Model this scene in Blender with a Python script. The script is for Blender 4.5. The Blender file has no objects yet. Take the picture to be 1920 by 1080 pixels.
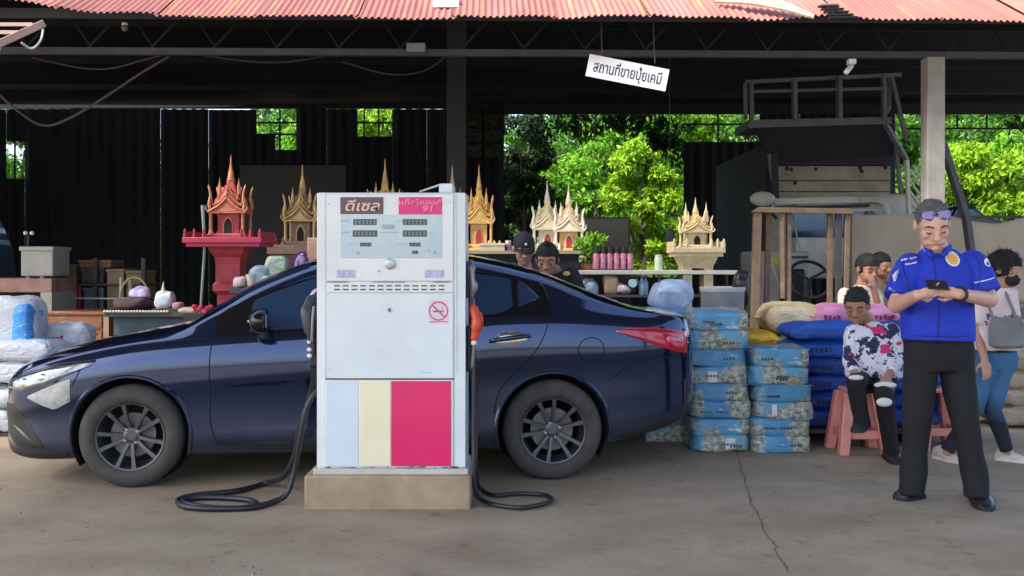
import bpy, bmesh, math, random
import numpy as np
from mathutils import Vector, Matrix, Euler, Quaternion
R = math.radians
rng = random.Random(7)
nr = np.random.RandomState(11)
S = bpy.context.scene
COL = S.collection
CAMH, F, HZ = 1.37, 1920.0, 490.0

# ---------------------------------------------------------------- camera, world, sun, exposure
cam = bpy.data.cameras.new('camera')
camo = bpy.data.objects.new('camera', cam); COL.objects.link(camo)
camo.location = (0, 0, CAMH); camo.rotation_euler = (R(90), 0, 0)
cam.sensor_width = 36; cam.lens = 36.0
cam.shift_y = -(540 - HZ) / 1920.0
cam.clip_end = 500
S.camera = camo

SUN_TO = Vector((-0.62, -0.38, 0.80)).normalized()
wd = bpy.data.worlds.new('World'); S.world = wd; wd.use_nodes = True
nt = wd.node_tree
sky = nt.nodes.new('ShaderNodeTexSky'); sky.sky_type = 'NISHITA'; sky.sun_disc = False
sky.sun_elevation = math.asin(SUN_TO.z); sky.sun_rotation = math.atan2(SUN_TO.x, SUN_TO.y)
sky.air_density = 1.0; sky.dust_density = 3.0; sky.ozone_density = 1.5
bgn = nt.nodes['Background']; bgn.inputs['Strength'].default_value = 0.13
nt.links.new(sky.outputs[0], bgn.inputs[0])
sl = bpy.data.lights.new('sun', 'SUN'); sl.energy = 1.5; sl.angle = R(14); sl.color = (1.0, 0.95, 0.87)
so = bpy.data.objects.new('sun', sl); COL.objects.link(so)
so.rotation_mode = 'QUATERNION'; so.rotation_quaternion = (-SUN_TO).to_track_quat('-Z', 'Y')
so.location = (-6, -4, 12)
S.view_settings.view_transform = 'Standard'; S.view_settings.look = 'None'
S.view_settings.gamma = 1.0; S.view_settings.exposure = 2.0
S.view_settings.use_curve_mapping = False
S.cycles.max_bounces = 6; S.cycles.diffuse_bounces = 3; S.cycles.transparent_max_bounces = 8

# ---------------------------------------------------------------- helpers
def P(px, py, Y):
    return Vector(((px - 960) * Y / F, Y, CAMH - (py - HZ) * Y / F))
def GY(py):
    return CAMH * F / (py - HZ)
def G(px, py):
    Y = GY(py); return Vector(((px - 960) * Y / F, Y, 0))

MATS = {}
def mat(name, col, rough=0.6, metal=0.0, var=0.18, scale=6.0, bump=0.0, bscale=None, coat=0.0,
        alpha=1.0, emit=None, col2=None, spec=None, rand=0.0, trans=0.0, sheen=0.0):
    if name in MATS: return MATS[name]
    m = bpy.data.materials.new(name); m.use_nodes = True; MATS[name] = m
    t = m.node_tree; N = t.nodes; L = t.links
    b = N['Principled BSDF']
    tc = N.new('ShaderNodeTexCoord')
    nz = N.new('ShaderNodeTexNoise'); nz.inputs['Scale'].default_value = scale; nz.inputs['Detail'].default_value = 6
    nz.inputs['Roughness'].default_value = 0.65
    L.new(tc.outputs['Object'], nz.inputs['Vector'])
    rp = N.new('ShaderNodeValToRGB'); rp.color_ramp.elements[0].position = 0.3; rp.color_ramp.elements[1].position = 0.7
    c = Vector(col[:3]); c2 = Vector(col2) if col2 else c * (1 + var)
    c1 = c if col2 else c * (1 - var)
    rp.color_ramp.elements[0].color = (*c1, 1); rp.color_ramp.elements[1].color = (*[min(1, x) for x in c2], 1)
    L.new(nz.outputs['Fac'], rp.inputs['Fac'])
    out = rp.outputs['Color']
    if rand:
        oi = N.new('ShaderNodeObjectInfo'); hs = N.new('ShaderNodeHueSaturation')
        mr = N.new('ShaderNodeMapRange'); mr.inputs['To Min'].default_value = 1 - rand; mr.inputs['To Max'].default_value = 1 + rand
        L.new(oi.outputs['Random'], mr.inputs['Value']); L.new(mr.outputs[0], hs.inputs['Value'])
        L.new(out, hs.inputs['Color']); out = hs.outputs['Color']
    L.new(out, b.inputs['Base Color'])
    b.inputs['Roughness'].default_value = rough; b.inputs['Metallic'].default_value = metal
    b.inputs['Coat Weight'].default_value = coat; b.inputs['Coat Roughness'].default_value = 0.06
    if spec is not None: b.inputs['Specular IOR Level'].default_value = spec
    if sheen: b.inputs['Sheen Weight'].default_value = sheen
    if trans: b.inputs['Transmission Weight'].default_value = trans
    if alpha < 1: b.inputs['Alpha'].default_value = alpha
    if emit: b.inputs['Emission Color'].default_value = (*emit[:3], 1); b.inputs['Emission Strength'].default_value = emit[3]
    rr = N.new('ShaderNodeMapRange'); rr.inputs['To Min'].default_value = max(0.02, rough - 0.08); rr.inputs['To Max'].default_value = min(1, rough + 0.1)
    L.new(nz.outputs['Fac'], rr.inputs['Value']); L.new(rr.outputs[0], b.inputs['Roughness'])
    if bump:
        n2 = N.new('ShaderNodeTexNoise'); n2.inputs['Scale'].default_value = bscale or scale * 4; n2.inputs['Detail'].default_value = 5
        L.new(tc.outputs['Object'], n2.inputs['Vector'])
        bp = N.new('ShaderNodeBump'); bp.inputs['Strength'].default_value = bump; bp.inputs['Distance'].default_value = 0.01
        L.new(n2.outputs['Fac'], bp.inputs['Height']); L.new(bp.outputs[0], b.inputs['Normal'])
    return m

def leafmat(name, col, var=0.5, translu=0.35):
    if name in MATS: return MATS[name]
    m = bpy.data.materials.new(name); m.use_nodes = True; MATS[name] = m
    t = m.node_tree; N = t.nodes; L = t.links
    b = N['Principled BSDF']; o = N['Material Output']
    ge = N.new('ShaderNodeNewGeometry')
    rp = N.new('ShaderNodeValToRGB'); c = Vector(col)
    rp.color_ramp.elements[0].color = (*(c * (1 - var)), 1); rp.color_ramp.elements[1].color = (*[min(1, x) for x in c * (1 + var)], 1)
    L.new(ge.outputs['Random Per Island'], rp.inputs['Fac'])
    L.new(rp.outputs[0], b.inputs['Base Color']); b.inputs['Roughness'].default_value = 0.55
    tr = N.new('ShaderNodeBsdfTranslucent'); L.new(rp.outputs[0], tr.inputs['Color'])
    mx = N.new('ShaderNodeMixShader'); mx.inputs[0].default_value = translu
    L.new(b.outputs[0], mx.inputs[1]); L.new(tr.outputs[0], mx.inputs[2]); L.new(mx.outputs[0], o.inputs['Surface'])
    return m

WM = {}            # world matrices of the objects made so far
def wm(o): return WM.get(o.name, Matrix.Identity(4))

def T(name, label, cat, loc=(0, 0, 0), rz=0.0, group=None):
    o = bpy.data.objects.new(name, None); COL.objects.link(o); o.empty_display_size = 0.1
    o.location = loc; o.rotation_euler = (0, 0, rz)
    o['label'] = label; o['category'] = cat
    if group: o['group'] = group
    WM[o.name] = Matrix.Translation(Vector(loc)) @ Matrix.Rotation(rz, 4, 'Z')
    return o
def tag(o, label, cat, group=None):
    o['label'] = label; o['category'] = cat
    if group: o['group'] = group
    return o
def setting(o):
    o['kind'] = 'structure'; return o

class MB:
    def __init__(self): self.v = []; self.f = []; self.m = []
    def add(self, vs, fs, mi=0):
        k = len(self.v); self.v.extend([tuple(x) for x in vs])
        for f in fs: self.f.append(tuple(i + k for i in f)); self.m.append(mi)
        return self
    def box(self, x0, x1, y0, y1, z0, z1, mi=0):
        return self.add([(x0,y0,z0),(x1,y0,z0),(x1,y1,z0),(x0,y1,z0),(x0,y0,z1),(x1,y0,z1),(x1,y1,z1),(x0,y1,z1)],
            [(0,3,2,1),(4,5,6,7),(0,1,5,4),(1,2,6,5),(2,3,7,6),(3,0,4,7)], mi)
    def obox(self, c, s, M=None, mi=0):
        M = M or Matrix.Identity(3); c = Vector(c); hx, hy, hz = s[0]/2, s[1]/2, s[2]/2
        vs = [c + M @ Vector(p) for p in [(-hx,-hy,-hz),(hx,-hy,-hz),(hx,hy,-hz),(-hx,hy,-hz),(-hx,-hy,hz),(hx,-hy,hz),(hx,hy,hz),(-hx,hy,hz)]]
        return self.add(vs, [(0,3,2,1),(4,5,6,7),(0,1,5,4),(1,2,6,5),(2,3,7,6),(3,0,4,7)], mi)
    def bar(self, a, b, w, h=None, mi=0):
        a = Vector(a); b = Vector(b); d = b - a; h = h or w
        q = d.to_track_quat('X', 'Z').to_matrix()
        return self.obox((a + b) / 2, (d.length, w, h), q, mi)
    def tube(self, pts, r, n=8, mi=0, caps=True, flat=None):
        pts = [Vector(p) for p in pts]; m = len(pts)
        rs = r if isinstance(r, (list, tuple)) else [r] * m
        vs = []; t0 = (pts[1] - pts[0]).normalized()
        up = Vector((0, 0, 1)) if abs(t0.z) < 0.9 else Vector((1, 0, 0))
        s = t0.cross(up).normalized()
        for i in range(m):
            t = (pts[min(i + 1, m - 1)] - pts[max(i - 1, 0)]).normalized()
            s = (s - t * s.dot(t)).normalized(); u = t.cross(s)
            for k in range(n):
                a = 2 * math.pi * k / n
                vs.append(pts[i] + (s * math.cos(a) + u * math.sin(a)) * rs[i])
        fs = [(i*n+k, i*n+(k+1)%n, (i+1)*n+(k+1)%n, (i+1)*n+k) for i in range(m-1) for k in range(n)]
        if caps: fs += [tuple(range(n))[::-1], tuple((m-1)*n + k for k in range(n))]
        return self.add(vs, fs, mi)
    def caps(self, a, b, ra, rb, n=14, mi=0):
        """tapered capsule"""
        a = Vector(a); b = Vector(b); d = (b - a)
        if d.length < 1e-6: return self.ell(a, (ra,)*3, mi=mi)
        d.normalize(); pts = []; rs = []
        for t in (-1, -.85, -.6, -.3): pts.append(a + d * ra * t); rs.append(max(1e-4, ra * math.sqrt(max(0, 1 - t*t))))
        pts.append(a); rs.append(ra); pts.append((a+b)/2); rs.append((ra+rb)/2); pts.append(b); rs.append(rb)
        for t in (.3, .6, .85, 1): pts.append(b + d * rb * t); rs.append(max(1e-4, rb * math.sqrt(max(0, 1 - t*t))))
        return self.tube(pts, rs, n, mi)
    def ell(self, c, r, M=None, nu=16, nv=10, mi=0):
        M = M or Matrix.Identity(3); c = Vector(c); vs = []; fs = []
        for j in range(1, nv):
            th = math.pi * j / nv
            for i in range(nu):
                ph = 2 * math.pi * i / nu
                vs.append(c + M @ Vector((r[0]*math.sin(th)*math.cos(ph), r[1]*math.sin(th)*math.sin(ph), r[2]*math.cos(th))))
        for j in range(nv - 2):
            for i in range(nu): fs.append((j*nu+i, (j+1)*nu+i, (j+1)*nu+(i+1)%nu, j*nu+(i+1)%nu))
        k = len(vs); vs += [c + M @ Vector((0,0,r[2])), c + M @ Vector((0,0,-r[2]))]
        for i in range(nu):
            fs.append((k, i, (i+1)%nu)); fs.append((k+1, (nv-2)*nu+(i+1)%nu, (nv-2)*nu+i))
        return self.add(vs, fs, mi)
    def loft(self, rings, cap=True, mi=0, closed=True):
        n = len(rings[0]); vs = [p for r in rings for p in r]; fs = []
        for i in range(len(rings) - 1):
            for k in range(n if closed else n - 1):
                fs.append((i*n+k, i*n+(k+1)%n, (i+1)*n+(k+1)%n, (i+1)*n+k))
        if cap: fs += [tuple(range(n))[::-1], tuple((len(rings)-1)*n + k for k in range(n))]
        return self.add(vs, fs, mi)
    def lathe(self, prof, c=(0,0,0), n=20, axis='z', mi=0, a0=0.0, cap=True):
        """prof: (r, h)"""
        c = Vector(c); rings = []
        for r, h in prof:
            ring = []
            for k in range(n):
                a = a0 + 2*math.pi*k/n
                if axis == 'z': p = Vector((r*math.cos(a), r*math.sin(a), h))
                elif axis == 'y': p = Vector((r*math.cos(a), h, r*math.sin(a)))
                else: p = Vector((h, r*math.cos(a), r*math.sin(a)))
                ring.append(c + p)
            rings.append(ring)
        return self.loft(rings, cap, mi)
    def prism(self, poly, y0, y1, mi=0):
        """poly in (x,z), extruded in y"""
        n = len(poly)
        vs = [(x, y0, z) for x, z in poly] + [(x, y1, z) for x, z in poly]
        fs = [tuple(range(n)), tuple(range(2*n-1, n-1, -1))] + [(i, i+n, (i+1)%n+n, (i+1)%n) for i in range(n)]
        return self.add(vs, fs, mi)
    def quad(self, a, b, c, d, mi=0): return self.add([a, b, c, d], [(0,1,2,3)], mi)
    def build(self, name, mats, parent=None, smooth=False, bevel=0.0, local=False, remesh=0.0, relax=0, loc=None, seg=2, fix=True, angle=40, noise=0.0, nscale=8.0, subdiv=0):
        me = bpy.data.meshes.new(name)
        vs = self.v
        if parent is not None:
            if not local:
                inv = wm(parent).inverted(); vs = [inv @ Vector(p) for p in vs]
            org = None
        else:
            a = np.array(vs); org = Vector(loc) if loc is not None else Vector(((a[:,0].min()+a[:,0].max())/2, (a[:,1].min()+a[:,1].max())/2, a[:,2].min()))
            vs = [Vector(p) - org for p in vs]
        me.from_pydata([tuple(p) for p in vs], [], self.f)
        if not isinstance(mats, (list, tuple)): mats = [mats]
        for m in mats: me.materials.append(m)
        if len(mats) > 1: me.polygons.foreach_set('material_index', self.m)
        if fix and len(self.f) < 60000:
            bm = bmesh.new(); bm.from_mesh(me); bmesh.ops.recalc_face_normals(bm, faces=bm.faces); bm.to_mesh(me); bm.free()
        me.update()
        o = bpy.data.objects.new(name, me); COL.objects.link(o)
        if parent is not None: o.parent = parent; WM[o.name] = wm(parent)
        else: o.location = org; WM[o.name] = Matrix.Translation(org)
        if remesh:
            md = o.modifiers.new('r', 'REMESH'); md.mode = 'VOXEL'; md.voxel_size = remesh; md.use_smooth_shade = True
            if relax:
                ms = o.modifiers.new('s', 'SMOOTH'); ms.factor = 0.5; ms.iterations = relax
            bake(o); me = o.data
            if noise: wrinkle(me, noise, nscale)
            me.polygons.foreach_set('use_smooth', [True]*len(me.polygons)); me.update()
        elif smooth:
            me.polygons.foreach_set('use_smooth', [True]*len(me.polygons))
            me.set_sharp_from_angle(angle=R(angle))
        if subdiv:
            md = o.modifiers.new('sub', 'SUBSURF'); md.levels = subdiv; md.render_levels = subdiv
        if bevel:
            md = o.modifiers.new('b', 'BEVEL'); md.width = bevel; md.segments = seg; md.limit_method = 'ANGLE'; md.angle_limit = R(30)
            if not smooth: 
                me.polygons.foreach_set('use_smooth', [True]*len(me.polygons)); me.set_sharp_from_angle(angle=R(50)); md.harden_normals = False
        return o

def bake(o):
    dg = bpy.context.evaluated_depsgraph_get()
    me = bpy.data.meshes.new_from_object(o.evaluated_get(dg))
    old = o.data; o.modifiers.clear(); o.data = me; me.name = old.name
    for m in old.materials:
        if m.name not in [x.name for x in me.materials if x]: me.materials.append(m)
    return me

from mathutils import noise as mnoise
def wrinkle(me, amp, sc):
    n = len(me.vertices); co = np.empty(n*3); me.vertices.foreach_get('co', co); co = co.reshape(-1, 3)
    nn = np.empty(n*3); me.vertices.foreach_get('normal', nn); nn = nn.reshape(-1, 3)
    d = np.array([mnoise.noise(Vector((p[0]*sc, p[1]*sc, p[2]*sc*0.6))) + .5*mnoise.noise(Vector((p[0]*sc*2.3+5, p[1]*sc*2.3, p[2]*sc*1.2))) for p in co])
    co += nn * (d * amp)[:, None]; me.vertices.foreach_set('co', co.ravel()); me.update()

def copy_tree(root, loc, rz=None, label=None):
    c = root.copy(); COL.objects.link(c); c.location = loc
    if rz is not None: c.rotation_euler = (0, 0, rz)
    if label: c['label'] = label
    for ch in list(root.children):
        d = ch.copy(); COL.objects.link(d); d.parent = c
        for g in list(ch.children):
            e = g.copy(); COL.objects.link(e); e.parent = d
    return c

def text(name, s, size, m, parent, M, extrude=0.0008, shear=0.0, sx=1.0, align='CENTER'):
    """flat lettering turned into a mesh; M places it in world space (x right, y up, z out)"""
    cu = bpy.data.curves.new(name, 'FONT'); cu.body = s; cu.size = size; cu.align_x = align; cu.align_y = 'CENTER'
    cu.extrude = extrude; cu.offset = size*.012; cu.shear = shear; cu.resolution_u = 3
    o = bpy.data.objects.new(name, cu); COL.objects.link(o)
    dg = bpy.context.evaluated_depsgraph_get(); dg.update()
    me = bpy.data.meshes.new_from_object(o.evaluated_get(dg))
    bpy.data.objects.remove(o)
    me.transform(Matrix.Diagonal((sx, 1, 1, 1)))
    me.transform((wm(parent).inverted() @ M) if parent else M)
    me.materials.clear(); me.materials.append(m)
    o = bpy.data.objects.new(name, me); COL.objects.link(o); o.parent = parent
    if parent: WM[o.name] = wm(parent)
    return o
def facing(p, rz=0.0, tilt=0.0, roll=0.0):
    """a text frame at p that faces the camera side (-Y)"""
    return Matrix.Translation(Vector(p)) @ Matrix.Rotation(rz, 4, 'Z') @ Matrix.Rotation(roll, 4, 'Y') @ Matrix.Rotation(R(90) + tilt, 4, 'X')

def leaves(name, m, parent, clumps, size, seed=0, droop=0.3, aspect=0.42, kind=None):
    r = np.random.RandomState(seed); allv = []
    for c, rad, n in clumps:
        d = r.normal(size=(n, 3)); d /= np.linalg.norm(d, axis=1)[:, None]
        q = np.array(c) + d * (r.uniform(0.25, 1, (n, 1)) ** 0.5) * np.array(rad)
        ax = r.normal(size=(n, 3)); ax[:, 2] -= droop * 1.5; ax /= np.linalg.norm(ax, axis=1)[:, None]
        nn = r.normal(size=(n, 3)); sd = np.cross(ax, nn); sd /= np.linalg.norm(sd, axis=1)[:, None]
        L = size * r.uniform(0.6, 1.4, (n, 1)); w = L * aspect
        up = np.cross(sd, ax) * L * 0.12
        allv.append(np.stack([q, q + ax*L*0.5 + sd*w*0.5 + up, q + ax*L, q + ax*L*0.5 - sd*w*0.5 + up], axis=1).reshape(-1, 3))
    v = np.concatenate(allv)
    if parent is not None:
        inv = np.array(wm(parent).inverted()); v = v @ inv[:3, :3].T + inv[:3, 3]
    k = len(v) // 4
    me = bpy.data.meshes.new(name)
    me.from_pydata(v.tolist(), [], np.arange(k*4).reshape(-1, 4).tolist()); me.materials.append(m); me.update()
    o = bpy.data.objects.new(name, me); COL.objects.link(o)
    if parent is not None: o.parent = parent; WM[o.name] = wm(parent)
    if kind: o['kind'] = kind
    return o

def pchip(xs, ys):
    xs = np.array(xs, float); ys = np.array(ys, float); h = np.diff(xs); d = np.diff(ys) / h
    m = np.zeros_like(xs); m[0] = d[0]; m[-1] = d[-1]
    for i in range(1, len(xs) - 1):
        if d[i-1] * d[i] > 0:
            w1 = 2*h[i] + h[i-1]; w2 = h[i] + 2*h[i-1]; m[i] = (w1 + w2) / (w1/d[i-1] + w2/d[i])
    def f(x):
        x = min(max(x, xs[0]), xs[-1]); i = min(max(int(np.searchsorted(xs, x) - 1), 0), len(xs) - 2)
        t = (x - xs[i]) / h[i]
        return float((2*t**3-3*t**2+1)*ys[i] + (t**3-2*t**2+t)*h[i]*m[i] + (-2*t**3+3*t**2)*ys[i+1] + (t**3-t**2)*h[i]*m[i+1])
    return f

def crv(pts, n=6):
    """Catmull-Rom through points"""
    p = [Vector(x) for x in pts]; p = [2*p[0]-p[1]] + p + [2*p[-1]-p[-2]]; out = []
    for i in range(1, len(p) - 2):
        for k in range(n):
            t = k / n
            out.append(0.5*((2*p[i]) + (-p[i-1]+p[i+1])*t + (2*p[i-1]-5*p[i]+4*p[i+1]-p[i+2])*t*t + (-p[i-1]+3*p[i]-3*p[i+1]+p[i+2])*t**3))
    out.append(p[-2]); return out
# ---------------------------------------------------------------- ground
def ground_mat():
    m = bpy.data.materials.new('worn_concrete'); m.use_nodes = True; t = m.node_tree; N = t.nodes; L = t.links
    b = N['Principled BSDF']; tc = N.new('ShaderNodeTexCoord')
    def nz(sc, det=8, rough=0.6, mp=None):
        n = N.new('ShaderNodeTexNoise'); n.inputs['Scale'].default_value = sc; n.inputs['Detail'].default_value = det; n.inputs['Roughness'].default_value = rough
        if mp:
            q = N.new('ShaderNodeMapping'); q.inputs['Scale'].default_value = mp; L.new(tc.outputs['Object'], q.inputs[0]); L.new(q.outputs[0], n.inputs['Vector'])
        else: L.new(tc.outputs['Object'], n.inputs['Vector'])
        return n
    a = nz(0.9, 8); rp = N.new('ShaderNodeValToRGB'); L.new(a.outputs[0], rp.inputs[0])
    e = rp.color_ramp.elements; e[0].position = 0.3; e[0].color = (0.28, 0.222, 0.152, 1); e[1].position = 0.72; e[1].color = (0.40, 0.33, 0.24, 1)
    s = nz(1.6, 10, 0.7, (0.8, 1.1, 1)); r2 = N.new('ShaderNodeValToRGB'); L.new(s.outputs[0], r2.inputs[0])
    e = r2.color_ramp.elements; e[0].position = 0.36; e[0].color = (0.62, 0.58, 0.53, 1); e[1].position = 0.56; e[1].color = (1, 1, 1, 1)
    mx = N.new('ShaderNodeMix'); mx.data_type = 'RGBA'; mx.blend_type = 'MULTIPLY'; mx.inputs[0].default_value = 0.6
    L.new(rp.outputs[0], mx.inputs[6]); L.new(r2.outputs[0], mx.inputs[7])
    g = nz(90, 4, 0.8); r3 = N.new('ShaderNodeValToRGB'); L.new(g.outputs[0], r3.inputs[0])
    e = r3.color_ramp.elements; e[0].position = 0.32; e[0].color = (0.7, 0.7, 0.7, 1); e[1].position = 0.6; e[1].color = (1.06, 1.05, 1.03, 1)
    m2 = N.new('ShaderNodeMix'); m2.data_type = 'RGBA'; m2.blend_type = 'MULTIPLY'; m2.inputs[0].default_value = 0.8
    L.new(mx.outputs[2], m2.inputs[6]); L.new(r3.outputs[0], m2.inputs[7])
    st = nz(5.5, 6, 0.6); r4 = N.new('ShaderNodeValToRGB'); L.new(st.outputs[0], r4.inputs[0])      # oil spots
    e = r4.color_ramp.elements; e[0].position = 0.60; e[0].color = (1, 1, 1, 1); e[1].position = 0.72; e[1].color = (0.50, 0.47, 0.43, 1)
    m3 = N.new('ShaderNodeMix'); m3.data_type = 'RGBA'; m3.blend_type = 'MULTIPLY'; m3.inputs[0].default_value = 0.8
    L.new(m2.outputs[2], m3.inputs[6]); L.new(r4.outputs[0], m3.inputs[7])
    L.new(m3.outputs[2], b.inputs['Base Color']); b.inputs['Roughness'].default_value = 0.85
    bp = N.new('ShaderNodeBump'); bp.inputs['Strength'].default_value = 0.35; bp.inputs['Distance'].default_value = 0.006
    L.new(g.outputs[0], bp.inputs['Height']); L.new(bp.outputs[0], b.inputs['Normal'])
    return m
o = MB().quad((-150,-60,0),(150,-60,0),(150,240,0),(-150,240,0)).build('ground', ground_mat(), loc=(0,0,0), fix=False); setting(o)
# long crack across the apron
crk = mat('crack_dirt', (0.12, 0.10, 0.078), 0.95, var=0.4, scale=30)
def crack(pix, w):
    pts = crv([G(*p) for p in pix], 5); L_ = []; R_ = []
    for i, p in enumerate(pts):
        t = (pts[min(i+1, len(pts)-1)] - pts[max(i-1, 0)]).normalized(); s = Vector((t.y, -t.x, 0))
        j = Vector((rng.uniform(-1, 1), rng.uniform(-1, 1), 0)) * 0.012; ww = w * rng.uniform(0.4, 1.3)
        L_.append(p + j + s*ww + Vector((0,0,.003))); R_.append(p + j - s*ww + Vector((0,0,.003)))
    k = len(pts)
    o = MB().add(L_ + R_, [(i, i+1, i+1+k, i+k) for i in range(k-1)]).build('crack', crk, fix=False); setting(o)
crack([(1384,846),(1388,868),(1396,900),(1404,930),(1418,962),(1432,990),(1450,1020),(1462,1045),(1478,1074)], 0.0034)
crack([(1418,962),(1400,972),(1380,974)], 0.0025)
crack([(1452,1022),(1476,1032)], 0.0025)
crack([(1700,918),(1760,921),(1830,919),(1918,921)], 0.0035)

# ---------------------------------------------------------------- shed
RZ = R(1.4)
EAVE_Y, EAVE_Z, PITCH = 9.0, CAMH + 443*9.0/F, math.tan(R(28))
shed = T('shed', 'open fronted dark shed with a faded red corrugated metal roof', 'shed', (0, EAVE_Y, 0), RZ)
def rust_mat(name, c1, c2, rustc, seed):
    m = bpy.data.materials.new(name); m.use_nodes = True; t = m.node_tree; N = t.nodes; L = t.links; MATS[name] = m
    b = N['Principled BSDF']; tc = N.new('ShaderNodeTexCoord'); oi = N.new('ShaderNodeObjectInfo')
    def nz(sc, mp, det=8):
        q = N.new('ShaderNodeMapping'); q.inputs['Scale'].default_value = mp; q.inputs['Location'].default_value = (seed, 0, 0)
        n = N.new('ShaderNodeTexNoise'); n.inputs['Scale'].default_value = sc; n.inputs['Detail'].default_value = det; n.inputs['Roughness'].default_value = 0.65
        L.new(tc.outputs['Object'], q.inputs[0]); L.new(q.outputs[0], n.inputs['Vector']); return n
    a = nz(1.6, (1.6, 0.25, 0.25)); rp = N.new('ShaderNodeValToRGB'); L.new(a.outputs[0], rp.inputs[0])
    e = rp.color_ramp.elements; e[0].position = 0.32; e[0].color = (*c1, 1); e[1].position = 0.68; e[1].color = (*c2, 1)
    k = nz(3.5, (2.2, 0.16, 0.16)); r2 = N.new('ShaderNodeValToRGB'); L.new(k.outputs[0], r2.inputs[0])
    e = r2.color_ramp.elements; e[0].position = 0.54; e[0].color = (0, 0, 0, 1); e[1].position = 0.66; e[1].color = (1, 1, 1, 1)
    mx = N.new('ShaderNodeMix'); mx.data_type = 'RGBA'; L.new(r2.outputs[0], mx.inputs[0]); L.new(rp.outputs[0], mx.inputs[6]); mx.inputs[7].default_value = (*rustc, 1)
    hs = N.new('ShaderNodeHueSaturation'); mr = N.new('ShaderNodeMapRange'); mr.inputs['To Min'].default_value = 0.82; mr.inputs['To Max'].default_value = 1.15
    L.new(oi.outputs['Random'], mr.inputs['Value']); L.new(mr.outputs[0], hs.inputs['Value']); L.new(mx.outputs[2], hs.inputs['Color'])
    L.new(hs.outputs[0], b.inputs['Base Color']); b.inputs['Roughness'].default_value = 0.62; b.inputs['Metallic'].default_value = 0.0
    return m
roof_m = rust_mat('faded_red_roof_paint', (0.30, 0.085, 0.065), (0.42, 0.17, 0.13), (0.40, 0.22, 0.085), 3)
under_m = mat('shade_dark_underside', (0.009, 0.009, 0.013), 0.9, var=0.4)  # near-black stands for the shade under the roof, set in the colour
wall_m = mat('shade_dark_steel', (0.006, 0.0085, 0.015), 0.8, var=0.4, scale=3, rand=0.3)  # gloom of the shed interior put into the steel colour
steel_m = mat('dull_grey_steel', (0.07, 0.07, 0.085), 0.7, var=0.3, rand=0.1)
def corr(W, Lh, waves, amp, nl, fn, per=6):
    n = waves*per + 1; rows = []
    for j in range(nl + 1):
        rows.append([fn(W*i/(n-1), Lh*j/nl, amp*math.cos(2*math.pi*i/per)) for i in range(n)])
    return n, rows
SHEET = 0.84
def roof_sheet(k, x0):
    run = 6.6; dz = rng.uniform(0, 0.012) + (0.010 if k % 2 else 0); tw = rng.uniform(-0.05, 0.05)
    st = rng.uniform(-0.035, 0.03)
    def fn(a, l, w):
        y = -0.25 + st + l; X = x0 + a
        lift = 0.0
        if l < 1.6:
            lift = max(0, 1-l/1.6) * (0.13*math.exp(-((X+4.25)/0.42)**2) + 0.02*math.exp(-((X-0.95)/0.5)**2) + 0.035*math.exp(-((X-2.72)/0.25)**2)
                + 0.014*mnoise.noise(Vector((X*1.7, 0, 4))))
        return (X, y, EAVE_Z + (y+0.25)*PITCH + w + dz + lift + 0.012*mnoise.noise(Vector((X*3, l*2, 0))))
    n, rows = corr(SHEET + 0.04, run, 16, 0.010, 10, fn)
    vs = [p for r in rows for p in r]; fs = []
    for j in range(len(rows)-1):
        for i in range(n-1): fs.append((j*n+i, j*n+i+1, (j+1)*n+i+1, (j+1)*n+i))
    k0 = len(vs); vs2 = [(p[0], p[1]+0.006, p[2]-0.006) for p in vs]
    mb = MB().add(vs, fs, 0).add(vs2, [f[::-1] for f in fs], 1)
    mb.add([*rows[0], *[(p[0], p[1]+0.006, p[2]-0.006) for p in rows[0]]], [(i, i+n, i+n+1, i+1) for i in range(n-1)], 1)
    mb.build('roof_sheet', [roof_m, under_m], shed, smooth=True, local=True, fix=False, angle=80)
k = 0; x = -6.4
while x < 6.4: roof_sheet(k, x); x += SHEET; k += 1
# back slope, gables and ridge
ridge_y, ridge_z = 6.3, EAVE_Z + 6.55*PITCH
back_y, back_z = 12.75, CAMH + 290*21.8/F
mb = MB(); mb.box(-13, 13, ridge_y-0.02, back_y, 0, 0.01)
v = [(x, y, ridge_z + (back_z-ridge_z)*(y-ridge_y)/(back_y-ridge_y) + z) for x, y, z in mb.v]; mb.v = v
mb.build('back_roof', under_m, shed, local=True)
for xa in (-12.9, 6.45):
    xb = -6.42 if xa < 0 else 13.0
    mb = MB(); mb.add([(xa,-.2,EAVE_Z-.01),(xb,-.2,EAVE_Z-.01),(xb,ridge_y,ridge_z),(xa,ridge_y,ridge_z),
        (xa,-.2,EAVE_Z-.02),(xb,-.2,EAVE_Z-.02),(xb,ridge_y,ridge_z-.02),(xa,ridge_y,ridge_z-.02)],
        [(0,1,2,3),(7,6,5,4),(0,4,5,1),(1,5,6,2),(2,6,7,3),(3,7,4,0)])
    mb.build('roof_sheet', [roof_m], shed, local=True)
# purlins under the roof
for j in range(8):
    y = 0.1 + j*0.85; MB().box(-12.8, 12.8, y-.03, y+.03, EAVE_Z+(y+.25)*PITCH-.12, EAVE_Z+(y+.25)*PITCH-.045).build('purlin', steel_m if j < 2 else wall_m, shed, local=True)
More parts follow.
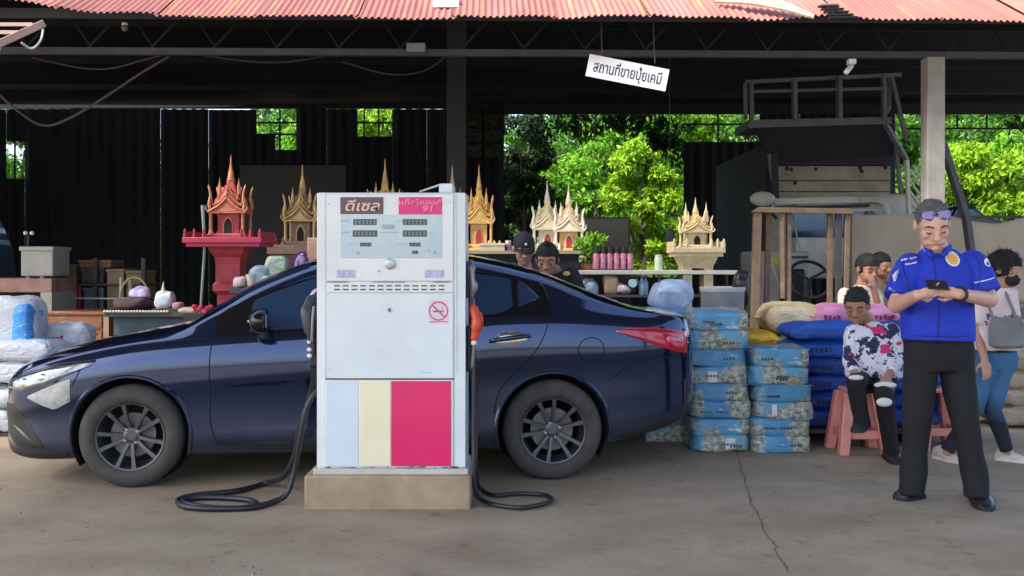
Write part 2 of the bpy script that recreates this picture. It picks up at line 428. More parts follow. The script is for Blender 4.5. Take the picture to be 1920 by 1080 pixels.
# lattice beam along the eave
by = 0.35; bz = CAMH + 390*9.35/F
lat = mat('grimy_grey_angle_iron', (0.055, 0.055, 0.07), 0.7, var=0.3)
MB().box(-12.5, 12.5, by-.03, by+.03, bz-.03, bz+.03).build('truss_chord', lat, shed, local=True)
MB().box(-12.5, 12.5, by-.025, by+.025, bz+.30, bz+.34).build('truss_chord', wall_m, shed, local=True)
for i in range(-15, 16):
    xx = i*0.56 + 0.1; mb = MB(); mb.bar((xx, by, bz+.03), (xx+.26, by, bz+.31), .02).bar((xx+.02, by+.004, bz+.03), (xx-.16, by+.004, bz+.31), .014)
    mb.build('truss_web', wall_m, shed, local=True)
# posts
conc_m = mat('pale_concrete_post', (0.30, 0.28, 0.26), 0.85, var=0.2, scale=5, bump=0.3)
def shed_post(px, Y, w, m, top):
    c = (px-960)*Y/F; b = MB().box(c-w/2, c+w/2, Y-w/2, Y+w/2, 0, top)
    b.build('post', m, shed, bevel=.008)
shed_post(1749, 9.40, 0.162, conc_m, bz-0.035)
shed_post(856, 11.6, 0.21, mat('shaded_concrete_post', (0.035, 0.035, 0.045), 0.9, var=0.3, bump=0.3), 4.2)  # inner post's shade is in its dark concrete colour
shed_post(-420, 9.40, 0.162, conc_m, bz-0.035); shed_post(2600, 9.40, 0.162, conc_m, bz-.035)
# inner roof trusses
for yy in (2.6, 5.0, 7.6, 10.2):
    zz = 4.55 if yy > 3 else 4.1
    mb = MB().box(-12.4, 12.4, yy-.04, yy+.04, zz, zz+.1)
    mb.build('tie_beam', wall_m, shed, local=True)
# back wall: corrugated sheets with openings
WY = 21.5
def wall_sheet(pa, pb, ya, yb):
    """pixel window on the back wall; ya above yb"""
    a = P(pa, ya, WY); b = P(pb, yb, WY); z1, z0 = a.z, max(0.0, b.z); W_ = b.x - a.x
    waves = max(2, int(W_/0.2)); off = rng.uniform(-.02, .02)
    n, rows = corr(W_, z1-z0, waves, 0.03, 1, lambda s, l, w: (a.x+s, WY + off + w, z0 + l), per=4)
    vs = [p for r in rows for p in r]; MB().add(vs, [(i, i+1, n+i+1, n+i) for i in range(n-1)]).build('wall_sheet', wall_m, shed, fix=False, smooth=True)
cols = [-140,-60,10,45,130,215,300,390,480,515,555,612,670,735,800,868]
YT = 204.5
fb_ = [P(-500, 190, 21.6), P(2500, 203, 21.6)]; MB().box(fb_[0].x, fb_[1].x, 21.62, 21.7, fb_[1].z, fb_[0].z).build('back_fascia', wall_m, shed)
fb_ = [P(945, 195, 21.3), P(2500, 214, 21.3)]; MB().box(fb_[0].x, fb_[1].x, 21.25, 21.35, fb_[1].z, fb_[0].z).build('back_fascia', wall_m, shed)
for a, b in zip(cols, cols[1:]):
    if (a, b) == (10, 45): wall_sheet(a, b, YT, 265); wall_sheet(a, b, 335, 640)
    elif (a, b) == (480, 515): wall_sheet(a, b, 250, 640)
    elif (a, b) == (515, 555): wall_sheet(a, b, 281, 640)
    elif (a, b) == (670, 735): wall_sheet(a, b, 256, 640)
    else: wall_sheet(a, b, YT + rng.choice([0, 0, 1, -2]), 640)
wall_sheet(868, 945, 202, 640)
wall_sheet(945, 1282, 520, 640)
for a, b in ((1282, 1345), (1345, 1425)): wall_sheet(a, b, 266, 640)
wall_sheet(1425, 1500, 202, 640); wall_sheet(1500, 1580, 203, 640); wall_sheet(1580, 1680, 202, 640)
for (x0, x1, y0, y1, vb, hb) in ((480,555,205,281,(525,),(230,252)), (670,735,205,256,(683,710),(230,)), (10,45,265,335,(28,),()), (1282,1425,210,266,(1346,),(233,)), (1690,1960,215,240,(1742,1795,1850,1905),(241,))):
    for q in vb: MB().bar(P(q, y0, WY-.05), P(q, y1, WY-.05), .03).build('window_bar', wall_m, shed)
    for q in hb: MB().bar(P(x0, q, WY-.06), P(x1, q, WY-.06), .035).build('window_bar', wall_m, shed)
dimg = mat('dirty_glass_reflection', (0.012, 0.03, 0.016), 0.25, var=0.8, scale=9)  # dirty panes with a dim green tree reflection coloured in
for i in range(2):
    for j in range(3):
        a = P(872+36*i, 214+29*j, WY); b = P(904+36*i, 239+29*j, WY)
        MB().box(a.x, b.x, WY-.09, WY-.06, b.z, a.z).build('window_pane', dimg, shed)
# side walls of the shed
MB().box(-12.6, -12.5, 2.0, 12.6, 0, 5.2).build('side_wall', wall_m, shed, local=True)
# things fixed to the front of the roof
MB().add([P(812,-6,9.12), P(860,-6,9.12), P(860,13,8.98), P(812,13,8.98)], [(0,1,2,3)]).build('roof_patch', mat('white_patch', (0.72,0.74,0.76), .5), shed)
strip = mat('bare_bright_tin', (0.42, 0.38, 0.29), 0.42, metal=0.3, var=0.25)
def onroof(px, py, up=0.03):
    """point on the sloping roof seen at this pixel"""
    t = (HZ - py)/F                        # ray: z = CAMH + t*Y
    Y = (EAVE_Z - (EAVE_Y-.25)*PITCH - CAMH) / (t - PITCH)
    p = P(px, py, Y); return p + Vector((0, -0.4*up, up))
fl = T('metal_flashing', 'loose curved strip of bare tin lying on the red roof', 'metal strip', onroof(1430, 25))
top = crv([onroof(1340,9,.05), onroof(1400,11,.09), onroof(1460,20,.09), onroof(1525,39,.05)], 6); bot = crv([onroof(1340,12,.04), onroof(1400,20,.06), onroof(1460,30,.06), onroof(1525,42,.04)], 6)
n = len(top); MB().add(top+bot+[p+Vector((0,.01,-.012)) for p in bot], [(i,i+1,i+1+n,i+n) for i in range(n-1)]+[(i+n,i+1+n,i+1+2*n,i+2*n) for i in range(n-1)]).build('strip', strip, fl, smooth=True)
for i in range(5):
    a = onroof(1534+5*i, 17+5.2*i, .02); b = onroof(1572+9*i, 16+5.4*i, .02)
    MB().bar(a, b, .035, .016).build('torn_roof_slat', under_m, shed)
MB().bar(onroof(1538,16,.03), onroof(1570,14,.03), .03, .012).build('torn_roof_slat', strip, shed)

# ---------------------------------------------------------------- trees behind the shed
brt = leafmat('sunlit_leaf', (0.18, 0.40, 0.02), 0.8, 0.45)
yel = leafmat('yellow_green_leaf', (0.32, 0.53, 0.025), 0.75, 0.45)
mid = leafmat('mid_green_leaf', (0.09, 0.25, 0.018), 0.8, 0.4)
drk = leafmat('shaded_leaf', (0.02, 0.06, 0.012), 0.5, 0.25)  # leaves standing in shade, their darkness put into the colour
bark = mat('grey_brown_bark', (0.09, 0.07, 0.05), 0.9, var=0.4, bump=0.6)
def tree(px, Y, ztop, rad, m, n, seed, label, leafsize=0.16, zlow=0.15, cat='tree', name='leafy_tree', group='trees behind the shed'):
    r = random.Random(seed); x = (px-960)*Y/F
    t = T(name, label, cat, (x, Y, 0), 0, group)
    b = MB(); b.tube(crv([(x, Y, -.05), (x+.08, Y, ztop*.3), (x-.05, Y+.1, ztop*.6), (x+.1, Y, ztop*.85)], 4), [0.13-0.09*i/12 for i in range(13)], 8)
    for k in range(6):
        a = r.uniform(0, 6.3); z = ztop*r.uniform(.3, .7); b.tube([(x, Y, z), (x+math.cos(a)*rad*.5, Y+math.sin(a)*rad*.5, z+ztop*.15), (x+math.cos(a)*rad*.85, Y+math.sin(a)*rad*.8, z+ztop*.22)], [.05, .035, .012], 6)
    b.build('trunk', bark, t, smooth=True)
    cl = []; K = 44
    for k in range(K):
        f = r.random()**.8; z = zlow + (ztop-zlow)*f; w = rad*(0.55+0.75*math.sin(math.pi*min(.95, .15+f*.85)))
        a = r.uniform(0, 6.3); d = w*r.uniform(.3, .95); s = r.uniform(.28, .6)*rad*.6
        cl.append(((x+math.cos(a)*d, Y+math.sin(a)*d*.7, z), (s, s, s*r.uniform(.5, .9)), int(1.7*n/K*r.uniform(.6, 1.4))))
    leaves('crown', m, t, cl, leafsize, seed, droop=.5)
    return t
tree(1040, 25.5, 3.8, 1.3, brt, 9000, 1, 'leafy green tree behind the shed opening, left of the bright bamboo')
tree(1120, 27.5, 5.2, 1.5, brt, 12000, 2, 'bright green tree filling the middle of the shed opening')
tree(1205, 25.0, 4.4, 1.0, yel, 11000, 3, 'yellow green feathery bamboo clump beside the spirit houses', .15, .1, 'bamboo', 'bamboo_clump', None)
tree(1285, 28.5, 5.5, 1.6, brt, 10000, 4, 'bright tree seen through the high opening left of the truck rack')
tree(1375, 29.0, 5.4, 1.3, mid, 8000, 5, 'green tree seen just left of the truck rack')
tree(1745, 26.5, 4.2, 1.2, mid, 9000, 6, 'green tree between truck and concrete post')
tree(1835, 24.5, 4.0, 1.3, yel, 12000, 7, 'sunlit yellow green bush right of the concrete post')
tree(1925, 26.0, 4.4, 1.5, brt, 12000, 8, 'bright green tree at the right edge of the photo')
tree(2060, 27.0, 5.0, 1.8, mid, 7000, 14, 'green tree past the right end of the shed')
tree(518, 27.0, 5.2, 1.3, brt, 7000, 9, 'green tree seen through the middle gap in the dark back wall')
tree(702, 27.0, 5.2, 1.2, yel, 7000, 10, 'light green tree seen through the barred gap left of the middle post')
tree(40, 28.0, 5.2, 1.6, mid, 7000, 11, 'green tree seen through the narrow slot in the left wall')
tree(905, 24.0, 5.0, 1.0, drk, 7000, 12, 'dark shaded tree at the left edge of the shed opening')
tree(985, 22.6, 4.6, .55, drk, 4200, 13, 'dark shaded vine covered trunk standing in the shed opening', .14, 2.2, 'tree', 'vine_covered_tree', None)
tree(1000, 30.0, 5.0, 1.7, mid, 9000, 15, 'green tree filling the left half of the shed opening behind')
tree(1240, 31.0, 5.4, 1.8, brt, 10000, 16, 'bright tree behind the bamboo clump at the right of the opening')
tree(1150, 36, 7.5, 4.5, mid, 16000, 21, 'tall green tree far behind the shed opening', .26)
tree(1500, 38, 7.5, 5, mid, 14000, 22, 'tall green tree far behind the truck', .26)
tree(1850, 36, 7.0, 4.5, mid, 16000, 23, 'tall green tree far behind the right end', .26)
tree(620, 38, 7.5, 5, mid, 12000, 24, 'tall green tree far behind the left wall', .26)
tree(120, 38, 7.5, 5, mid, 12000, 25, 'tall green tree far behind the left corner', .26)
# dark creeper hanging at the opening's top edge
cl = []
for px, py, s in ((1060,222,.3),(1100,235,.32),(1150,215,.25),(1180,228,.3),(1220,225,.3),(1250,245,.35),(1268,280,.3),(1010,250,.3),(955,330,.22),(1235,262,.2)):
    cl.append((P(px, py, 21.9), (s*1.2, .25, s), 260))
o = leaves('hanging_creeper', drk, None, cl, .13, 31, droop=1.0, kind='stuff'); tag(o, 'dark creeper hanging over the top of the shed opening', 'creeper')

# undergrowth between the trees
cl = [((x + rng.uniform(-.5,.5), 29.5 + rng.uniform(-1.2, 2.5), rng.uniform(.3, 2.4)), (1.0, .8, .9), 420) for x in np.arange(-17, 20, .8)]
o = leaves('undergrowth', mid, None, cl, .2, 33, droop=.3, kind='stuff'); tag(o, 'dense green undergrowth behind the shed', 'undergrowth')
# flat roof of the filling station over the forecourt: it shades the dispenser, the car and the ground
cano = T('station_canopy', 'flat grey filling station canopy roof on steel posts over the forecourt', 'canopy', (0, 0, 0))
can_m = mat('grey_canopy_sheet', (.16,.16,.17), .8, var=.2)
MB().box(-7.5, 7.5, 0.3, 7.0, 4.90, 5.05).build('roof_slab', can_m, cano)
MB().box(-7.6, 7.6, 7.0, 7.1, 4.85, 5.1).build('fascia_board', mat('white_fascia', (.6,.6,.6), .5), cano)
for i, j in ((-6.5,0.8),(6.5,0.8)):
    MB().box(i-.1, i+.1, j-.1, j+.1, 0, 4.9).build('canopy_post', can_m, cano)

# loose grit and bits of dry leaf on the apron
gv = MB(); r_ = random.Random(21)
for k in range(420):
    Y = r_.uniform(4.3, 7.0); X = r_.uniform(-4.2, 4.2)*Y/5.5; q = r_.uniform(.002, .007) if k % 9 else r_.uniform(.008, .014)
    a = r_.uniform(0, 6.3); pts = [(X+q*math.cos(a+t)*r_.uniform(.7,1.3), Y+q*math.sin(a+t)*r_.uniform(.7,1.3), .0) for t in (0, 1.6, 3.1, 4.7)]
    gv.add(pts + [(X, Y, q*.8)], [(0,1,4),(1,2,4),(2,3,4),(3,0,4)])
o = gv.build('gravel', mat('grit', (.20,.165,.125), .9, var=.5, scale=3), loc=(0,0,0)); o['kind'] = 'stuff'; tag(o, 'loose grit scattered on the concrete apron', 'grit')
# ---------------------------------------------------------------- the dark blue sedan
TH = R(4.9)
car = T('sedan_car', 'dark navy blue sedan with dusty sills parked behind the fuel dispenser', 'car', (-2.373, 6.987, 0), TH)
def paint():
    m = bpy.data.materials.new('navy_car_paint'); m.use_nodes = True; t = m.node_tree; N = t.nodes; L = t.links
    b = N['Principled BSDF']; tc = N.new('ShaderNodeTexCoord'); sp = N.new('ShaderNodeSeparateXYZ'); L.new(tc.outputs['Object'], sp.inputs[0])
    nz = N.new('ShaderNodeTexNoise'); nz.inputs['Scale'].default_value = 3.0; nz.inputs['Detail'].default_value = 8; L.new(tc.outputs['Object'], nz.inputs['Vector'])
    # road dust thrown up on the sills: strongest at the bottom edge, broken by noise
    mr = N.new('ShaderNodeMapRange'); mr.inputs['From Min'].default_value = 0.50; mr.inputs['From Max'].default_value = 0.16; L.new(sp.outputs['Z'], mr.inputs['Value'])
    mu = N.new('ShaderNodeMath'); mu.operation = 'MULTIPLY'; L.new(mr.outputs[0], mu.inputs[0])
    nr_ = N.new('ShaderNodeMapRange'); nr_.inputs['From Min'].default_value = .3; nr_.inputs['From Max'].default_value = .7; nr_.inputs['To Min'].default_value = .35; nr_.inputs['To Max'].default_value = 1.0
    L.new(nz.outputs[0], nr_.inputs['Value']); L.new(nr_.outputs[0], mu.inputs[1])
    mu2 = N.new('ShaderNodeMath'); mu2.operation = 'MULTIPLY_ADD'; mu2.inputs[1].default_value = 0.62; mu2.inputs[2].default_value = 0.03; L.new(mu.outputs[0], mu2.inputs[0])
    mx = N.new('ShaderNodeMix'); mx.data_type = 'RGBA'; mx.inputs[6].default_value = (0.003, 0.020, 0.080, 1); mx.inputs[7].default_value = (0.15, 0.14, 0.135, 1)
    L.new(mu2.outputs[0], mx.inputs[0]); L.new(mx.outputs[2], b.inputs['Base Color'])
    iv = N.new('ShaderNodeMath'); iv.operation = 'SUBTRACT'; iv.inputs[0].default_value = 1.0; L.new(mu2.outputs[0], iv.inputs[1])
    L.new(iv.outputs[0], b.inputs['Coat Weight'])
    r = N.new('ShaderNodeMapRange'); r.inputs['To Min'].default_value = 0.10; r.inputs['To Max'].default_value = 0.85; L.new(mu2.outputs[0], r.inputs['Value']); L.new(r.outputs[0], b.inputs['Roughness'])
    b.inputs['Metallic'].default_value = 0.7; b.inputs['Coat Roughness'].default_value = 0.035
    return m
paint_m = paint()
glass_m = mat('tinted_car_glass', (0.035, 0.085, 0.19), 0.05, var=0.1, metal=.55, coat=0.5)
gloss_m = mat('gloss_black_trim', (0.006, 0.006, 0.008), 0.12, var=0.1)
blackp_m = mat('black_plastic', (0.012, 0.012, 0.014), 0.5, var=0.2)
rub_m = mat('dusty_tyre_rubber', (0.055, 0.05, 0.047), 0.85, var=0.35, scale=7)
alloy_m = mat('dusty_alloy', (0.10, 0.10, 0.11), 0.42, metal=0.7, var=0.15)
chrome_m = mat('chrome', (0.75, 0.76, 0.78), 0.08, metal=1.0, var=0.05)
red_m = mat('red_lamp_plastic', (0.42, 0.006, 0.025), 0.12, var=0.15, coat=1.0)
lens_m = mat('clear_lamp_lens', (0.20, 0.22, 0.24), 0.08, var=0.5, scale=14, metal=0.6, coat=1.0)
dark_m = mat('wheel_arch_black', (0.006, 0.006, 0.006), 0.95, var=0.2)
paper_m = mat('white_paper', (0.42, 0.42, 0.40), 0.7, var=0.25, scale=18)
seam_m = mat('panel_gap', (0.002, 0.003, 0.005), 0.8, var=0.1)

W_ = pchip([-.90,-.88,-.85,-.79,-.70,-.52,-.2,0,.6,1.3,2.2,2.57,3.0,3.25,3.42,3.52,3.58,3.60],[.05,.28,.45,.60,.71,.79,.832,.842,.848,.8475,.846,.838,.80,.745,.67,.56,.36,.08])
ZT = pchip([-.90,-.88,-.80,-.66,-.32,.08,.25,.47,.68,.90,1.02,1.3,1.6,1.85,2.07,2.27,2.53,2.76,2.95,3.14,3.29,3.49,3.53,3.60],
           [.56,.615,.70,.775,.87,.945,.975,1.115,1.245,1.335,1.378,1.43,1.45,1.445,1.418,1.38,1.314,1.222,1.147,1.083,1.052,1.025,.97,.78])
ZB = pchip([-.90,-.85,-.75,-.55,-.3,.35,1,2.2,2.9,3.2,3.42,3.60],[.34,.22,.16,.145,.155,.17,.175,.175,.195,.25,.31,.47])
ZBE = pchip([-.90,-.80,-.66,-.32,.08,.5,1.0,1.5,2.0,2.3,2.6,3.0,3.3,3.48,3.60],[.53,.635,.70,.80,.87,.905,.935,.965,1.0,1.025,1.03,1.01,.99,.965,.74])
ZE = pchip([.25,.47,.68,.9,1.1,1.4,1.7,2.0,2.27,2.53,2.76,2.95,3.14,3.29,3.49,3.60],[.95,1.05,1.165,1.265,1.335,1.378,1.388,1.368,1.325,1.262,1.175,1.105,1.055,1.032,1.0,.76])
WE = pchip([.25,.47,.9,1.3,1.7,2.1,2.5,2.8,3.1,3.3,3.5,3.6],[.70,.675,.615,.58,.57,.575,.60,.63,.66,.66,.52,.05])
def chaikin(p, it):
    for _ in range(it):
        q = [p[0]]
        for a, b in zip(p, p[1:]): q += [(a[0]*.75+b[0]*.25, a[1]*.75+b[1]*.25), (a[0]*.25+b[0]*.75, a[1]*.25+b[1]*.75)]
        q.append(p[-1]); p = q
    return p
def sec(u):
    w, zt, zb, zbe = W_(u), ZT(u), ZB(u), ZBE(u)
    hood = min(1, max(0, (0.42-u)/0.22))
    ze0, we0 = ZE(max(u, .25)), min(WE(max(u, .25)), w*.93)
    ze1, we1 = zbe + .62*(zt-zbe), w*.80
    ze = ze0*(1-hood)+ze1*hood; we = we0*(1-hood)+we1*hood
    ze = min(ze, zt-.012); ze = max(ze, zbe+.01) if zbe+.01 < zt-.01 else (zbe+zt)/2
    h = zbe - zb; waist = math.exp(-((u-1.3)/.75)**2)
    p = [(w*.5, zb+.015), (w*.90, zb), (w*(.975-.012*waist), zb+.09), (w*(.975-.022*waist), zb+.30*h), (w*(.975-.016*waist), zb+.56*h+.05*(u-1.3)/2.6), (w*(1.002-.004*waist), zb+.66*h+.07*(u-1.3)/2.6), (w*1.002, zb+.72*h+.06*(u-1.3)/2.6), (w*.999, zb+.80*h),
         (w*.985, zb+.90*h), (w*.952, zbe), (we*.55+w*.952*.45, zbe*.5+ze*.5+.004), (we, ze), (we*.72, zt-(zt-ze)*.24), (we*.35, zt-(zt-ze)*.06), (0, zt)]
    return chaikin(p, 2)
_sc = {}
def seccache(u):
    k = round(u, 3)
    if k not in _sc: _sc[k] = sec(k)
    return _sc[k]
def yside(u, z):
    s = seccache(u)[4:-8]; zs = [a[1] for a in s]; ys = [a[0] for a in s]
    return float(np.interp(z, zs, ys))
def ztop_at(u, y):
    s = seccache(u)[-22:][::-1]; return float(np.interp(abs(y), [a[0] for a in s], [a[1] for a in s]))
us = [-.90,-.895,-.885,-.87,-.85,-.825]+list(np.linspace(-.79, 3.44, 150))+[3.47,3.50,3.525,3.55,3.57,3.585,3.595,3.60]
rings = []
for u in us:
    s = sec(u); rings.append([(u, -y, z) for y, z in s] + [(u, y, z) for y, z in s[::-1][1:]])
body = MB().loft(rings, True).build('body', [paint_m], car, local=True, smooth=True, angle=30)
# wheel arches
cm = MB()
for u in (0, 2.57):
    for sgn in (-1, 1): cm.lathe([(.352, sgn*.50), (.352, sgn*1.1)], (u, 0, .318), 48, 'y')
cut = cm.build('arch_cutter', dark_m, car, local=True)
md = body.modifiers.new('b', 'BOOLEAN'); md.object = cut; md.solver = 'EXACT'; md.operation = 'DIFFERENCE'
bpy.context.view_layer.update(); bake(body); bpy.data.objects.remove(cut)
body.data.polygons.foreach_set('use_smooth', [True]*len(body.data.polygons)); body.data.set_sharp_from_angle(angle=R(38))
for u in (0, 2.57):
    for sgn in (-1, 1):
        mb = MB(); mb.loft([[(u+.350*math.cos(a), sgn*y, .318+.350*math.sin(a)) for a in np.linspace(-.55, math.pi+.55, 40)] for y in (.52, .80)], False, closed=False)
        mb.add([(u+.34*math.cos(a), sgn*.53, .318+.34*math.sin(a)) for a in np.linspace(0, 6.283, 33)[:-1]], [tuple(range(32))])
        mb.build('wheel_arch_liner', dark_m, car, local=True, smooth=True)
        pts = []
        for a in np.linspace(-.42, math.pi+.42, 40):
            uu, zz = u+.36*math.cos(a), .318+.36*math.sin(a); zz = max(zz, ZB(uu)+.02)
            pts.append((uu, sgn*(yside(uu, zz)+.001), zz))
        MB().tube(pts, .013, 8).build('wheel_arch_lip', paint_m, car, local=True, smooth=True)
def strip_patch(name, m, u0, u1, zlo, zhi, off=.004, nu=28, nz_=7, sides=(-1, 1), thick=None, parent=None):
    r = []
    for sgn in sides:
        mb = MB(); vs = []; nn = nu + 1
        for i in range(nn):
            u = u0 + (u1-u0)*i/nu; a, b = zlo(u), max(zhi(u), zlo(u)+.001)
            for j in range(nz_+1):
                z = a + (b-a)*j/nz_; e = 0.0 if (i in (0, nu) or j in (0, nz_)) else 1.0
                vs.append((u, sgn*(yside(u, z) + off*(0.15+.85*e)), z))
        fs = [(i*(nz_+1)+j, (i+1)*(nz_+1)+j, (i+1)*(nz_+1)+j+1, i*(nz_+1)+j+1) for i in range(nu) for j in range(nz_)]
        mb.add(vs, fs); r.append(mb.build(name, m, parent or car, local=True, smooth=True, angle=60))
    return r
def L2(*p): return lambda u: float(np.interp(u, [a[0] for a in p], [a[1] for a in p]))
# windows
strip_patch('window_surround', gloss_m, .50, 2.56, lambda u: ZBE(u)+.004, lambda u: min(ZE(u)-.012, np.interp(u, [2.3, 2.56], [9, 1.115])) , off=.003, nu=60)
strip_patch('front_window', glass_m, .70, 1.36, lambda u: ZBE(u)+.022, lambda u: ZE(u)-.045, off=.008)
strip_patch('rear_window_glass', glass_m, 1.45, 2.33, lambda u: ZBE(u)+.022+max(0, u-2.22)*.18, lambda u: min(ZE(u)-.045, 1.33), off=.008)
strip_patch('quarter_window', glass_m, 2.355, 2.50, lambda u: ZBE(u)+.05+max(0, u-2.36)*.42, lambda u: min(ZE(u)-.05, 1.29-(u-2.35)*1.0), off=.008, nu=10)
def top_patch(name, m, u0, u1, k, off=.004):
    vs = []; nu, ny = 18, 20
    for i in range(nu+1):
        u = u0+(u1-u0)*i/nu; w = seccache(u)[-14][0]*k if True else 0
        for j in range(ny+1):
            y = -w + 2*w*j/ny; uu = u + (0.10*(abs(y)/max(w, .01))**2*(1 - i/nu) if u0 < 1 else -0.0)
            vs.append((uu, y, ztop_at(uu, y)+off))
    MB().add(vs, [(i*(ny+1)+j, (i+1)*(ny+1)+j, (i+1)*(ny+1)+j+1, i*(ny+1)+j+1) for i in range(nu) for j in range(ny)]).build(name, m, car, local=True, smooth=True, angle=60)
top_patch('windshield', glass_m, .30, 1.04, .96); top_patch('rear_windshield', glass_m, 2.34, 3.05, .9)
# panel gaps
def seam(pts, r=.0035, name='panel_gap', m=None):
    for sgn in (-1, 1):
        q = crv([(u, 0, z) for u, z in pts], 8)
        MB().tube([(p.x, sgn*(yside(p.x, p.z)+.0006), p.z) for p in q], r, 6).build(name, m or seam_m, car, local=True, smooth=True)
seam([(.485,.895),(.475,.75),(.475,.55),(.475,.40),(.50,.30),(.52,.255)])
seam([(1.40,.96),(1.395,.7),(1.395,.45),(1.395,.26)])
seam([(2.55,1.02),(2.52,.93),(2.47,.83),(2.38,.73),(2.28,.63),(2.22,.53),(2.20,.42)])
seam([(.52,.255),(.9,.25),(1.5,.25),(2.12,.262)])
seam([(-.30,.80),(-.1,.842),(.1,.872),(.44,.902)])
seam([(-.28,.752),(-.30,.70),(-.34,.62)])
seam([(2.93,.62),(3.05,.70),(3.2,.745),(3.42,.765)])
seam([(.36,.215),(1.0,.205),(1.6,.205),(2.2,.212)], .006, 'sill_strip', blackp_m)
# fuel door
pts = [(2.81+.083*math.cos(a), .815+.078*math.sin(a)) for a in np.linspace(0, 6.283, 33)]
MB().tube([(u, -(yside(u, z)+.0006), z) for u, z in pts], .0032, 6).build('fuel_door', seam_m, car, local=True, smooth=True)
# character line over the rear wheel catches light
# door handles
for u, z in ((1.28, .845), (2.30, .885)):
    for sgn in (-1, 1):
        y = yside(u, z)
        h = MB().tube([(u-.125, sgn*(y-.004), z-.012), (u-.10, sgn*(y+.026), z), (u, sgn*(y+.034), z+.012), (u+.09, sgn*(y+.028), z+.022), (u+.125, sgn*(y-.004), z+.020)], [.012,.015,.016,.015,.011], 10).build('door_handle', paint_m, car, local=True, smooth=True)
        MB().ell((u-.005, sgn*(y-.018), z-.004), (.135, .028, .056), Matrix.Rotation(-.08, 3, 'Y'), nu=28).build('handle_cup', chrome_m, h, local=True, smooth=True)
# lamps
strip_patch('headlight', lens_m, -.80, -.22, L2((-.80,.595),(-.66,.585),(-.5,.625),(-.35,.69),(-.22,.748)), L2((-.80,.625),(-.66,.672),(-.45,.735),(-.3,.766),(-.22,.766)), off=.012)
for sgn in (-1, 1):
    for u, z, r_ in ((-.64, .628, .036), (-.52, .668, .028)):
        MB().ell((u, sgn*(yside(u, z)+.004), z), (r_, .014, r_), nu=16).build('projector_lamp', chrome_m, car, local=True, smooth=True)
strip_patch('lamp_brow', gloss_m, -.80, -.20, L2((-.8,.623),(-.66,.670),(-.45,.733),(-.2,.764)), L2((-.8,.640),(-.66,.688),(-.45,.752),(-.2,.778)), off=.010, nz_=3)
strip_patch('taillight', red_m, 2.97, 3.47, L2((2.97,.925),(3.1,.885),(3.25,.83),(3.4,.785),(3.47,.775)), L2((2.97,.935),(3.05,.95),(3.25,.945),(3.40,.925),(3.47,.915)), off=.014)
strip_patch('taillight_clear', mat('pink_lamp_plastic', (.55,.10,.14), .15, var=.3, scale=25, coat=1.0), 3.30, 3.44, L2((3.3,.845),(3.44,.825)), L2((3.3,.905),(3.44,.895)), off=.020, nu=8, nz_=4)
# bumper openings
strip_patch('bumper_intake', blackp_m, -.845, -.52, L2((-.845,.33),(-.7,.25),(-.52,.235)), L2((-.845,.50),(-.72,.50),(-.62,.40),(-.52,.26)), off=.006)
strip_patch('bumper_lip', blackp_m, -.84, -.36, lambda u: ZB(u)+.012, lambda u: ZB(u)+.075, off=.010, nz_=3)
strip_patch('fog_lamp_trim', alloy_m, -.74, -.585, L2((-.74,.37),(-.66,.30),(-.585,.275)), L2((-.74,.385),(-.66,.345),(-.585,.285)), off=.012, nu=8, nz_=3)
strip_patch('rear_bumper_lower', blackp_m, 2.99, 3.52, lambda u: ZB(u)+.012, lambda u: ZB(u)+.07, off=.006, nz_=3)
strip_patch('paper_sticker', paper_m, -.62, -.35, L2((-.62,.545),(-.45,.475),(-.35,.53)), L2((-.62,.555),(-.52,.60),(-.44,.635),(-.35,.665)), off=.011, nu=10, nz_=4, sides=(-1,))
# grille and badge on the nose, number plate at the back
MB().box(-.905, -.875, -.30, .30, .44, .56).build('grille', blackp_m, car, local=True, bevel=.01)
MB().box(3.592, 3.606, -.26, .26, .60, .72).build('number_plate', paper_m, car, local=True, bevel=.004)
# mirrors
for sgn in (-1, 1):
    y = yside(.80, .93)
    mb = MB().ell((.80, sgn*(y+.135), 1.015), (.080, .125, .076), nu=20, nv=12)
    mb.v = [(min(v[0], .835), v[1], v[2]) for v in mb.v]
    mo = mb.build('wing_mirror', gloss_m, car, local=True, smooth=True)
    MB().box(.834, .838, sgn*(y+.135)-.085, sgn*(y+.135)+.085, .975, 1.055).build('mirror_glass', chrome_m, mo, local=True, bevel=.004)
    MB().tube([(.79, sgn*(y-.01), .93), (.80, sgn*(y+.05), .955), (.80, sgn*(y+.10), .975)], [.035,.03,.028], 8).build('mirror_stalk', gloss_m, mo, local=True, smooth=True)
    MB().tube([(.728, sgn*(y+.135-.09), 1.018), (.722, sgn*(y+.135), 1.02), (.735, sgn*(y+.135+.09), 1.018)], .006, 6).build('mirror_indicator', chrome_m, mo, local=True, smooth=True)
MB().tube([(.34, -.5, .985), (.40, -.3, .995), (.50, .3, 1.01)], .008, 6).build('wiper', blackp_m, car, local=True)
# underside
MB().box(-.6, 3.2, -.62, .62, .20, .30).build('underbody', dark_m, car, local=True)
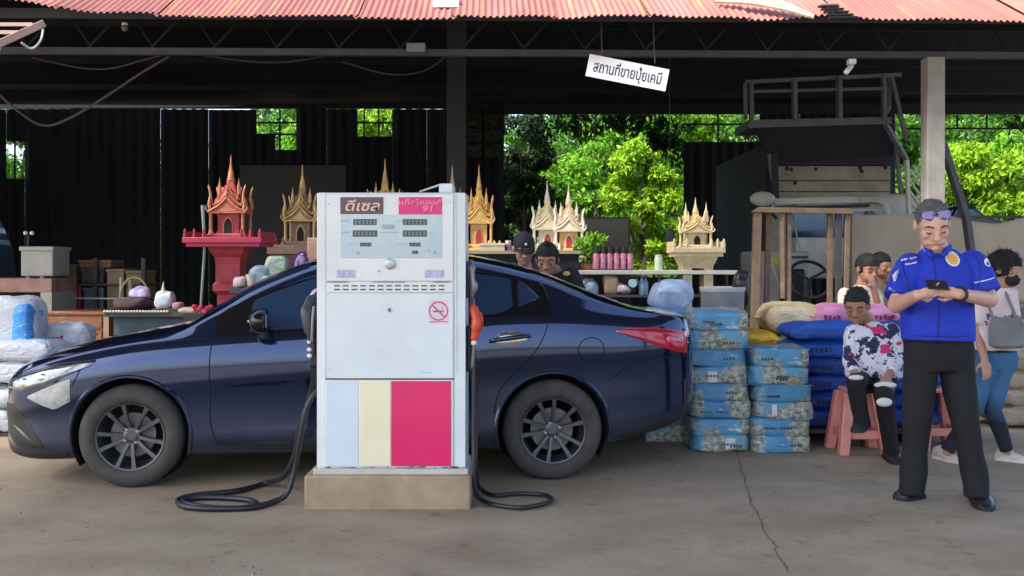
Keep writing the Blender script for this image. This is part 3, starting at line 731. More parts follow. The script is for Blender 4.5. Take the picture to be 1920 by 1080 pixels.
# wheels
def wheel(u, sgn, rot):
    e = bpy.data.objects.new('wheel', None); COL.objects.link(e); e.parent = car; e.empty_display_size = .1
    loc = (u, sgn*.735, .312); e.location = loc; e.rotation_euler = (0, rot, 0 if sgn < 0 else math.pi)
    WM[e.name] = wm(car) @ Matrix.Translation(loc) @ Matrix.Rotation(0 if sgn < 0 else math.pi, 4, 'Z') @ Matrix.Rotation(rot, 4, 'Y')
    return e
def wheel_parts(e):
    MB().lathe([(.205,-.070),(.212,-.082),(.240,-.092),(.275,-.088),(.300,-.070),(.312,-.045),(.313,0),(.312,.05),(.298,.08),(.25,.09),(.205,.07)], n=56, axis='y', cap=False).build('tyre', rub_m, e, local=True, smooth=True, angle=50)
    MB().lathe([(.208,-.074),(.205,-.083),(.196,-.080),(.188,-.05),(.175,.05),(.17,.06),(.205,.06)], n=56, axis='y', cap=False).build('rim', alloy_m, e, local=True, smooth=True, angle=50)
    sp = MB()
    for k in range(10):
        a = 2*math.pi*k/10 + (.055 if k % 2 else -.055); ca, sa = math.cos(a), math.sin(a); t = Vector((-sa, 0, ca))
        r0, r1 = Vector((ca*.04, -.052, sa*.04)), Vector((ca*.198, -.076, sa*.198))
        vs = []
        for c, w, d in ((r0, .013, .03), ((r0+r1)/2+Vector((0,-.004,0)), .0115, .02), (r1, .017, .02)):
            vs.append([c - t*w + Vector((0,d,0)), c - t*w*.8, c + t*w*.8, c + t*w + Vector((0,d,0))])
        sp.loft(vs, True)
    sp.build('spokes', alloy_m, e, local=True, smooth=True, angle=35)
    MB().lathe([(.052,-.03),(.05,-.052),(.030,-.060),(.028,-.056),(.001,-.057)], n=24, axis='y').build('hub', alloy_m, e, local=True, smooth=True)
    for k in range(4):
        a = R(45+90*k); MB().lathe([(.012,-.03),(.012,-.056),(.008,-.060),(.001,-.060)], (.047*math.cos(a), -.003, .047*math.sin(a)), 10, 'y').build('lug_nut', chrome_m, e, local=True, smooth=True)
    MB().lathe([(.135,-.005),(.135,.01),(.06,.01),(.06,-.01),(.001,-.01)], n=32, axis='y').build('brake_disc', mat('brake_steel', (.16,.15,.15), .5, metal=.6), e, local=True, smooth=True)
    MB().lathe([(.19, .04), (.001, .04)], n=32, axis='y').build('wheel_back', dark_m, e, local=True)
e0 = wheel(0, -1, .15); wheel_parts(e0)
for u, sgn, rot in ((2.57, -1, .42), (0, 1, .3), (2.57, 1, .1)):
    e = wheel(u, sgn, rot)
    for ch in list(e0.children):
        d = ch.copy(); COL.objects.link(d); d.parent = e

# ---------------------------------------------------------------- fuel dispenser
PF = 5.72
pump = T('fuel_dispenser', 'white fuel dispenser with pink panel and two hoses on a concrete block', 'fuel pump', ((733-960)*PF/F, PF+.2, 0))
white_m = mat('white_pump_enamel', (0.72, 0.735, 0.75), 0.4, var=0.09, scale=3.5, coat=0.15)
white2_m = mat('cool_white_pump_panel', (0.66, 0.72, 0.755), 0.4, var=0.08, scale=3, coat=0.2)
def pz(py): return CAMH - (py-HZ)*PF/F
def px_(px): return (px-960)*PF/F
def ppan(name, x0, x1, y0, y1, m, proud, parent=None, bevel=.003, y_in=.0, depth=None):
    return MB().box(px_(x0), px_(x1), PF-proud, PF + (depth if depth is not None else .01), pz(y1), pz(y0)).build(name, m, parent or pump, bevel=bevel)
ppan('cabinet', 594, 873, 361, 882, white_m, 0, bevel=.010, depth=.38)
plinth_m = mat('stained_tan_concrete', (0.33, 0.25, 0.165), 0.9, var=0.25, scale=5, bump=0.4)
MB().box((570-960)*5.656/F, (882-960)*5.656/F, 5.656, 6.15, -0.02, pz(888)).build('plinth', plinth_m, pump, bevel=.012)
MB().box(px_(588), px_(878), PF-.02, PF+.40, pz(889), pz(878)).build('base_skirt', mat('pale_skirt', (.5,.48,.44), .6, var=.15), pump, bevel=.004)
fas = ppan('display_fascia', 613, 850, 364, 527, white_m, .012)
vp = ppan('vent_panel', 613, 850, 530, 548, white_m, .010)
mp = ppan('upper_door', 613, 850, 550, 709, white2_m, .014)
lp = ppan('lower_door', 605, 850, 712, 875, white_m, .012)
ppan('corner_post', 852.5, 873, 362, 876, white2_m, .008)
ppan('corner_post', 594.5, 611, 362, 876, white_m, .006)
ppan('door_gap', 611, 852, 708.6, 712.4, mat('gap_grey', (.12,.12,.13), .8), .003)
ppan('pale_blue_panel', 612, 673, 714, 873, mat('pale_blue_panel', (.60,.69,.76), .4, var=.06, scale=3), .015, lp)
ppan('yellow_panel', 674, 733, 714, 873, mat('pale_yellow_panel', (.80,.75,.52), .4, var=.05, scale=3), .016, lp)
ppan('pink_panel', 734, 846, 714, 873, mat('hot_pink_panel', (.72,.010,.13), .3, var=.08, scale=2, coat=.3), .018, lp)
lcd_m = mat('lcd_dark', (.055,.075,.08), .2, var=.35, scale=60)
dp = ppan('display_window', 639, 829, 403, 484, mat('pale_display_plastic', (.47,.58,.64), .15, var=.08, scale=3, coat=.5), .015, fas, .002)
plateL = ppan('name_plate', 639, 719, 370, 401.5, mat('brown_name_plate', (.10,.068,.08), .35, var=.1), .018, fas, .002)
plateR = ppan('name_plate', 748, 829, 370, 402, mat('pink_name_plate', (.70,.02,.20), .35, var=.1), .018, fas, .002)
let_m = mat('peach_lettering', (.78,.52,.38), .5, var=.1)
text('lettering', 'ดีเซล', .078, let_m, plateL, facing((px_(679), PF-.0205, pz(387.5))), shear=.22, sx=1.25)
let2_m = mat('salmon_lettering', (.85,.28,.30), .5, var=.1)
text('lettering', 'แก๊สโซฮอล์', .036, let2_m, plateR, facing((px_(788), PF-.0205, pz(380))), sx=1.55)
text('lettering', '91', .048, let2_m, plateR, facing((px_(802), PF-.0205, pz(392))), shear=.2, sx=1.4)
for x0, x1, y0, y1 in ((663,707,411,422),(662,708,432,444),(676,697,455,462),(756,801,411,422),(756,801,432,444),(768,789,455,462),(773,784,470,476)):
    f = ppan('lcd_screen', x0, x1, y0, y1, lcd_m, .0175, dp, .001)
    for k in range(int((x1-x0)/7)):
        a = x0+3+k*7; MB().box(px_(a), px_(a+4), PF-.0185, PF-.017, pz(y1-2), pz(y0+2)).build('digit', mat('lcd_digit', (.14,.17,.17), .3), f)
fine_m = mat('faded_grey_print', (.33,.40,.45), .6)
for x0, x1, y0, y1 in ((641,656,413,415.5),(641,657,435,437),(650,668,457,458.5),(716,741,421,430),(713,748,435,437),(745,755,413,415),(806,813,435,438),(747,765,457,459),(660,664,468,472),(669,675,472,477),(803,807,468,472),(812,819,470,477)):
    ppan('print_mark', x0, x1, y0, y1, fine_m, .0158, dp, 0)
sti_m = mat('lilac_sticker', (.44,.45,.62), .5, var=.25, scale=30)
for x0, x1 in ((632,667),(797,833)): ppan('sticker', x0, x1, 506, 521, sti_m, .0128, fas, 0)
MB().lathe([(.031,-.013),(.030,-.024),(.020,-.028),(.001,-.028)], (px_(732), PF, pz(495)), 24, 'y').build('lock', mat('brushed_steel', (.42,.46,.46), .35, metal=.7), fas, smooth=True)
MB().lathe([(.007,-.012),(.006,-.018),(.001,-.018)], (px_(711), PF, pz(508)), 12, 'y').build('screw', fine_m, fas, smooth=True)
MB().lathe([(.014,-.014),(.014,-.019),(.001,-.019)], (px_(731), PF, pz(581)), 20, 'y').build('key_lock', mat('brushed_steel', (.42,.46,.46)), mp, smooth=True)
MB().box(px_(729.5), px_(732.5), PF-.0205, PF-.018, pz(584), pz(578)).build('keyhole', lcd_m, mp)
slot_m = mat('vent_dark', (.10,.10,.105), .8)
for k in range(13):
    for j, y in enumerate((534.5, 541.5)):
        x0 = 627 + k*16.3; MB().box(px_(x0), px_(x0+11), PF-.0112, PF-.008, pz(y+2.6), pz(y)).build('vent_slot', slot_m, vp)
ns = ppan('no_smoking_sign', 804, 842, 562, 608, mat('pinkish_white_sticker', (.72,.60,.66), .5, var=.06), .0148, mp, 0)
c = Vector((px_(822.5), PF-.0165, pz(583))); ring = mat('faded_red_print', (.55,.10,.20), .5)
mb = MB()
mb.loft([[c+Vector((r_*math.cos(a), 0, r_*math.sin(a))) for a in np.linspace(0, 6.2832, 41)[:-1]] for r_ in (.046, .054)], False)
mb.bar(c+Vector((-.034,-.0004,.034)), c+Vector((.034,-.0004,-.034)), .0012, .0085)
mb.build('prohibition_ring', ring, ns)
cg = mat('cigarette_print', (.28,.10,.18), .6); mb = MB()
mb.box(c.x-.030, c.x+.018, c.y+.0002, c.y+.0012, c.z-.007, c.z+.003).box(c.x+.021, c.x+.030, c.y+.0002, c.y+.0012, c.z-.007, c.z+.003)
mb.tube([c+Vector((.024,.0006,.006)), c+Vector((.018,.0006,.014)), c+Vector((.026,.0006,.022))], .0016, 5).build('cigarette_symbol', cg, ns)
ppan('print_mark', 806, 840, 602, 604, ring, .0152, ns, 0)
ppan('print_mark', 790, 808, 697, 698.2, fine_m, .0145, mp, 0)
# bent sheet metal cover on the top
tb = mat('pale_sheet_metal', (.52,.50,.50), .5, var=.15)
MB().add([P(786,358,5.80),P(823,345,5.80),P(823,345,6.02),P(786,358,6.02),P(786,361,5.80),P(823,349,5.80),P(823,349,6.02),P(786,361,6.02)],[(0,1,2,3),(7,6,5,4),(0,4,5,1),(1,5,6,2),(2,6,7,3),(3,7,4,0)]).build('top_flap', tb, pump)
MB().box(*[q for q in ((823-960)*5.80/F, (849-960)*5.80/F)], 5.80, 6.02, pz(361), CAMH-(344-HZ)*5.8/F).build('top_box', white2_m, pump, bevel=.006)
# right side: holster, nozzle, hose
ork = mat('orange_red_nozzle_cover', (.60,.075,.035), .4, var=.12)
hs_m = mat('black_hose_rubber', (.014,.015,.02), .42, var=.3, scale=12)
grey_m = mat('grey_fitting', (.22,.21,.22), .4, metal=.5, var=.3)
xr = px_(873)
MB().box(xr, xr+.05, PF+.06, PF+.22, pz(700), pz(612)).build('nozzle_holster', blackp_m, pump, bevel=.01)
MB().box(xr, xr+.025, PF+.05, PF+.20, pz(560), pz(490)).build('hose_bracket', blackp_m, pump, bevel=.006)
hx = px_(884)
noz = MB().tube(crv([(hx-.005, PF+.08, pz(566)), (hx+.012, PF+.03, pz(580)), (hx+.030, PF+.0, pz(600)), (hx+.022, PF+.0, pz(620)), (hx+.014, PF+.01, pz(640))], 4), [.016]*4+[.026]*4+[.030]*4+[.022]*4+[.014], 12).build('nozzle', ork, pump, smooth=True)
MB().tube(crv([(hx+.014, PF+.01, pz(640)), (hx+.012, PF+.02, pz(655)), (hx+.004, PF+.03, pz(690))], 5), .011, 8).build('spout', grey_m, noz, smooth=True)
MB().ell((hx+.014, PF+.0, pz(643)), (.017,.017,.015)).build('spout_ring', mat('pale_ring', (.7,.68,.66), .4), noz, smooth=True)
MB().tube(crv([(hx+.05, PF-.005, pz(585)), (hx+.062, PF-.01, pz(600)), (hx+.052, PF-.005, pz(622))], 4), .006, 6).build('trigger', mat('red_trigger', (.5,.02,.02), .4), noz, smooth=True)
MB().tube(crv([(hx-.01, PF+.1, pz(492)), (hx, PF+.06, pz(505)), (hx+.006, PF+.04, pz(523)), (hx+.016, PF+.04, pz(540)), (hx, PF+.05, pz(556)), (hx-.003, PF+.07, pz(570))], 4), [.022]*5+[.013]*5+[.020]*4+[.012]*4+[.02]*3, 10).build('swivel_joint', grey_m, pump, smooth=True)
def g(px, py): return G(px, py) + Vector((0, 0, .018))
MB().tube(crv([(hx-.01, PF+.05, pz(520)), (hx+.002, PF+.045, pz(600)), (hx+.010, PF+.03, pz(700)), (hx+.012, PF+.0, pz(820)), P(889,890,5.70), P(892,925,5.72), g(905,944), g(930,953), g(975,958), g(1015,952), g(1035,943), g(1020,934), g(975,931), g(930,934), g(905,925), P(893,890,5.82), (hx+.02, PF+.14, pz(780)), (hx+.022, PF+.12, pz(705)), (hx+.006, PF+.05, pz(688))], 7), .0125, 10).build('hose', hs_m, pump, smooth=True)
# left side: holster, grey nozzle, long looped hose
xl = px_(594)
MB().box(xl-.05, xl, PF+.06, PF+.22, pz(690), pz(600)).build('nozzle_holster', blackp_m, pump, bevel=.01)
nz2 = MB().tube(crv([(xl-.012, PF+.09, pz(548)), (xl-.045, PF+.05, pz(560)), (xl-.066, PF+.03, pz(580)), (xl-.060, PF+.02, pz(600)), (xl-.045, PF+.03, pz(628)), (xl-.035, PF+.05, pz(668))], 4), [.012]*4+[.022]*4+[.03]*4+[.028]*4+[.018]*4+[.012], 12).build('nozzle', mat('grey_black_nozzle', (.05,.055,.065), .4, var=.4), pump, smooth=True)
MB().tube(crv([(xl-.02, PF+.02, pz(575)), (xl-.025, PF+.005, pz(600)), (xl-.03, PF+.01, pz(640))], 4), .008, 8).build('trigger_guard', grey_m, nz2, smooth=True)
for y in (642, 656, 668): MB().ell((xl-.047, PF+.03, pz(y)), (.014,.014,.013)).build('spout_ring', mat('pale_ring', (.7,.68,.66)), nz2, smooth=True)
MB().tube(crv([(xl-.0, PF+.1, pz(550)), (xl-.02, PF+.07, pz(545)), (xl-.045, PF+.06, pz(556))], 4), .010, 8).build('swivel_joint', mat('pale_ring', (.7,.68,.66)), pump, smooth=True)
MB().tube(crv([(xl-.030, PF+.05, pz(690)), (xl-.035, PF+.08, pz(720)), P(580,748,5.84), P(562,800,5.90), P(553,850,5.95), P(532,893,6.02), g(497,912), g(440,927), g(370,934), g(334,944), g(352,957), g(420,960), g(478,955), g(468,944), g(410,939), g(356,940), g(345,949), g(400,958.5), g(470,958), g(512,947), P(538,925,5.80), P(553,880,5.82), P(563,820,5.80), P(575,765,5.80), (xl-.02, PF+.10, pz(735)), (xl-.004, PF+.14, pz(712))], 7), .0165, 10).build('hose', hs_m, pump, smooth=True)

# grime along the foot and seams of the dispenser
grime = mat('rusty_grime', (.30,.20,.12), .9, var=.5, scale=30)
r_ = random.Random(4)
for k in range(26):
    x0 = r_.uniform(598, 868); w = r_.uniform(2, 14); h = r_.uniform(.6, 3.0)
    MB().box(px_(x0), px_(min(870, x0+w)), PF-.0195, PF-.015, pz(876), pz(876-h)).build('rust_stain', grime, pump)
for (x0, y0, w, h) in ((614,528.2,40,1.0),(700,528.3,60,.8),(812,528.2,30,1.0),(614,709.6,70,.9),(740,709.8,50,.8),(846,640,3,1.2),(846,664,2.5,1),(618,690,3,1),(619,600,2,1.2),(843,380,2,1.5),(617,382,2,1.4)):
    MB().box(px_(x0), px_(x0+w), PF-.0152, PF-.009, pz(y0+h), pz(y0)).build('rust_stain', grime, pump)
MB().tube([P(855,365,5.705), P(857,700,5.705)], .0015, 5).build('scratch', fine_m, pump)
# ---------------------------------------------------------------- people
skinA = mat('warm_skin', (0.62, 0.36, 0.27), 0.5, var=0.08, scale=12)
skinB = mat('brown_skin', (0.36, 0.18, 0.12), 0.5, var=0.08, scale=12)
skinC = mat('light_brown_skin', (0.46, 0.25, 0.18), 0.5, var=0.08, scale=12)
hairm = mat('black_hair', (0.010, 0.009, 0.010), 0.75, var=0.4, scale=60, bump=0.5, bscale=120)
greyh = mat('cropped_grey_hair', (0.12, 0.11, 0.11), 0.7, var=0.35, scale=60, bump=0.6, bscale=150)
lipm = mat('lip_skin', (0.40, 0.17, 0.13), 0.5); browm = mat('dark_brow', (0.05, 0.035, 0.03), 0.8)
def hframe(c, yaw=0, pitch=0, roll=0, s=1.0):
    """head frame: x to the photo's right, -y out of the face, z up"""
    return Matrix.Translation(Vector(c)) @ Matrix.Rotation(yaw, 4, 'Z') @ Matrix.Rotation(roll, 4, 'Y') @ Matrix.Rotation(pitch, 4, 'X') @ Matrix.Scale(s, 4)
def add_head(mb, H, face=True):
    def p(*a): return H @ Vector(a)
    R3 = H.to_3x3(); s = R3.col[0].length; Rn = R3 * (1/s)
    def e(c, r): mb.ell(p(*c), [q*s for q in r], Rn, 20, 14)
    e((0,.012,.030), (.076,.096,.090)); e((0,-.022,-.040), (.062,.068,.075)); e((0,-.045,-.088), (.038,.036,.028))
    e((0,-.035,.02), (.066,.062,.075))
    if face:
        mb.caps(p(0,-.088,.016), p(0,-.108,-.026), .010*s, .0155*s, 10)
        for q in (-1, 1):
            e((q*.013,-.096,-.031), (.0115,.013,.010)); e((q*.043,-.058,-.020), (.023,.028,.026))
            mb.caps(p(q*.050,-.072,.026), p(q*.010,-.090,.024), .010*s, .011*s, 8)
            e((q*.032,-.078,.003), (.017,.012,.0095)); e((q*.078,.012,-.006), (.011,.024,.033)); e((q*.034,-.050,-.060), (.022,.030,.032))
        mb.caps(p(-.022,-.083,-.058), p(.022,-.083,-.058), .008*s, .008*s, 8); mb.caps(p(-.018,-.082,-.069), p(.018,-.082,-.069), .009*s, .009*s, 8)
        e((0,-.080,-.090), (.020,.016,.015))
def face_marks(H, parent, brow=browm):
    s = H.to_3x3().col[0].length
    for q in (-1, 1):
        MB().tube([H @ Vector((q*.016,-.1005,.030)), H @ Vector((q*.034,-.0945,.036)), H @ Vector((q*.053,-.081,.029))], [.0035*s,.0045*s,.003*s], 6).build('eyebrow', brow, parent, smooth=True)
        MB().tube([H @ Vector((q*.019,-.0875,-.0015)), H @ Vector((q*.032,-.0915,-.0045)), H @ Vector((q*.047,-.0835,-.001))], [.0022*s,.0032*s,.002*s], 6).build('eyelid_line', browm, parent, smooth=True)
    MB().tube([H @ Vector((-.023,-.0900,-.0635)), H @ Vector((0,-.0935,-.0640)), H @ Vector((.023,-.0900,-.0635))], [.0025*s,.0052*s,.0025*s], 6).build('lips', lipm, parent, smooth=True)
def hair_cap(H, parent, m, line, k=1.045, name='hair', jit=.004, lift=(0,0,0)):
    """line(x,y) -> lowest z kept on the skull (head units)"""
    nu, nv = 40, 26; vs = []; fs = []; rr = random.Random(3)
    for j in range(nv+1):
        th = math.pi*j/nv
        for i in range(nu):
            ph = 2*math.pi*i/nu
            x, y, z = .078*k*math.sin(th)*math.cos(ph), .098*k*math.sin(th)*math.sin(ph), .092*k*math.cos(th)
            y += .012; z += .030; zl = line(x, y)
            if z < zl: 
                f = .93; x *= f; y = .012 + (y-.012)*f
            q = 1 + rr.uniform(-jit, jit)*8
            vs.append(H @ (Vector((x*q, y, z*q)) + Vector(lift)))
    keep = []
    inv = H.inverted()
    for j in range(nv):
        for i in range(nu):
            f = (j*nu+i, (j+1)*nu+i, (j+1)*nu+(i+1)%nu, j*nu+(i+1)%nu)
            c = sum(((inv @ vs[a]) for a in f), Vector())/4
            if c.z > line(c.x, c.y) - .012: keep.append(f)
    return MB().add(vs, keep).build(name, m, parent, smooth=True, angle=180)
def hair_fuzz(H, hair_ob, m, line, n=500, size=.03, seed=1, k=1.06, down=.6):
    r = np.random.RandomState(seed); v = []; f = []; sc = H.to_3x3().col[0].length
    while len(v) < n*3:
        d = r.normal(size=3); d /= np.linalg.norm(d); p = Vector((.078*k*d[0], .098*k*d[1]+.012, .092*k*d[2]+.030))
        if p.z < line(p.x, p.y) + (.020 if p.y < -.01 else -.008): continue
        nn = Vector(d); t = Vector(r.normal(size=3)); t.z -= down; t = (t - nn*t.dot(nn)*.75); t.normalize(); s = t.cross(nn).normalized()*.0035
        L = size*r.uniform(.5, 1.3); i = len(v); v += [H @ (p - s), H @ (p + s), H @ (p + t*L + nn*.008)]; f.append((i, i+1, i+2))
    return MB().add(v, f).build('hair_locks', m, hair_ob, fix=False)
def add_hand(mb, w, d, nrm, side, curl=0.6, s=1.0):
    """w wrist, d pointing direction, nrm back-of-hand normal, side +1/-1 where the thumb leaves"""
    w = Vector(w); d = Vector(d).normalized(); nrm = Vector(nrm); nrm = (nrm - d*nrm.dot(d)).normalized(); t = d.cross(nrm)*side
    mb.ell(w + d*.045*s, (.050*s, .040*s, .017*s), Matrix((d, t, nrm)).transposed(), 14, 10)
    mb.caps(w, w + d*.03*s, .026*s, .028*s, 10)
    for k, (o, L) in enumerate(((.029,.070),(.010,.078),(-.010,.073),(-.028,.058))):
        a = w + d*.080*s + t*o*s; c = curl*(.9+.08*k); dd = (d*math.cos(c) - nrm*math.sin(c)).normalized(); d2 = (d*math.cos(c*2.0) - nrm*math.sin(c*2.0)).normalized()
        b = a + dd*L*.5*s; mb.caps(a, b, .0095*s, .0085*s, 8); mb.caps(b, b + d2*L*.5*s, .0085*s, .007*s, 8)
    a = w + d*.025*s + t*.030*s; b = a + (d*.6 + t*.75 - nrm*.25).normalized()*.040*s; mb.caps(a, b, .013*s, .011*s, 8); mb.caps(b, b + (d*.9 + t*.1 - nrm*.45).normalized()*.034*s, .011*s, .008*s, 8)
def ring(c, rx, ry, n=28, e=2.4, yaw=0.0):
    c = Vector(c); out = []
    for k in range(n):
        a = 2*math.pi*k/n; x = rx*math.copysign(abs(math.cos(a))**(2/e), math.cos(a)); y = ry*math.copysign(abs(math.sin(a))**(2/e), math.sin(a))
        out.append(c + Vector((x*math.cos(yaw)-y*math.sin(yaw), x*math.sin(yaw)+y*math.cos(yaw), 0)))
    return out
def hit(o, x, z, y0=-2.0, off=.002, dirn=(0,1,0)):
    inv = wm(o).inverted(); a = inv @ Vector((x, y0, z)); d = inv.to_3x3() @ Vector(dirn)
    ok, loc, nn, _ = o.ray_cast(a, d)
    return (wm(o) @ loc + Vector((0, -off, 0))) if ok else None
def shoe(parent, heel, toe, m, h=.10, w=.048, sole=None):
    heel = Vector(heel); toe = Vector(toe); d = toe - heel; L = d.length; d.normalize(); t = Vector((-d.y, d.x, 0)); rings = []
    for f, ww, hh in ((-.12,.55,.55),(-.06,.85,.85),(.1,1,1),(.3,.95,.95),(.5,1.0,.66),(.72,1.08,.52),(.9,.95,.42),(1.0,.62,.30),(1.04,.2,.15)):
        c = heel + d*L*f; rings.append([c + t*w*ww*math.cos(a)*(1 if math.sin(a) > -.2 else .96) + Vector((0,0, max(0.0, (h*hh)*(.5+.5*math.sin(a))))) for a in np.linspace(0, 2*math.pi, 17)[:-1]])
    o = MB().loft(rings).build('shoe', m, parent, smooth=True, angle=60)
    rs = [[c0 + t*w*ww*1.06*q + Vector((0,0,z)) for q, z in ((-1,.0),(1,.0),(1,.022),(-1,.022))] for ww, c0 in [(ww, heel + d*L*f) for f, ww in ((-.14,.6),(-.05,.95),(.3,1),(.72,1.1),(.92,.95),(1.05,.5))]]
    MB().loft(rs).build('sole', sole or mat('black_rubber_sole', (.012,.012,.013), .7), o, bevel=.004)
    return o

# --- the man in the blue shirt reading his phone
man = T('person', 'man in bright blue short sleeved shirt and black trousers looking down at a phone', 'person', (2.43, 5.84, 0))
Yb = 5.86
blue_m = mat('royal_blue_shirt', (0.010, 0.034, 0.46), 0.75, var=0.16, scale=6, bump=0.6, bscale=16)
blk_m = mat('black_trouser_cloth', (0.006, 0.006, 0.010), 0.85, var=0.3, scale=6, bump=0.6, bscale=14)
Hm = hframe(P(1748, 421, 5.74), yaw=R(-10), pitch=R(28), roll=R(-3), s=1.13)
def C(px, py, Y): return P(px, py, Y)
shL, shR = C(1709, 497, Yb), C(1822, 491, Yb)
elL, elR = C(1680, 572, 5.76), C(1856, 562, 5.78)
wrL, wrR = C(1721, 553, 5.47), C(1795, 551, 5.47)
b = MB(); add_head(b, Hm)
b.caps(Hm @ Vector((0,.02,-.06)), C(1758, 475, Yb), .062, .070)
b.loft([ring(C(1760, 640, Yb), .165, .10), ring(C(1760, 590, Yb), .165, .12), ring(C(1762, 520, Yb), .17, .10), ring(C(1760, 484, Yb), .10, .07)])
for s_, e_, w_ in ((shL, elL, wrL), (shR, elR, wrR)):
    b.caps(s_, e_, .058, .046); b.caps(e_, w_, .046, .030)
for hp, kn, an in ((C(1735, 665, Yb), C(1724, 785, 5.84), C(1712, 905, 5.86)), (C(1787, 665, Yb), C(1806, 782, 5.80), C(1829, 912, 5.78))):
    b.caps(hp, kn, .085, .058); b.caps(kn, an, .055, .040)
add_hand(b, wrL, Vector((.16, -.03, .035)), Vector((-.15, -.75, -.50)), 1, .38, .95)
add_hand(b, wrR, Vector((-.16, -.01, .025)), Vector((.15, -.75, -.50)), -1, .42, .95)
b.build('body', skinA, man, remesh=.0055, relax=3)
face_marks(Hm, man)
hair_cap(Hm, man, greyh, lambda x, y: .062 if y < -.045 else (.075 - (abs(x) > .05)*.04 if y < -.02 else (.0 if y < .05 else -.035)), k=1.02, jit=.0006)
hair_fuzz(Hm, bpy.data.objects['hair'], greyh, lambda x, y: .066 if y < -.045 else (.075 - (abs(x) > .05)*.04 if y < -.02 else (.0 if y < .05 else -.035)), 420, .008, 4, 1.015, .2)
# shirt
s = MB()
rings = [ring(C(1758, 637, Yb-.01), .197, .150), ring(C(1757, 620, Yb-.015), .200, .158), ring(C(1757, 585, Yb-.02), .202, .160), ring(C(1758, 545, Yb-.01), .200, .145), ring(C(1762, 515, Yb), .197, .130), ring(C(1764, 494, Yb), .176, .108), ring(C(1762, 479, Yb+.005), .128, .090), ring(C(1760, 466, Yb+.01), .080, .078)]
s.loft(rings)
for s_, e_, r1 in ((shL, elL, .086), (shR, elR, .086)):
    d = (e_ - s_); q = s_ + d*.80; s.caps(s_ + Vector((0,0,-.008)), s_+d*.1, .080, .084); s.tube([s_, s_+d*.3, s_+d*.55, q, q + d*.03], [.080, .083, .083, r1, r1*.98], 18)
sh = s.build('shirt', blue_m, man, remesh=.0075, relax=4, noise=.009, nscale=8)
# collar wings
for q in (-1, 1):
    a = C(1759 + q*24, 462, Yb-.045); MB().add([C(1758+q*5, 478, Yb-.118), C(1758+q*12, 466, Yb-.095), C(1758+q*24, 457, Yb-.02), C(1758+q*26, 466, Yb-.050), C(1758+q*19, 478, Yb-.116), C(1758+q*12, 483, Yb-.124)], [(0,1,4,5),(1,2,3,4)]).build('collar', blue_m, sh, smooth=True, fix=False).modifiers.new('t', 'SOLIDIFY').thickness = .006
zip_m = mat('dark_blue_zip', (.005,.012,.16), .6)
pts = [hit(sh, C(1757, y, 5.71).x, C(1757, y, 5.71).z, off=.001) for y in range(482, 634, 5)]
MB().tube([p for p in pts if p], .0035, 6).build('zip', zip_m, sh, smooth=True)
MB().tube(crv([p for p in [hit(sh, C(x, 631, 5.70).x, C(x, 631, 5.70).z, off=.0005) for x in range(1700, 1822, 8)] if p], 3), .0025, 6).build('hem_seam', zip_m, sh, smooth=True)
for sx_, pxs in ((1, (1829,1833,1835,1834,1831,1828)), (-1, (1702,1697,1694,1694,1696,1699))):
    q_ = [hit(sh, C(x_, y_, 5.78).x, C(x_, y_, 5.78).z, off=.0005) for x_, y_ in zip(pxs, (474,488,502,516,530,545))]
    q_ = [p for p in q_ if p]
    if len(q_) > 3: MB().tube(crv(q_, 3), .003, 6).build('sleeve_seam', zip_m, sh, smooth=True)
# embroidered name, badge, sleeve patches
wht = mat('white_embroidery', (.85,.85,.88), .7, var=.15, scale=200)
gold = mat('gold_embroidery', (.72,.42,.10), .6, var=.3, scale=120)
def stamp(name, cx, cy, shape, m, off=.003, Y=5.72, parent=sh):
    c = C(cx, cy, Y); vs = []
    for dx, dz in shape:
        h = hit(sh, c.x+dx, c.z+dz, off=off); vs.append(h if h else Vector((c.x+dx, 5.72, c.z+dz)))
    h = hit(sh, c.x, c.z, off=off+.001) or c
    n = len(vs); MB().add(vs+[h], [(i, (i+1)%n, n) for i in range(n)]).build(name, m, parent, smooth=True)
circ = lambda r, n=20: [(r*math.cos(2*math.pi*k/n), r*math.sin(2*math.pi*k/n)) for k in range(n)]
stamp('badge', 1793, 485, circ(.043), wht); stamp('badge_centre', 1793, 485, circ(.029), gold, .005)
for k in range(12):
    a = 2*math.pi*k/12; stamp('badge_ray', 1793 + 11.5*math.cos(a), 484 + 11.5*math.sin(a), circ(.006, 6), gold, .005)
stamp('sleeve_patch', 1849, 492, circ(.024, 16), wht, Y=5.80)
stamp('sleeve_patch', 1849, 494, circ(.012, 12), mat('blue_thread', (.05,.15,.5), .7), .005, Y=5.80)
rr = random.Random(5)
for (x0, x1, y0, y1) in ((1703, 1714, 488, 484), (1718, 1733, 484.5, 481), (1707, 1729, 495.5, 491.5)):
    x = x0
    while x < x1 - 1:
        w = rr.uniform(1.3, 2.8); f = (x-x0)/(x1-x0); y = y0+(y1-y0)*f
        stamp('name_embroidery', x, y, [(-w*.0012, -.0045), (w*.0012, -.0045), (w*.0012, rr.uniform(.001,.0055)), (-w*.0012, .0045)], wht, .003); x += w + .7
stamp('sleeve_mark', 1673, 516, [(-.006,-.035),(.004,-.03),(.008,.035),(-.002,.03)], wht, Y=5.80)
for k in range(9):
    f = k/8; stamp('sleeve_piping', 1832+f*32, 530-f*9, [(-.0075,-.003),(.0075,.000),(.0075,.004),(-.0075,.001)], wht, .003, Y=5.74)
for k in range(3): stamp('sleeve_print', 1668+k*5, 540+k*3, [(-.006,-.004),(.006,-.003),(.006,.005),(-.006,.003)], mat('pale_blue_print', (.3,.45,.8), .7), .003, Y=5.72)
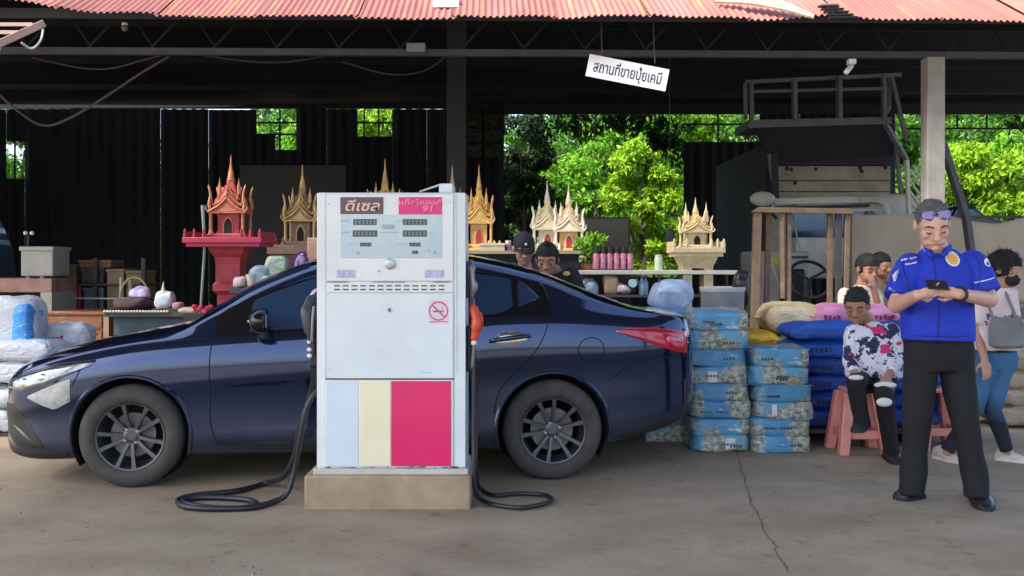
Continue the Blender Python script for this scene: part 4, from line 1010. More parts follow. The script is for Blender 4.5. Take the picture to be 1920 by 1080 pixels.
# trousers
t = MB()
t.loft([ring(C(1759, 628, Yb), .175, .115), ring(C(1759, 645, Yb), .190, .128), ring(C(1760, 672, Yb), .195, .130), ring(C(1760, 694, Yb), .185, .118)])
for L in (((1729, 672, Yb, .098), (1723, 735, 5.85, .092), (1720, 790, 5.84, .078), (1715, 845, 5.86, .070), (1713, 885, 5.865, .076), (1712, 905, 5.86, .073), (1710, 929, 5.85, .070)),
          ((1792, 672, Yb, .098), (1800, 735, 5.83, .092), (1810, 790, 5.80, .078), (1820, 845, 5.79, .070), (1827, 888, 5.785, .076), (1830, 910, 5.77, .073), (1831, 933, 5.76, .070))):
    t.tube([C(*q[:3]) for q in L], [q[3] for q in L], 18)
tr = t.build('trousers', blk_m, man, remesh=.009, relax=3, noise=.007, nscale=8)
belt = MB(); belt.tube([C(1759,637,Yb) + Vector((.190*math.cos(a), .128*math.sin(a), 0)) for a in np.linspace(0, 6.2832, 33)], .012, 6, caps=False).build('belt', blackp_m, tr, smooth=True)
shm = mat('black_leather_shoe', (.012,.012,.014), .35, var=.2)
shoe(man, G(1722, 934)+Vector((.01,.03,0)), G(1684, 938), shm, .115, .050); shoe(man, G(1832, 930)+Vector((0,.02,0)), G(1836, 953)+Vector((.01,-.06,0)), shm, .115, .052)
# glasses pushed up on the head, watch
gls = mat('violet_glare_lens', (.09,.055,.20), .08, metal=.7, coat=1.0, var=.3); gf = mat('dark_frame', (.02,.02,.03), .3)  # purple glare on the lenses painted into their colour
for q in (-1, 1):
    vs = [Hm @ Vector((q*.036+.031*math.cos(a), -.080+.010*abs(math.cos(a))+.02*math.sin(a)*.6, .088+.021*math.sin(a))) for a in np.linspace(0, 6.2832, 19)[:-1]]
    g_ = MB().add(vs, [tuple(range(18))]).build('spectacle_lens', gls, man, fix=False); g_.modifiers.new('t', 'SOLIDIFY').thickness = .004
    MB().tube([Hm @ Vector((q*.066,-.066,.092)), Hm @ Vector((q*.088,-.01,.078)), Hm @ Vector((q*.088,.05,.045))], .003, 6).build('spectacle_arm', gf, man)
MB().tube([Hm @ Vector((-.008,-.082,.094)), Hm @ Vector((.008,-.082,.094))], .003, 6).build('spectacle_bridge', gf, man)
d = (wrR-elR).normalized(); c = wrR - d*.035; u = d.cross(Vector((0,0,1))).normalized(); v_ = d.cross(u)
MB().tube([c + (u*math.cos(a)+v_*math.sin(a))*.037 for a in np.linspace(0, 6.2832, 25)], .009, 8, caps=False).build('wristwatch', blackp_m, man, smooth=True)
ph = T('mobile_phone', 'dark mobile phone held in both hands of the man in blue', 'phone', P(1757, 540, 5.40))
MB().obox(P(1757, 534, 5.455), (.118, .010, .072), (Matrix.Rotation(R(4), 3, 'Y') @ Matrix.Rotation(R(-50), 3, 'X'))).build('casing', mat('dark_phone_case', (.02,.015,.03), .3), ph, bevel=.004)
MB().obox(P(1757, 534, 5.455) + Vector((0, .0044, .0037)), (.108, .002, .064), (Matrix.Rotation(R(4), 3, 'Y') @ Matrix.Rotation(R(-50), 3, 'X'))).build('screen', glass_m, ph)

# --- generic simpler figure
def figure(label, base, H, skin, hair, shirt_m, trouser_m, J, sleeve=.8, vox=.009, hairline=None, face=True, torso=None, hairk=1.05, hem=None, hands=True, scale=1.0, shoes=None, wr=.006):
    t = T('person', label, 'person', base)
    b = MB(); add_head(b, H, face); sc = scale
    nk = J['neck']; b.caps(H @ Vector((0,.02,-.05)), nk, .05*sc, .056*sc)
    tor = torso or [(J['pelvis'], .15, .10), ((Vector(J['pelvis'])+Vector(J['chest']))/2, .145, .10), (J['chest'], .16, .10), (nk, .07, .055)]
    b.loft([ring(c, rx*sc*.86, ry*sc*.86) for c, rx, ry in tor])
    for s_, e_, w_ in J['arms']:
        b.caps(s_, e_, .048*sc, .038*sc); b.caps(e_, w_, .038*sc, .027*sc)
        if hands: add_hand(b, w_, Vector(w_)-Vector(e_), Vector((0,-.6,.5)), 1 if w_[0] < H.translation.x else -1, .5, sc)
    for h_, k_, a_ in J['legs']: b.caps(h_, k_, .068*sc, .048*sc); b.caps(k_, a_, .046*sc, .034*sc)
    b.build('body', skin, t, remesh=vox, relax=2)
    s = MB(); s.loft([ring(c, rx*sc, ry*sc) for c, rx, ry in tor])
    for s_, e_, w_ in J['arms']:
        s_, e_, w_ = Vector(s_), Vector(e_), Vector(w_); s.caps(s_, s_+(e_-s_)*.15, .062*sc, .064*sc)
        if sleeve <= 1: q = s_+(e_-s_)*sleeve; s.tube([s_, (s_+q)/2, q], [.062*sc, .066*sc, .070*sc], 16)
        else: q = e_+(w_-e_)*(sleeve-1); s.tube([s_, s_+(e_-s_)*.5, e_, q], [.060*sc, .058*sc, .052*sc, .042*sc], 16)
    so_ = s.build('shirt', shirt_m, t, remesh=vox, relax=4, noise=wr, nscale=9)
    if trouser_m:
        q = MB(); pv = Vector(J['pelvis']); q.loft([ring(pv+Vector((0,0,.05)), .148*sc, .108*sc), ring(pv, .16*sc, .12*sc), ring(pv-Vector((0,0,.07)), .15*sc, .11*sc)])
        for h_, k_, a_ in J['legs']:
            h_, k_, a_ = Vector(h_), Vector(k_), Vector(a_); q.caps(h_, h_+(k_-h_)*.2, .085*sc, .084*sc); q.caps(h_, k_, .084*sc, .064*sc); q.tube([k_, (k_+a_)/2, a_], [.062*sc, .056*sc, .052*sc], 14)
        q.build('trousers', trouser_m, t, remesh=vox, relax=3, noise=.006, nscale=9)
    if shoes:
        for hl, to in shoes[1]: shoe(t, hl, to, shoes[0], .095, .042, shoes[2] if len(shoes) > 2 else None)
    if hairline:
        hc = hair_cap(H, t, hair, hairline, hairk); hair_fuzz(H, hc, hair, hairline, 420 if hairk < 1.1 else 900, .024 if hairk < 1.1 else .06, int(H.translation.x*100) % 97, hairk)
    return t, so_

# --- the young person sitting on the pink stool
def pattern_mat():
    m = bpy.data.materials.new('navy_and_white_print'); m.use_nodes = True; t = m.node_tree; N = t.nodes; L = t.links; b = N['Principled BSDF']
    tc = N.new('ShaderNodeTexCoord')
    def thr(sc, lo, hi, off, det=3):
        mp = N.new('ShaderNodeMapping'); mp.inputs['Location'].default_value = off; L.new(tc.outputs['Object'], mp.inputs[0])
        n = N.new('ShaderNodeTexNoise'); n.inputs['Scale'].default_value = sc; n.inputs['Detail'].default_value = det; n.inputs['Roughness'].default_value = .6; L.new(mp.outputs[0], n.inputs['Vector'])
        r = N.new('ShaderNodeMapRange'); r.inputs['From Min'].default_value = lo; r.inputs['From Max'].default_value = hi; L.new(n.outputs[0], r.inputs['Value']); return r.outputs[0]
    cur = None
    def mix(f, a, col):
        x = N.new('ShaderNodeMix'); x.data_type = 'RGBA'; L.new(f, x.inputs[0])
        if isinstance(a, tuple): x.inputs[6].default_value = a
        else: L.new(a, x.inputs[6])
        x.inputs[7].default_value = col; return x.outputs[2]
    c = mix(thr(7.5, .535, .555, (0,0,0), 5), (.66,.66,.78,1), (.012,.018,.07,1))
    c = mix(thr(26, .60, .63, (3,1,2), 2), c, (.03,.04,.12,1))
    c = mix(thr(7, .625, .64, (7,2,5), 2), c, (.60,.03,.16,1))
    L.new(c, b.inputs['Base Color']); b.inputs['Roughness'].default_value = .8; return m
Yk = 7.06
H = hframe(P(1607, 573, Yk-.10), yaw=R(-28), pitch=R(24), s=1.0)
kb = G(1622, 856)
patm = pattern_mat()
kid, ks = figure('young person in navy, white and pink patterned shirt sitting on a pink stool', (kb.x, kb.y, 0), H, skinB, hairm, patm, blk_m,
    {'neck': P(1626, 602, Yk), 'chest': P(1632, 632, Yk), 'pelvis': P(1638, 715, Yk+.05),
     'arms': [(P(1600, 625, Yk), P(1592, 678, Yk-.08), P(1606, 706, Yk-.26)), (P(1670, 620, Yk), P(1684, 672, Yk-.06), P(1664, 708, Yk-.26))],
     'legs': [(P(1620, 716, Yk), P(1604, 718, Yk-.36), P(1618, 800, Yk-.30)), (P(1658, 718, Yk), P(1656, 742, Yk-.38), P(1672, 848, Yk-.18))]},
    sleeve=1.75, hairline=lambda x, y: .055 if y < -.035 else (.02 if y < .03 else -.03), hairk=1.05,
    torso=[(P(1638, 706, Yk+.0), .195, .15), (P(1637, 680, Yk), .19, .145), (P(1634, 645, Yk), .175, .12), (P(1630, 617, Yk), .145, .09), (P(1627, 603, Yk), .07, .06)],
    shoes=(mat('black_trainer', (.015,.016,.022), .6), [(P(1622, 806, Yk-.30)+Vector((0,.05,0)), P(1606, 812, Yk-.40)), (G(1668, 860)+Vector((0,.03,0)), G(1676, 868)+Vector((0,-.06,0)))]), wr=.010)
face_marks(H, kid)
wpat = mat('white_torn_patch', (.70,.70,.70), .9, var=.1)
for px, py, Y, rx, rz_ in ((1605, 708, Yk-.40, .050, .018), (1660, 722, Yk-.36, .075, .022), (1658, 754, Yk-.435, .052, .030)):
    mb = MB(); mb.ell(P(px, py, Y), (rx, .03, rz_), nu=18); mb.build('knee_patch', wpat, kid, smooth=True)

# --- the woman with the grey bag at the right edge
Yw = 6.98
pinkw = mat('pink_white_blouse', (.68,.50,.50), .8, var=.0, scale=4, col2=(.74,.70,.76))
def jeans():
    m = bpy.data.materials.new('jeans_shaded_below'); m.use_nodes = True; t = m.node_tree; N = t.nodes; L = t.links; b = N['Principled BSDF']
    tc = N.new('ShaderNodeTexCoord'); sp = N.new('ShaderNodeSeparateXYZ'); L.new(tc.outputs['Object'], sp.inputs[0])
    n = N.new('ShaderNodeTexNoise'); n.inputs['Scale'].default_value = 7; n.inputs['Detail'].default_value = 6; L.new(tc.outputs['Object'], n.inputs['Vector'])
    a = N.new('ShaderNodeMath'); a.operation = 'MULTIPLY_ADD'; a.inputs[1].default_value = .25; L.new(n.outputs[0], a.inputs[0]); L.new(sp.outputs['Z'], a.inputs[2])
    r = N.new('ShaderNodeValToRGB'); e = r.color_ramp.elements; e[0].position = .40; e[0].color = (.010,.012,.026,1); e[1].position = .58; e[1].color = (.04,.13,.27,1)  # shade on the lower legs painted in as darker denim
    L.new(a.outputs[0], r.inputs[0]); L.new(r.outputs[0], b.inputs['Base Color']); b.inputs['Roughness'].default_value = .85; return m
H = hframe(P(1884, 505, Yw-.03), yaw=R(48), pitch=R(14), s=.98)
wb = G(1850, 866)
woman, ws = figure('woman with black face mask, pink and white blouse and jeans carrying a grey bag', (wb.x, wb.y, 0), H, skinC, hairm, pinkw, jeans(),
    {'neck': P(1872, 540, Yw), 'chest': P(1866, 570, Yw), 'pelvis': P(1866, 672, Yw+.02),
     'arms': [(P(1838, 556, Yw), P(1834, 625, Yw-.02), P(1846, 676, Yw-.12)), (P(1892, 552, Yw-.02), P(1898, 612, Yw-.10), P(1930, 602, Yw-.22))],
     'legs': [(P(1850, 676, Yw), P(1826, 768, Yw-.06), P(1776, 846, Yw+.0)), (P(1882, 676, Yw), P(1862, 768, Yw-.02), P(1888, 845, Yw))]},
    sleeve=.75, hairline=lambda x, y: .045 if y < -.05 else (-.045 if y < .02 else -.085), hairk=1.16, scale=.93,
    torso=[(P(1866, 656, Yw), .165, .13), (P(1866, 615, Yw), .155, .12), (P(1866, 570, Yw), .165, .11), (P(1869, 550, Yw), .135, .085), (P(1872, 538, Yw), .06, .055)],
    shoes=(mat('cream_trainer', (.55,.50,.43), .6, var=.25, scale=12), [(G(1766, 862)+Vector((-.01,.05,0)), G(1774, 866)+Vector((.06,-.06,0))), (G(1886, 864)+Vector((-.03,.03,0)), G(1912, 868)+Vector((.05,-.02,0)))], mat('white_sole', (.6,.58,.54), .7)), wr=.009)
mk = MB(); mk.ell(H @ Vector((0,-.058,-.055)), (.064,.056,.052), H.to_3x3().normalized()); mk.build('face_mask', mat('black_mask', (.01,.01,.012), .8), woman, smooth=True)
prt = mat('dark_blouse_print', (.14,.10,.16), .8)
for k in range(16):
    x = rr.uniform(1836, 1886); z = rr.uniform(588, 606); c = P(x, z, Yw); h = hit(ws, c.x, c.z, off=.003)
    if h: MB().obox(h, (rr.uniform(.008,.02), .003, rr.uniform(.01,.03)), Matrix.Rotation(rr.uniform(-.5,.5), 3, 'Y')).build('blouse_print', prt, woman)
bag = T('shoulder_bag', 'grey shoulder bag hanging at the hip of the woman in jeans', 'bag', P(1888, 655, Yw-.16))
mb = MB(); c = P(1888, 622, Yw-.17); mb.loft([ring(c+Vector((0,0,-.11)), .085, .035), ring(c+Vector((.01,0,-.09)), .125, .055), ring(c+Vector((0,0,0)), .12, .06), ring(c+Vector((-.01,0,.08)), .10, .04), ring(c+Vector((-.01,0,.095)), .08, .015)])
mb.build('pouch', mat('grey_bag_cloth', (.20,.20,.21), .8, var=.2, bump=.2), bag, smooth=True)
MB().tube(crv([P(1862, 598, Yw-.17), P(1852, 560, Yw-.13), P(1860, 540, Yw-.04)], 6), .010, 6).build('strap', mat('grey_bag_cloth', (.20,.20,.21)), bag, smooth=True)
MB().tube(crv([P(1905, 595, Yw-.17), P(1893, 566, Yw-.13), P(1884, 545, Yw-.05)], 6), .010, 6).build('strap', mat('grey_bag_cloth', (.20,.20,.21)), bag, smooth=True)

# --- two men behind the car
Yc = 8.5
H = hframe(P(982, 466, Yc-.08), yaw=R(12), pitch=R(22), s=1.06)
cman, _ = figure('man in dark baseball cap standing behind the car roof', (P(985, 600, Yc).x, Yc, 0), H, skinC, hairm, blk_m, blk_m,
    {'neck': P(986, 505, Yc), 'chest': P(986, 535, Yc), 'pelvis': P(986, 650, Yc),
     'arms': [(P(952, 522, Yc), P(944, 590, Yc-.05), P(952, 640, Yc-.1)), (P(1020, 522, Yc), P(1026, 590, Yc-.05), P(1020, 640, Yc-.1))],
     'legs': [(P(970, 655, Yc), P(968, 730, Yc), P(968, 790, Yc)), (P(1002, 655, Yc), P(1004, 730, Yc), P(1004, 790, Yc))]},
    hairline=lambda x, y: .05 if y < -.02 else -.03, hairk=1.03)
face_marks(H, cman)
capm = mat('navy_cap_cloth', (.012,.014,.025), .8, var=.2)
cp = hair_cap(H, cman, capm, lambda x, y: .022, k=1.10, name='cap', jit=0)
n = 16; vs = []
for a in np.linspace(-1.25, 1.25, n):
    for r_ in (.098, .165): vs.append(H @ Vector((math.sin(a)*(.085 if r_ < .1 else .088), .012-math.cos(a)*r_, .035 - (.018 if r_ > .1 else 0) - .01*abs(a))))
o = MB().add(vs, [(2*i, 2*i+1, 2*i+3, 2*i+2) for i in range(n-1)]).build('cap_peak', capm, cman, smooth=True, fix=False); o.modifiers.new('t', 'SOLIDIFY').thickness = .005
MB().ell(H @ Vector((-.01, -.100, .075)), (.010,.004,.010)).build('cap_badge', wht, cman)
Yd = 8.15
H = hframe(P(1026, 487, Yd-.08), yaw=R(-8), pitch=R(20), s=1.08)
kman, _ = figure('man with black hair in a topknot and black shirt behind the car boot', (P(1040, 600, Yd).x, Yd, 0), H, skinB, hairm, mat('black_shirt', (.012,.012,.016), .85), blk_m,
    {'neck': P(1040, 508, Yd+.06), 'chest': P(1048, 535, Yd+.05), 'pelvis': P(1056, 655, Yd+.1),
     'arms': [(P(1006, 545, Yd), P(1000, 600, Yd-.1), P(1010, 640, Yd-.2)), (P(1072, 512, Yd+.02), P(1092, 580, Yd), P(1080, 640, Yd-.1))],
     'legs': [(P(1040, 660, Yd+.1), P(1036, 730, Yd+.05), P(1036, 800, Yd+.05)), (P(1072, 660, Yd+.1), P(1076, 730, Yd+.05), P(1076, 800, Yd+.05))]},
    hairline=lambda x, y: .042 if y < -.03 else -.03, hairk=1.07)
face_marks(H, kman)
MB().ell(H @ Vector((0,-.02,.135)), (.024,.024,.022)).build('topknot', hairm, kman, smooth=True)
MB().ell(P(1062, 513, Yd-.08), (.03,.012,.02)).build('yellow_badge', mat('yellow_patch', (.55,.48,.16), .7), kman, smooth=True)
# --- two people sitting behind the pink sacks
Ys = 9.2
creamm = mat('cream_cloth', (.55,.50,.41), .85, var=.12)
H = hframe(P(1626, 504, Ys-.05), yaw=R(18), pitch=R(16), s=1.06)
sman, _ = figure('man in cream shirt sitting with hand at his mouth behind the pink sacks', (P(1620, 560, Ys).x, Ys, 0), H, skinB, hairm, creamm, blk_m,
    {'neck': P(1617, 534, Ys), 'chest': P(1610, 565, Ys), 'pelvis': P(1608, 650, Ys+.05),
     'arms': [(P(1584, 552, Ys), P(1580, 600, Ys-.1), P(1600, 620, Ys-.3)), (P(1642, 552, Ys), P(1652, 596, Ys-.14), P(1638, 540, Ys-.20))],
     'legs': [(P(1595, 655, Ys), P(1590, 660, Ys-.4), P(1590, 750, Ys-.4)), (P(1625, 655, Ys), P(1630, 660, Ys-.4), P(1630, 750, Ys-.4))]},
    sleeve=1.5, hairline=lambda x, y: .040 if y < -.03 else -.03, hairk=1.08)
face_marks(H, sman)
Yt = 9.9
H = hframe(P(1652, 498, Yt-.05), yaw=R(35), pitch=R(12), s=1.0)
bman, _ = figure('person with dark hair half hidden behind the man in the cream shirt', (P(1655, 560, Yt).x, Yt, 0), H, skinB, hairm, mat('brown_cloth', (.12,.085,.06), .85), blk_m,
    {'neck': P(1654, 528, Yt), 'chest': P(1656, 560, Yt), 'pelvis': P(1658, 640, Yt),
     'arms': [(P(1632, 548, Yt), P(1630, 600, Yt), P(1640, 630, Yt-.2)), (P(1680, 548, Yt), P(1684, 600, Yt), P(1674, 630, Yt-.2))],
     'legs': [(P(1648, 645, Yt), P(1646, 650, Yt-.4), P(1646, 740, Yt-.4)), (P(1668, 645, Yt), P(1670, 650, Yt-.4), P(1670, 740, Yt-.4))]},
    hairline=lambda x, y: .045 if y < -.03 else -.03, hairk=1.07)
# ---------------------------------------------------------------- goods, shrines and vehicles under and before the roof
def squad(mb, c, r, e1=.3, e2=.3, nu=28, nv=14, M=None, pinch=0.0, sag=0.0, seed=0, amp=0.0, mi=0):
    """rounded pillow (superellipsoid): sacks and wrapped packs"""
    M = M or Matrix.Identity(3); c = Vector(c); vs = []; fs = []
    def sp(a, e): return math.copysign(abs(a)**e, a)
    for j in range(nv+1):
        th = -math.pi/2 + math.pi*j/nv
        for i in range(nu):
            ph = 2*math.pi*i/nu
            x = sp(math.cos(th), e1)*sp(math.cos(ph), e2); y = sp(math.cos(th), e1)*sp(math.sin(ph), e2); z = sp(math.sin(th), e1)
            z *= 1 - pinch*abs(x)**5; z -= sag*abs(x)**2; y *= 1 - .12*pinch*abs(x)**6
            p = Vector((x*r[0], y*r[1], z*r[2]))
            if amp:
                q = p*7 + Vector((seed*3.1, seed, 0)); p += Vector((mnoise.noise(q), mnoise.noise(q+Vector((9,0,0))), mnoise.noise(q+Vector((0,9,0)))))*amp + Vector((0, mnoise.noise(q*3.1), mnoise.noise(q*2.7+Vector((4,4,4)))))*amp*.38
            vs.append(c + M @ p)
    for j in range(nv):
        for i in range(nu): fs.append((j*nu+i, j*nu+(i+1)%nu, (j+1)*nu+(i+1)%nu, (j+1)*nu+i))
    return mb.add(vs, fs, mi)
def sackmat(name, base, pr, scale=9, lo=.56, strength=.8, seed=0):
    """woven sack cloth with patches of print"""
    if name in MATS: return MATS[name]
    m = bpy.data.materials.new(name); m.use_nodes = True; MATS[name] = m; t = m.node_tree; N = t.nodes; L = t.links; b = N['Principled BSDF']
    tc = N.new('ShaderNodeTexCoord'); mp = N.new('ShaderNodeMapping'); mp.inputs['Location'].default_value = (seed, seed*2, 0); mp.inputs['Scale'].default_value = (.7, 1, 1.7); L.new(tc.outputs['Object'], mp.inputs[0])
    n = N.new('ShaderNodeTexNoise'); n.inputs['Scale'].default_value = scale; n.inputs['Detail'].default_value = 5; n.inputs['Roughness'].default_value = .7; L.new(mp.outputs[0], n.inputs['Vector'])
    r = N.new('ShaderNodeMapRange'); r.inputs['From Min'].default_value = lo; r.inputs['From Max'].default_value = lo+.06; r.inputs['To Max'].default_value = strength; L.new(n.outputs[0], r.inputs['Value'])
    n2 = N.new('ShaderNodeTexNoise'); n2.inputs['Scale'].default_value = 3.5; n2.inputs['Detail'].default_value = 6; L.new(tc.outputs['Object'], n2.inputs['Vector'])
    rp = N.new('ShaderNodeValToRGB'); e = rp.color_ramp.elements; e[0].position = .3; e[1].position = .7
    e[0].color = (*[q*.78 for q in base], 1); e[1].color = (*[min(1, q*1.15) for q in base], 1); L.new(n2.outputs[0], rp.inputs[0])
    x = N.new('ShaderNodeMix'); x.data_type = 'RGBA'; L.new(r.outputs[0], x.inputs[0]); L.new(rp.outputs[0], x.inputs[6]); x.inputs[7].default_value = (*pr, 1)
    L.new(x.outputs[2], b.inputs['Base Color']); b.inputs['Roughness'].default_value = .55
    n3 = N.new('ShaderNodeTexNoise'); n3.inputs['Scale'].default_value = 16; n3.inputs['Detail'].default_value = 7; n3.inputs['Distortion'].default_value = 1.2; L.new(mp.outputs[0], n3.inputs['Vector'])
    bp = N.new('ShaderNodeBump'); bp.inputs['Strength'].default_value = .8; bp.inputs['Distance'].default_value = .02; L.new(n3.outputs[0], bp.inputs['Height']); L.new(bp.outputs[0], b.inputs['Normal']); return m

# blue wrapped packs -------------------------------------------------
def wrap_mat(seed):
    m = bpy.data.materials.new('printed_blue_wrap'); m.use_nodes = True; t = m.node_tree; N = t.nodes; L = t.links; b = N['Principled BSDF']
    tc = N.new('ShaderNodeTexCoord')
    def nz(sc, mp, det=4, loc=(0,0,0), rough=.6):
        q = N.new('ShaderNodeMapping'); q.inputs['Scale'].default_value = mp; q.inputs['Location'].default_value = loc; L.new(tc.outputs['Object'], q.inputs[0])
        n = N.new('ShaderNodeTexNoise'); n.inputs['Scale'].default_value = sc; n.inputs['Detail'].default_value = det; n.inputs['Roughness'].default_value = rough; L.new(q.outputs[0], n.inputs['Vector']); return n.outputs[0]
    def ramp(f, a, b_):
        r = N.new('ShaderNodeMapRange'); r.inputs['From Min'].default_value = a; r.inputs['From Max'].default_value = b_; L.new(f, r.inputs['Value']); return r.outputs[0]
    def mix(f, a, c):
        x = N.new('ShaderNodeMix'); x.data_type = 'RGBA'; L.new(f, x.inputs[0])
        if isinstance(a, tuple): x.inputs[6].default_value = a
        else: L.new(a, x.inputs[6])
        if isinstance(c, tuple): x.inputs[7].default_value = c
        else: L.new(c, x.inputs[7])
        return x.outputs[2]
    base = mix(ramp(nz(2.2, (1,1,.6), 3, (seed,0,0)), .35, .65), (.03,.17,.40,1), (.10,.38,.60,1))
    mot = mix(ramp(nz(26, (1,1,1.4), 4, (0,seed,0), .75), .38, .62), (.08,.13,.14,1), (.55,.55,.46,1))
    mot = mix(ramp(nz(13, (1,1,1), 2, (seed,seed,0)), .62, .68), mot, (.30,.27,.06,1))
    c = mix(ramp(nz(2.6, (1.2,1.2,1.0), 1, (2+seed*1.7,4,seed)), .47, .53), base, mot)
    c = mix(ramp(nz(7, (.8,.8,3), 2, (seed,9,1)), .66, .70), c, (.60,.66,.72,1))
    L.new(c, b.inputs['Base Color']); b.inputs['Roughness'].default_value = .32; b.inputs['Coat Weight'].default_value = .6; b.inputs['Coat Roughness'].default_value = .12
    bp = N.new('ShaderNodeBump'); bp.inputs['Strength'].default_value = .9; bp.inputs['Distance'].default_value = .02; L.new(nz(14, (.6,1,1.6), 6, (seed,2,2), .65), bp.inputs['Height']); L.new(bp.outputs[0], b.inputs['Normal']); L.new(bp.outputs[0], b.inputs['Coat Normal'])
    return m
wraps = [wrap_mat(s) for s in (0.0, 3.3, 7.1)]
white_lab = mat('white_label', (.62,.66,.72), .4, var=.15, scale=40); darkprint = mat('dark_label_print', (.03,.05,.10), .5)
film_m = mat('pale_blue_film', (.16,.36,.52), .25, var=.3, scale=20, coat=.6)
def pack(cx, Y, z0, h, w, d, m, lab, where, rz=0.0):
    o = T('wrapped_pack', 'blue shrink wrapped pack, ' + where, 'pack', (cx, Y, z0), rz, 'blue wrapped packs stacked behind the car')
    M = Matrix.Rotation(rz, 3, 'Z')
    for k in range(2):
        mb = MB(); squad(mb, (cx + rng.uniform(-.008,.008), Y, z0 + h*(.25+.5*k)), (w/2*rng.uniform(.97,1.03), d/2, h*.288), .27, .36, 48, 16, M, amp=.016, seed=cx*9+z0*5+k*3)
        mb.build('row', m, o, smooth=True, angle=70)
    for k in range(3):
        x = rng.uniform(-.36, .30)*w; z = z0 + h*rng.choice((.22,.28,.72,.78)); ww = rng.uniform(.035,.075)
        mb = MB(); pts = [(x, z-h*.17), (x+ww, z-h*.17), (x+ww, z+h*.15), (x, z+h*.15)]
        if lab and k == 0:
            mb.add([Vector((cx,Y,0)) + M @ Vector((a, -d/2-.006, 0)) + Vector((0,0,q)) for a, q in pts], [(0,1,2,3)]); mb.build('label', white_lab, o, fix=False)
        else:
            for j in range(4): mb.add([Vector((cx,Y,0)) + M @ Vector((x+j*.022+a, -d/2-.007, 0)) + Vector((0,0,z-h*.08+q)) for a, q in ((0,0),(.014,0),(.014,.016),(0,.016))], [(0,1,2,3)])
            mb.build('printed_mark', darkprint, o, fix=False)['kind'] = 'stuff'
    # wrap edge along the top
    MB().tube([Vector((cx,Y,z0+h*.985)) + M @ Vector(q) for q in ((-w*.46,-d*.47,0),(w*.46,-d*.47,0),(w*.46,d*.4,0))], .003, 6).build('wrap_edge', film_m, o)
    return o
stacks = [('front left stack', 1352, 7.34, 4, [0, .245, .49, .735], .43, 577), ('front right stack', 1469, 7.30, 3, [0, .243, .486], .43, 645), ('stack half hidden by the car', 1246, 7.75, 4, [0, .245, .49, .735], .42, 580)]
ordn = {4: ['lowest', 'second from the bottom', 'third from the bottom', 'topmost'], 3: ['lowest', 'middle one', 'topmost']}
for si, (nm, px, Y, n, zs, w, _) in enumerate(stacks):
    for k in range(n):
        h = (zs[k+1]-zs[k]) if k < n-1 else (.26 if n == 4 else .255)
        if si == 0: h = [.235,.245,.245,.275][k]; 
        pack((px-960)*Y/F + [0,.015,-.012,.006][k] + (.01 if si==0 and k==3 else 0) - (.022 if si == 0 and k == 3 else 0), Y+.21, zs[k], h, w, .40, wraps[(si+k) % 3], (si+k) % 2 == 0, '%s of the %s' % (ordn[n][k], nm), rng.uniform(-.10, .10))

# sacks ----------------------------------------------------------------
def sack(name, label, cx, Y, z0, size, m, rz=0.0, tilt=0.0, group=None, print_txt=None, pm=None, cat='sack', seed=1, pinch=.55):
    o = T(name, label, cat, (cx, Y, z0), 0, group); M = Matrix.Rotation(rz, 3, 'Z') @ Matrix.Rotation(tilt, 3, 'Y')
    c = Vector((cx, Y, z0+size[2]/2)); mb = MB(); squad(mb, c, (size[0]/2, size[1]/2, size[2]/2), .55, .36, 64, 24, M, pinch=pinch, amp=.026, seed=seed)
    b = mb.build('bag', m, o, smooth=True, angle=180)
    for q in (-1, 1):                                                     # stitched end seam
        pts = [c + M @ Vector((q*size[0]*.51, y*size[1]*.40, rng.uniform(-.006,.006))) for y in np.linspace(-1, 1, 7)]
        mb = MB(); mb.tube(pts, [.006]+[.010]*5+[.006], 6); mb.build('stitched_end', m, o, smooth=True)
    if print_txt:
        for x, w_ in print_txt:
            mb = MB(); 
            for j in range(int(w_/.035)):
                p = c + M @ Vector((x + j*.035, -size[1]*.5-.004, rng.uniform(-.006,.006))); mb.box(p.x, p.x+rng.uniform(.014,.026), p.y-.004, p.y+.03, p.z-.018, p.z+.016)
            mb.build('printed_mark', pm or darkprint, o)['kind'] = 'stuff'
    return o
bluesk = sackmat('blue_woven_sack', (.012,.085,.42), (.008,.03,.16), 14, .60, .7)
deepb = sackmat('deep_blue_woven_sack', (.010,.05,.30), (.006,.02,.10), 14, .58, .7)
pinksk = sackmat('pink_woven_sack', (.66,.26,.46), (.30,.05,.16), 12, .64, .6)
yelsk = sackmat('yellow_woven_sack', (.72,.44,.03), (.5,.2,.02), 8, .62, .5)
cremsk = sackmat('cream_woven_sack', (.62,.50,.28), (.70,.62,.50), 6, .52, .7)
whtsk = sackmat('white_woven_sack', (.50,.54,.60), (.35,.22,.40), 8, .67, .5)
grp = 'blue sacks stacked on the pallet'
pal = T('wooden_pallet', 'dark weathered wooden pallet under the blue sacks', 'pallet', (P(1560, 800, 7.85).x, 7.85, 0))
wood_d = mat('dark_weathered_wood', (.05,.045,.042), .85, var=.4, scale=8, bump=.4)
x0, x1 = P(1470, 0, 7.6).x, P(1730, 0, 7.6).x
for k in range(3): MB().box(x0+(x1-x0-.09)*k/2, x0+(x1-x0-.09)*k/2+.09, 7.56, 8.30, 0, .10).build('block', wood_d, pal)
for k in range(6): MB().box(x0, x1, 7.56+k*.126, 7.56+k*.126+.10, .10, .122).build('board', wood_d, pal)
nm = ['lowest', 'second from the bottom', 'third from the bottom', 'fourth from the bottom', 'fifth from the bottom', 'topmost']
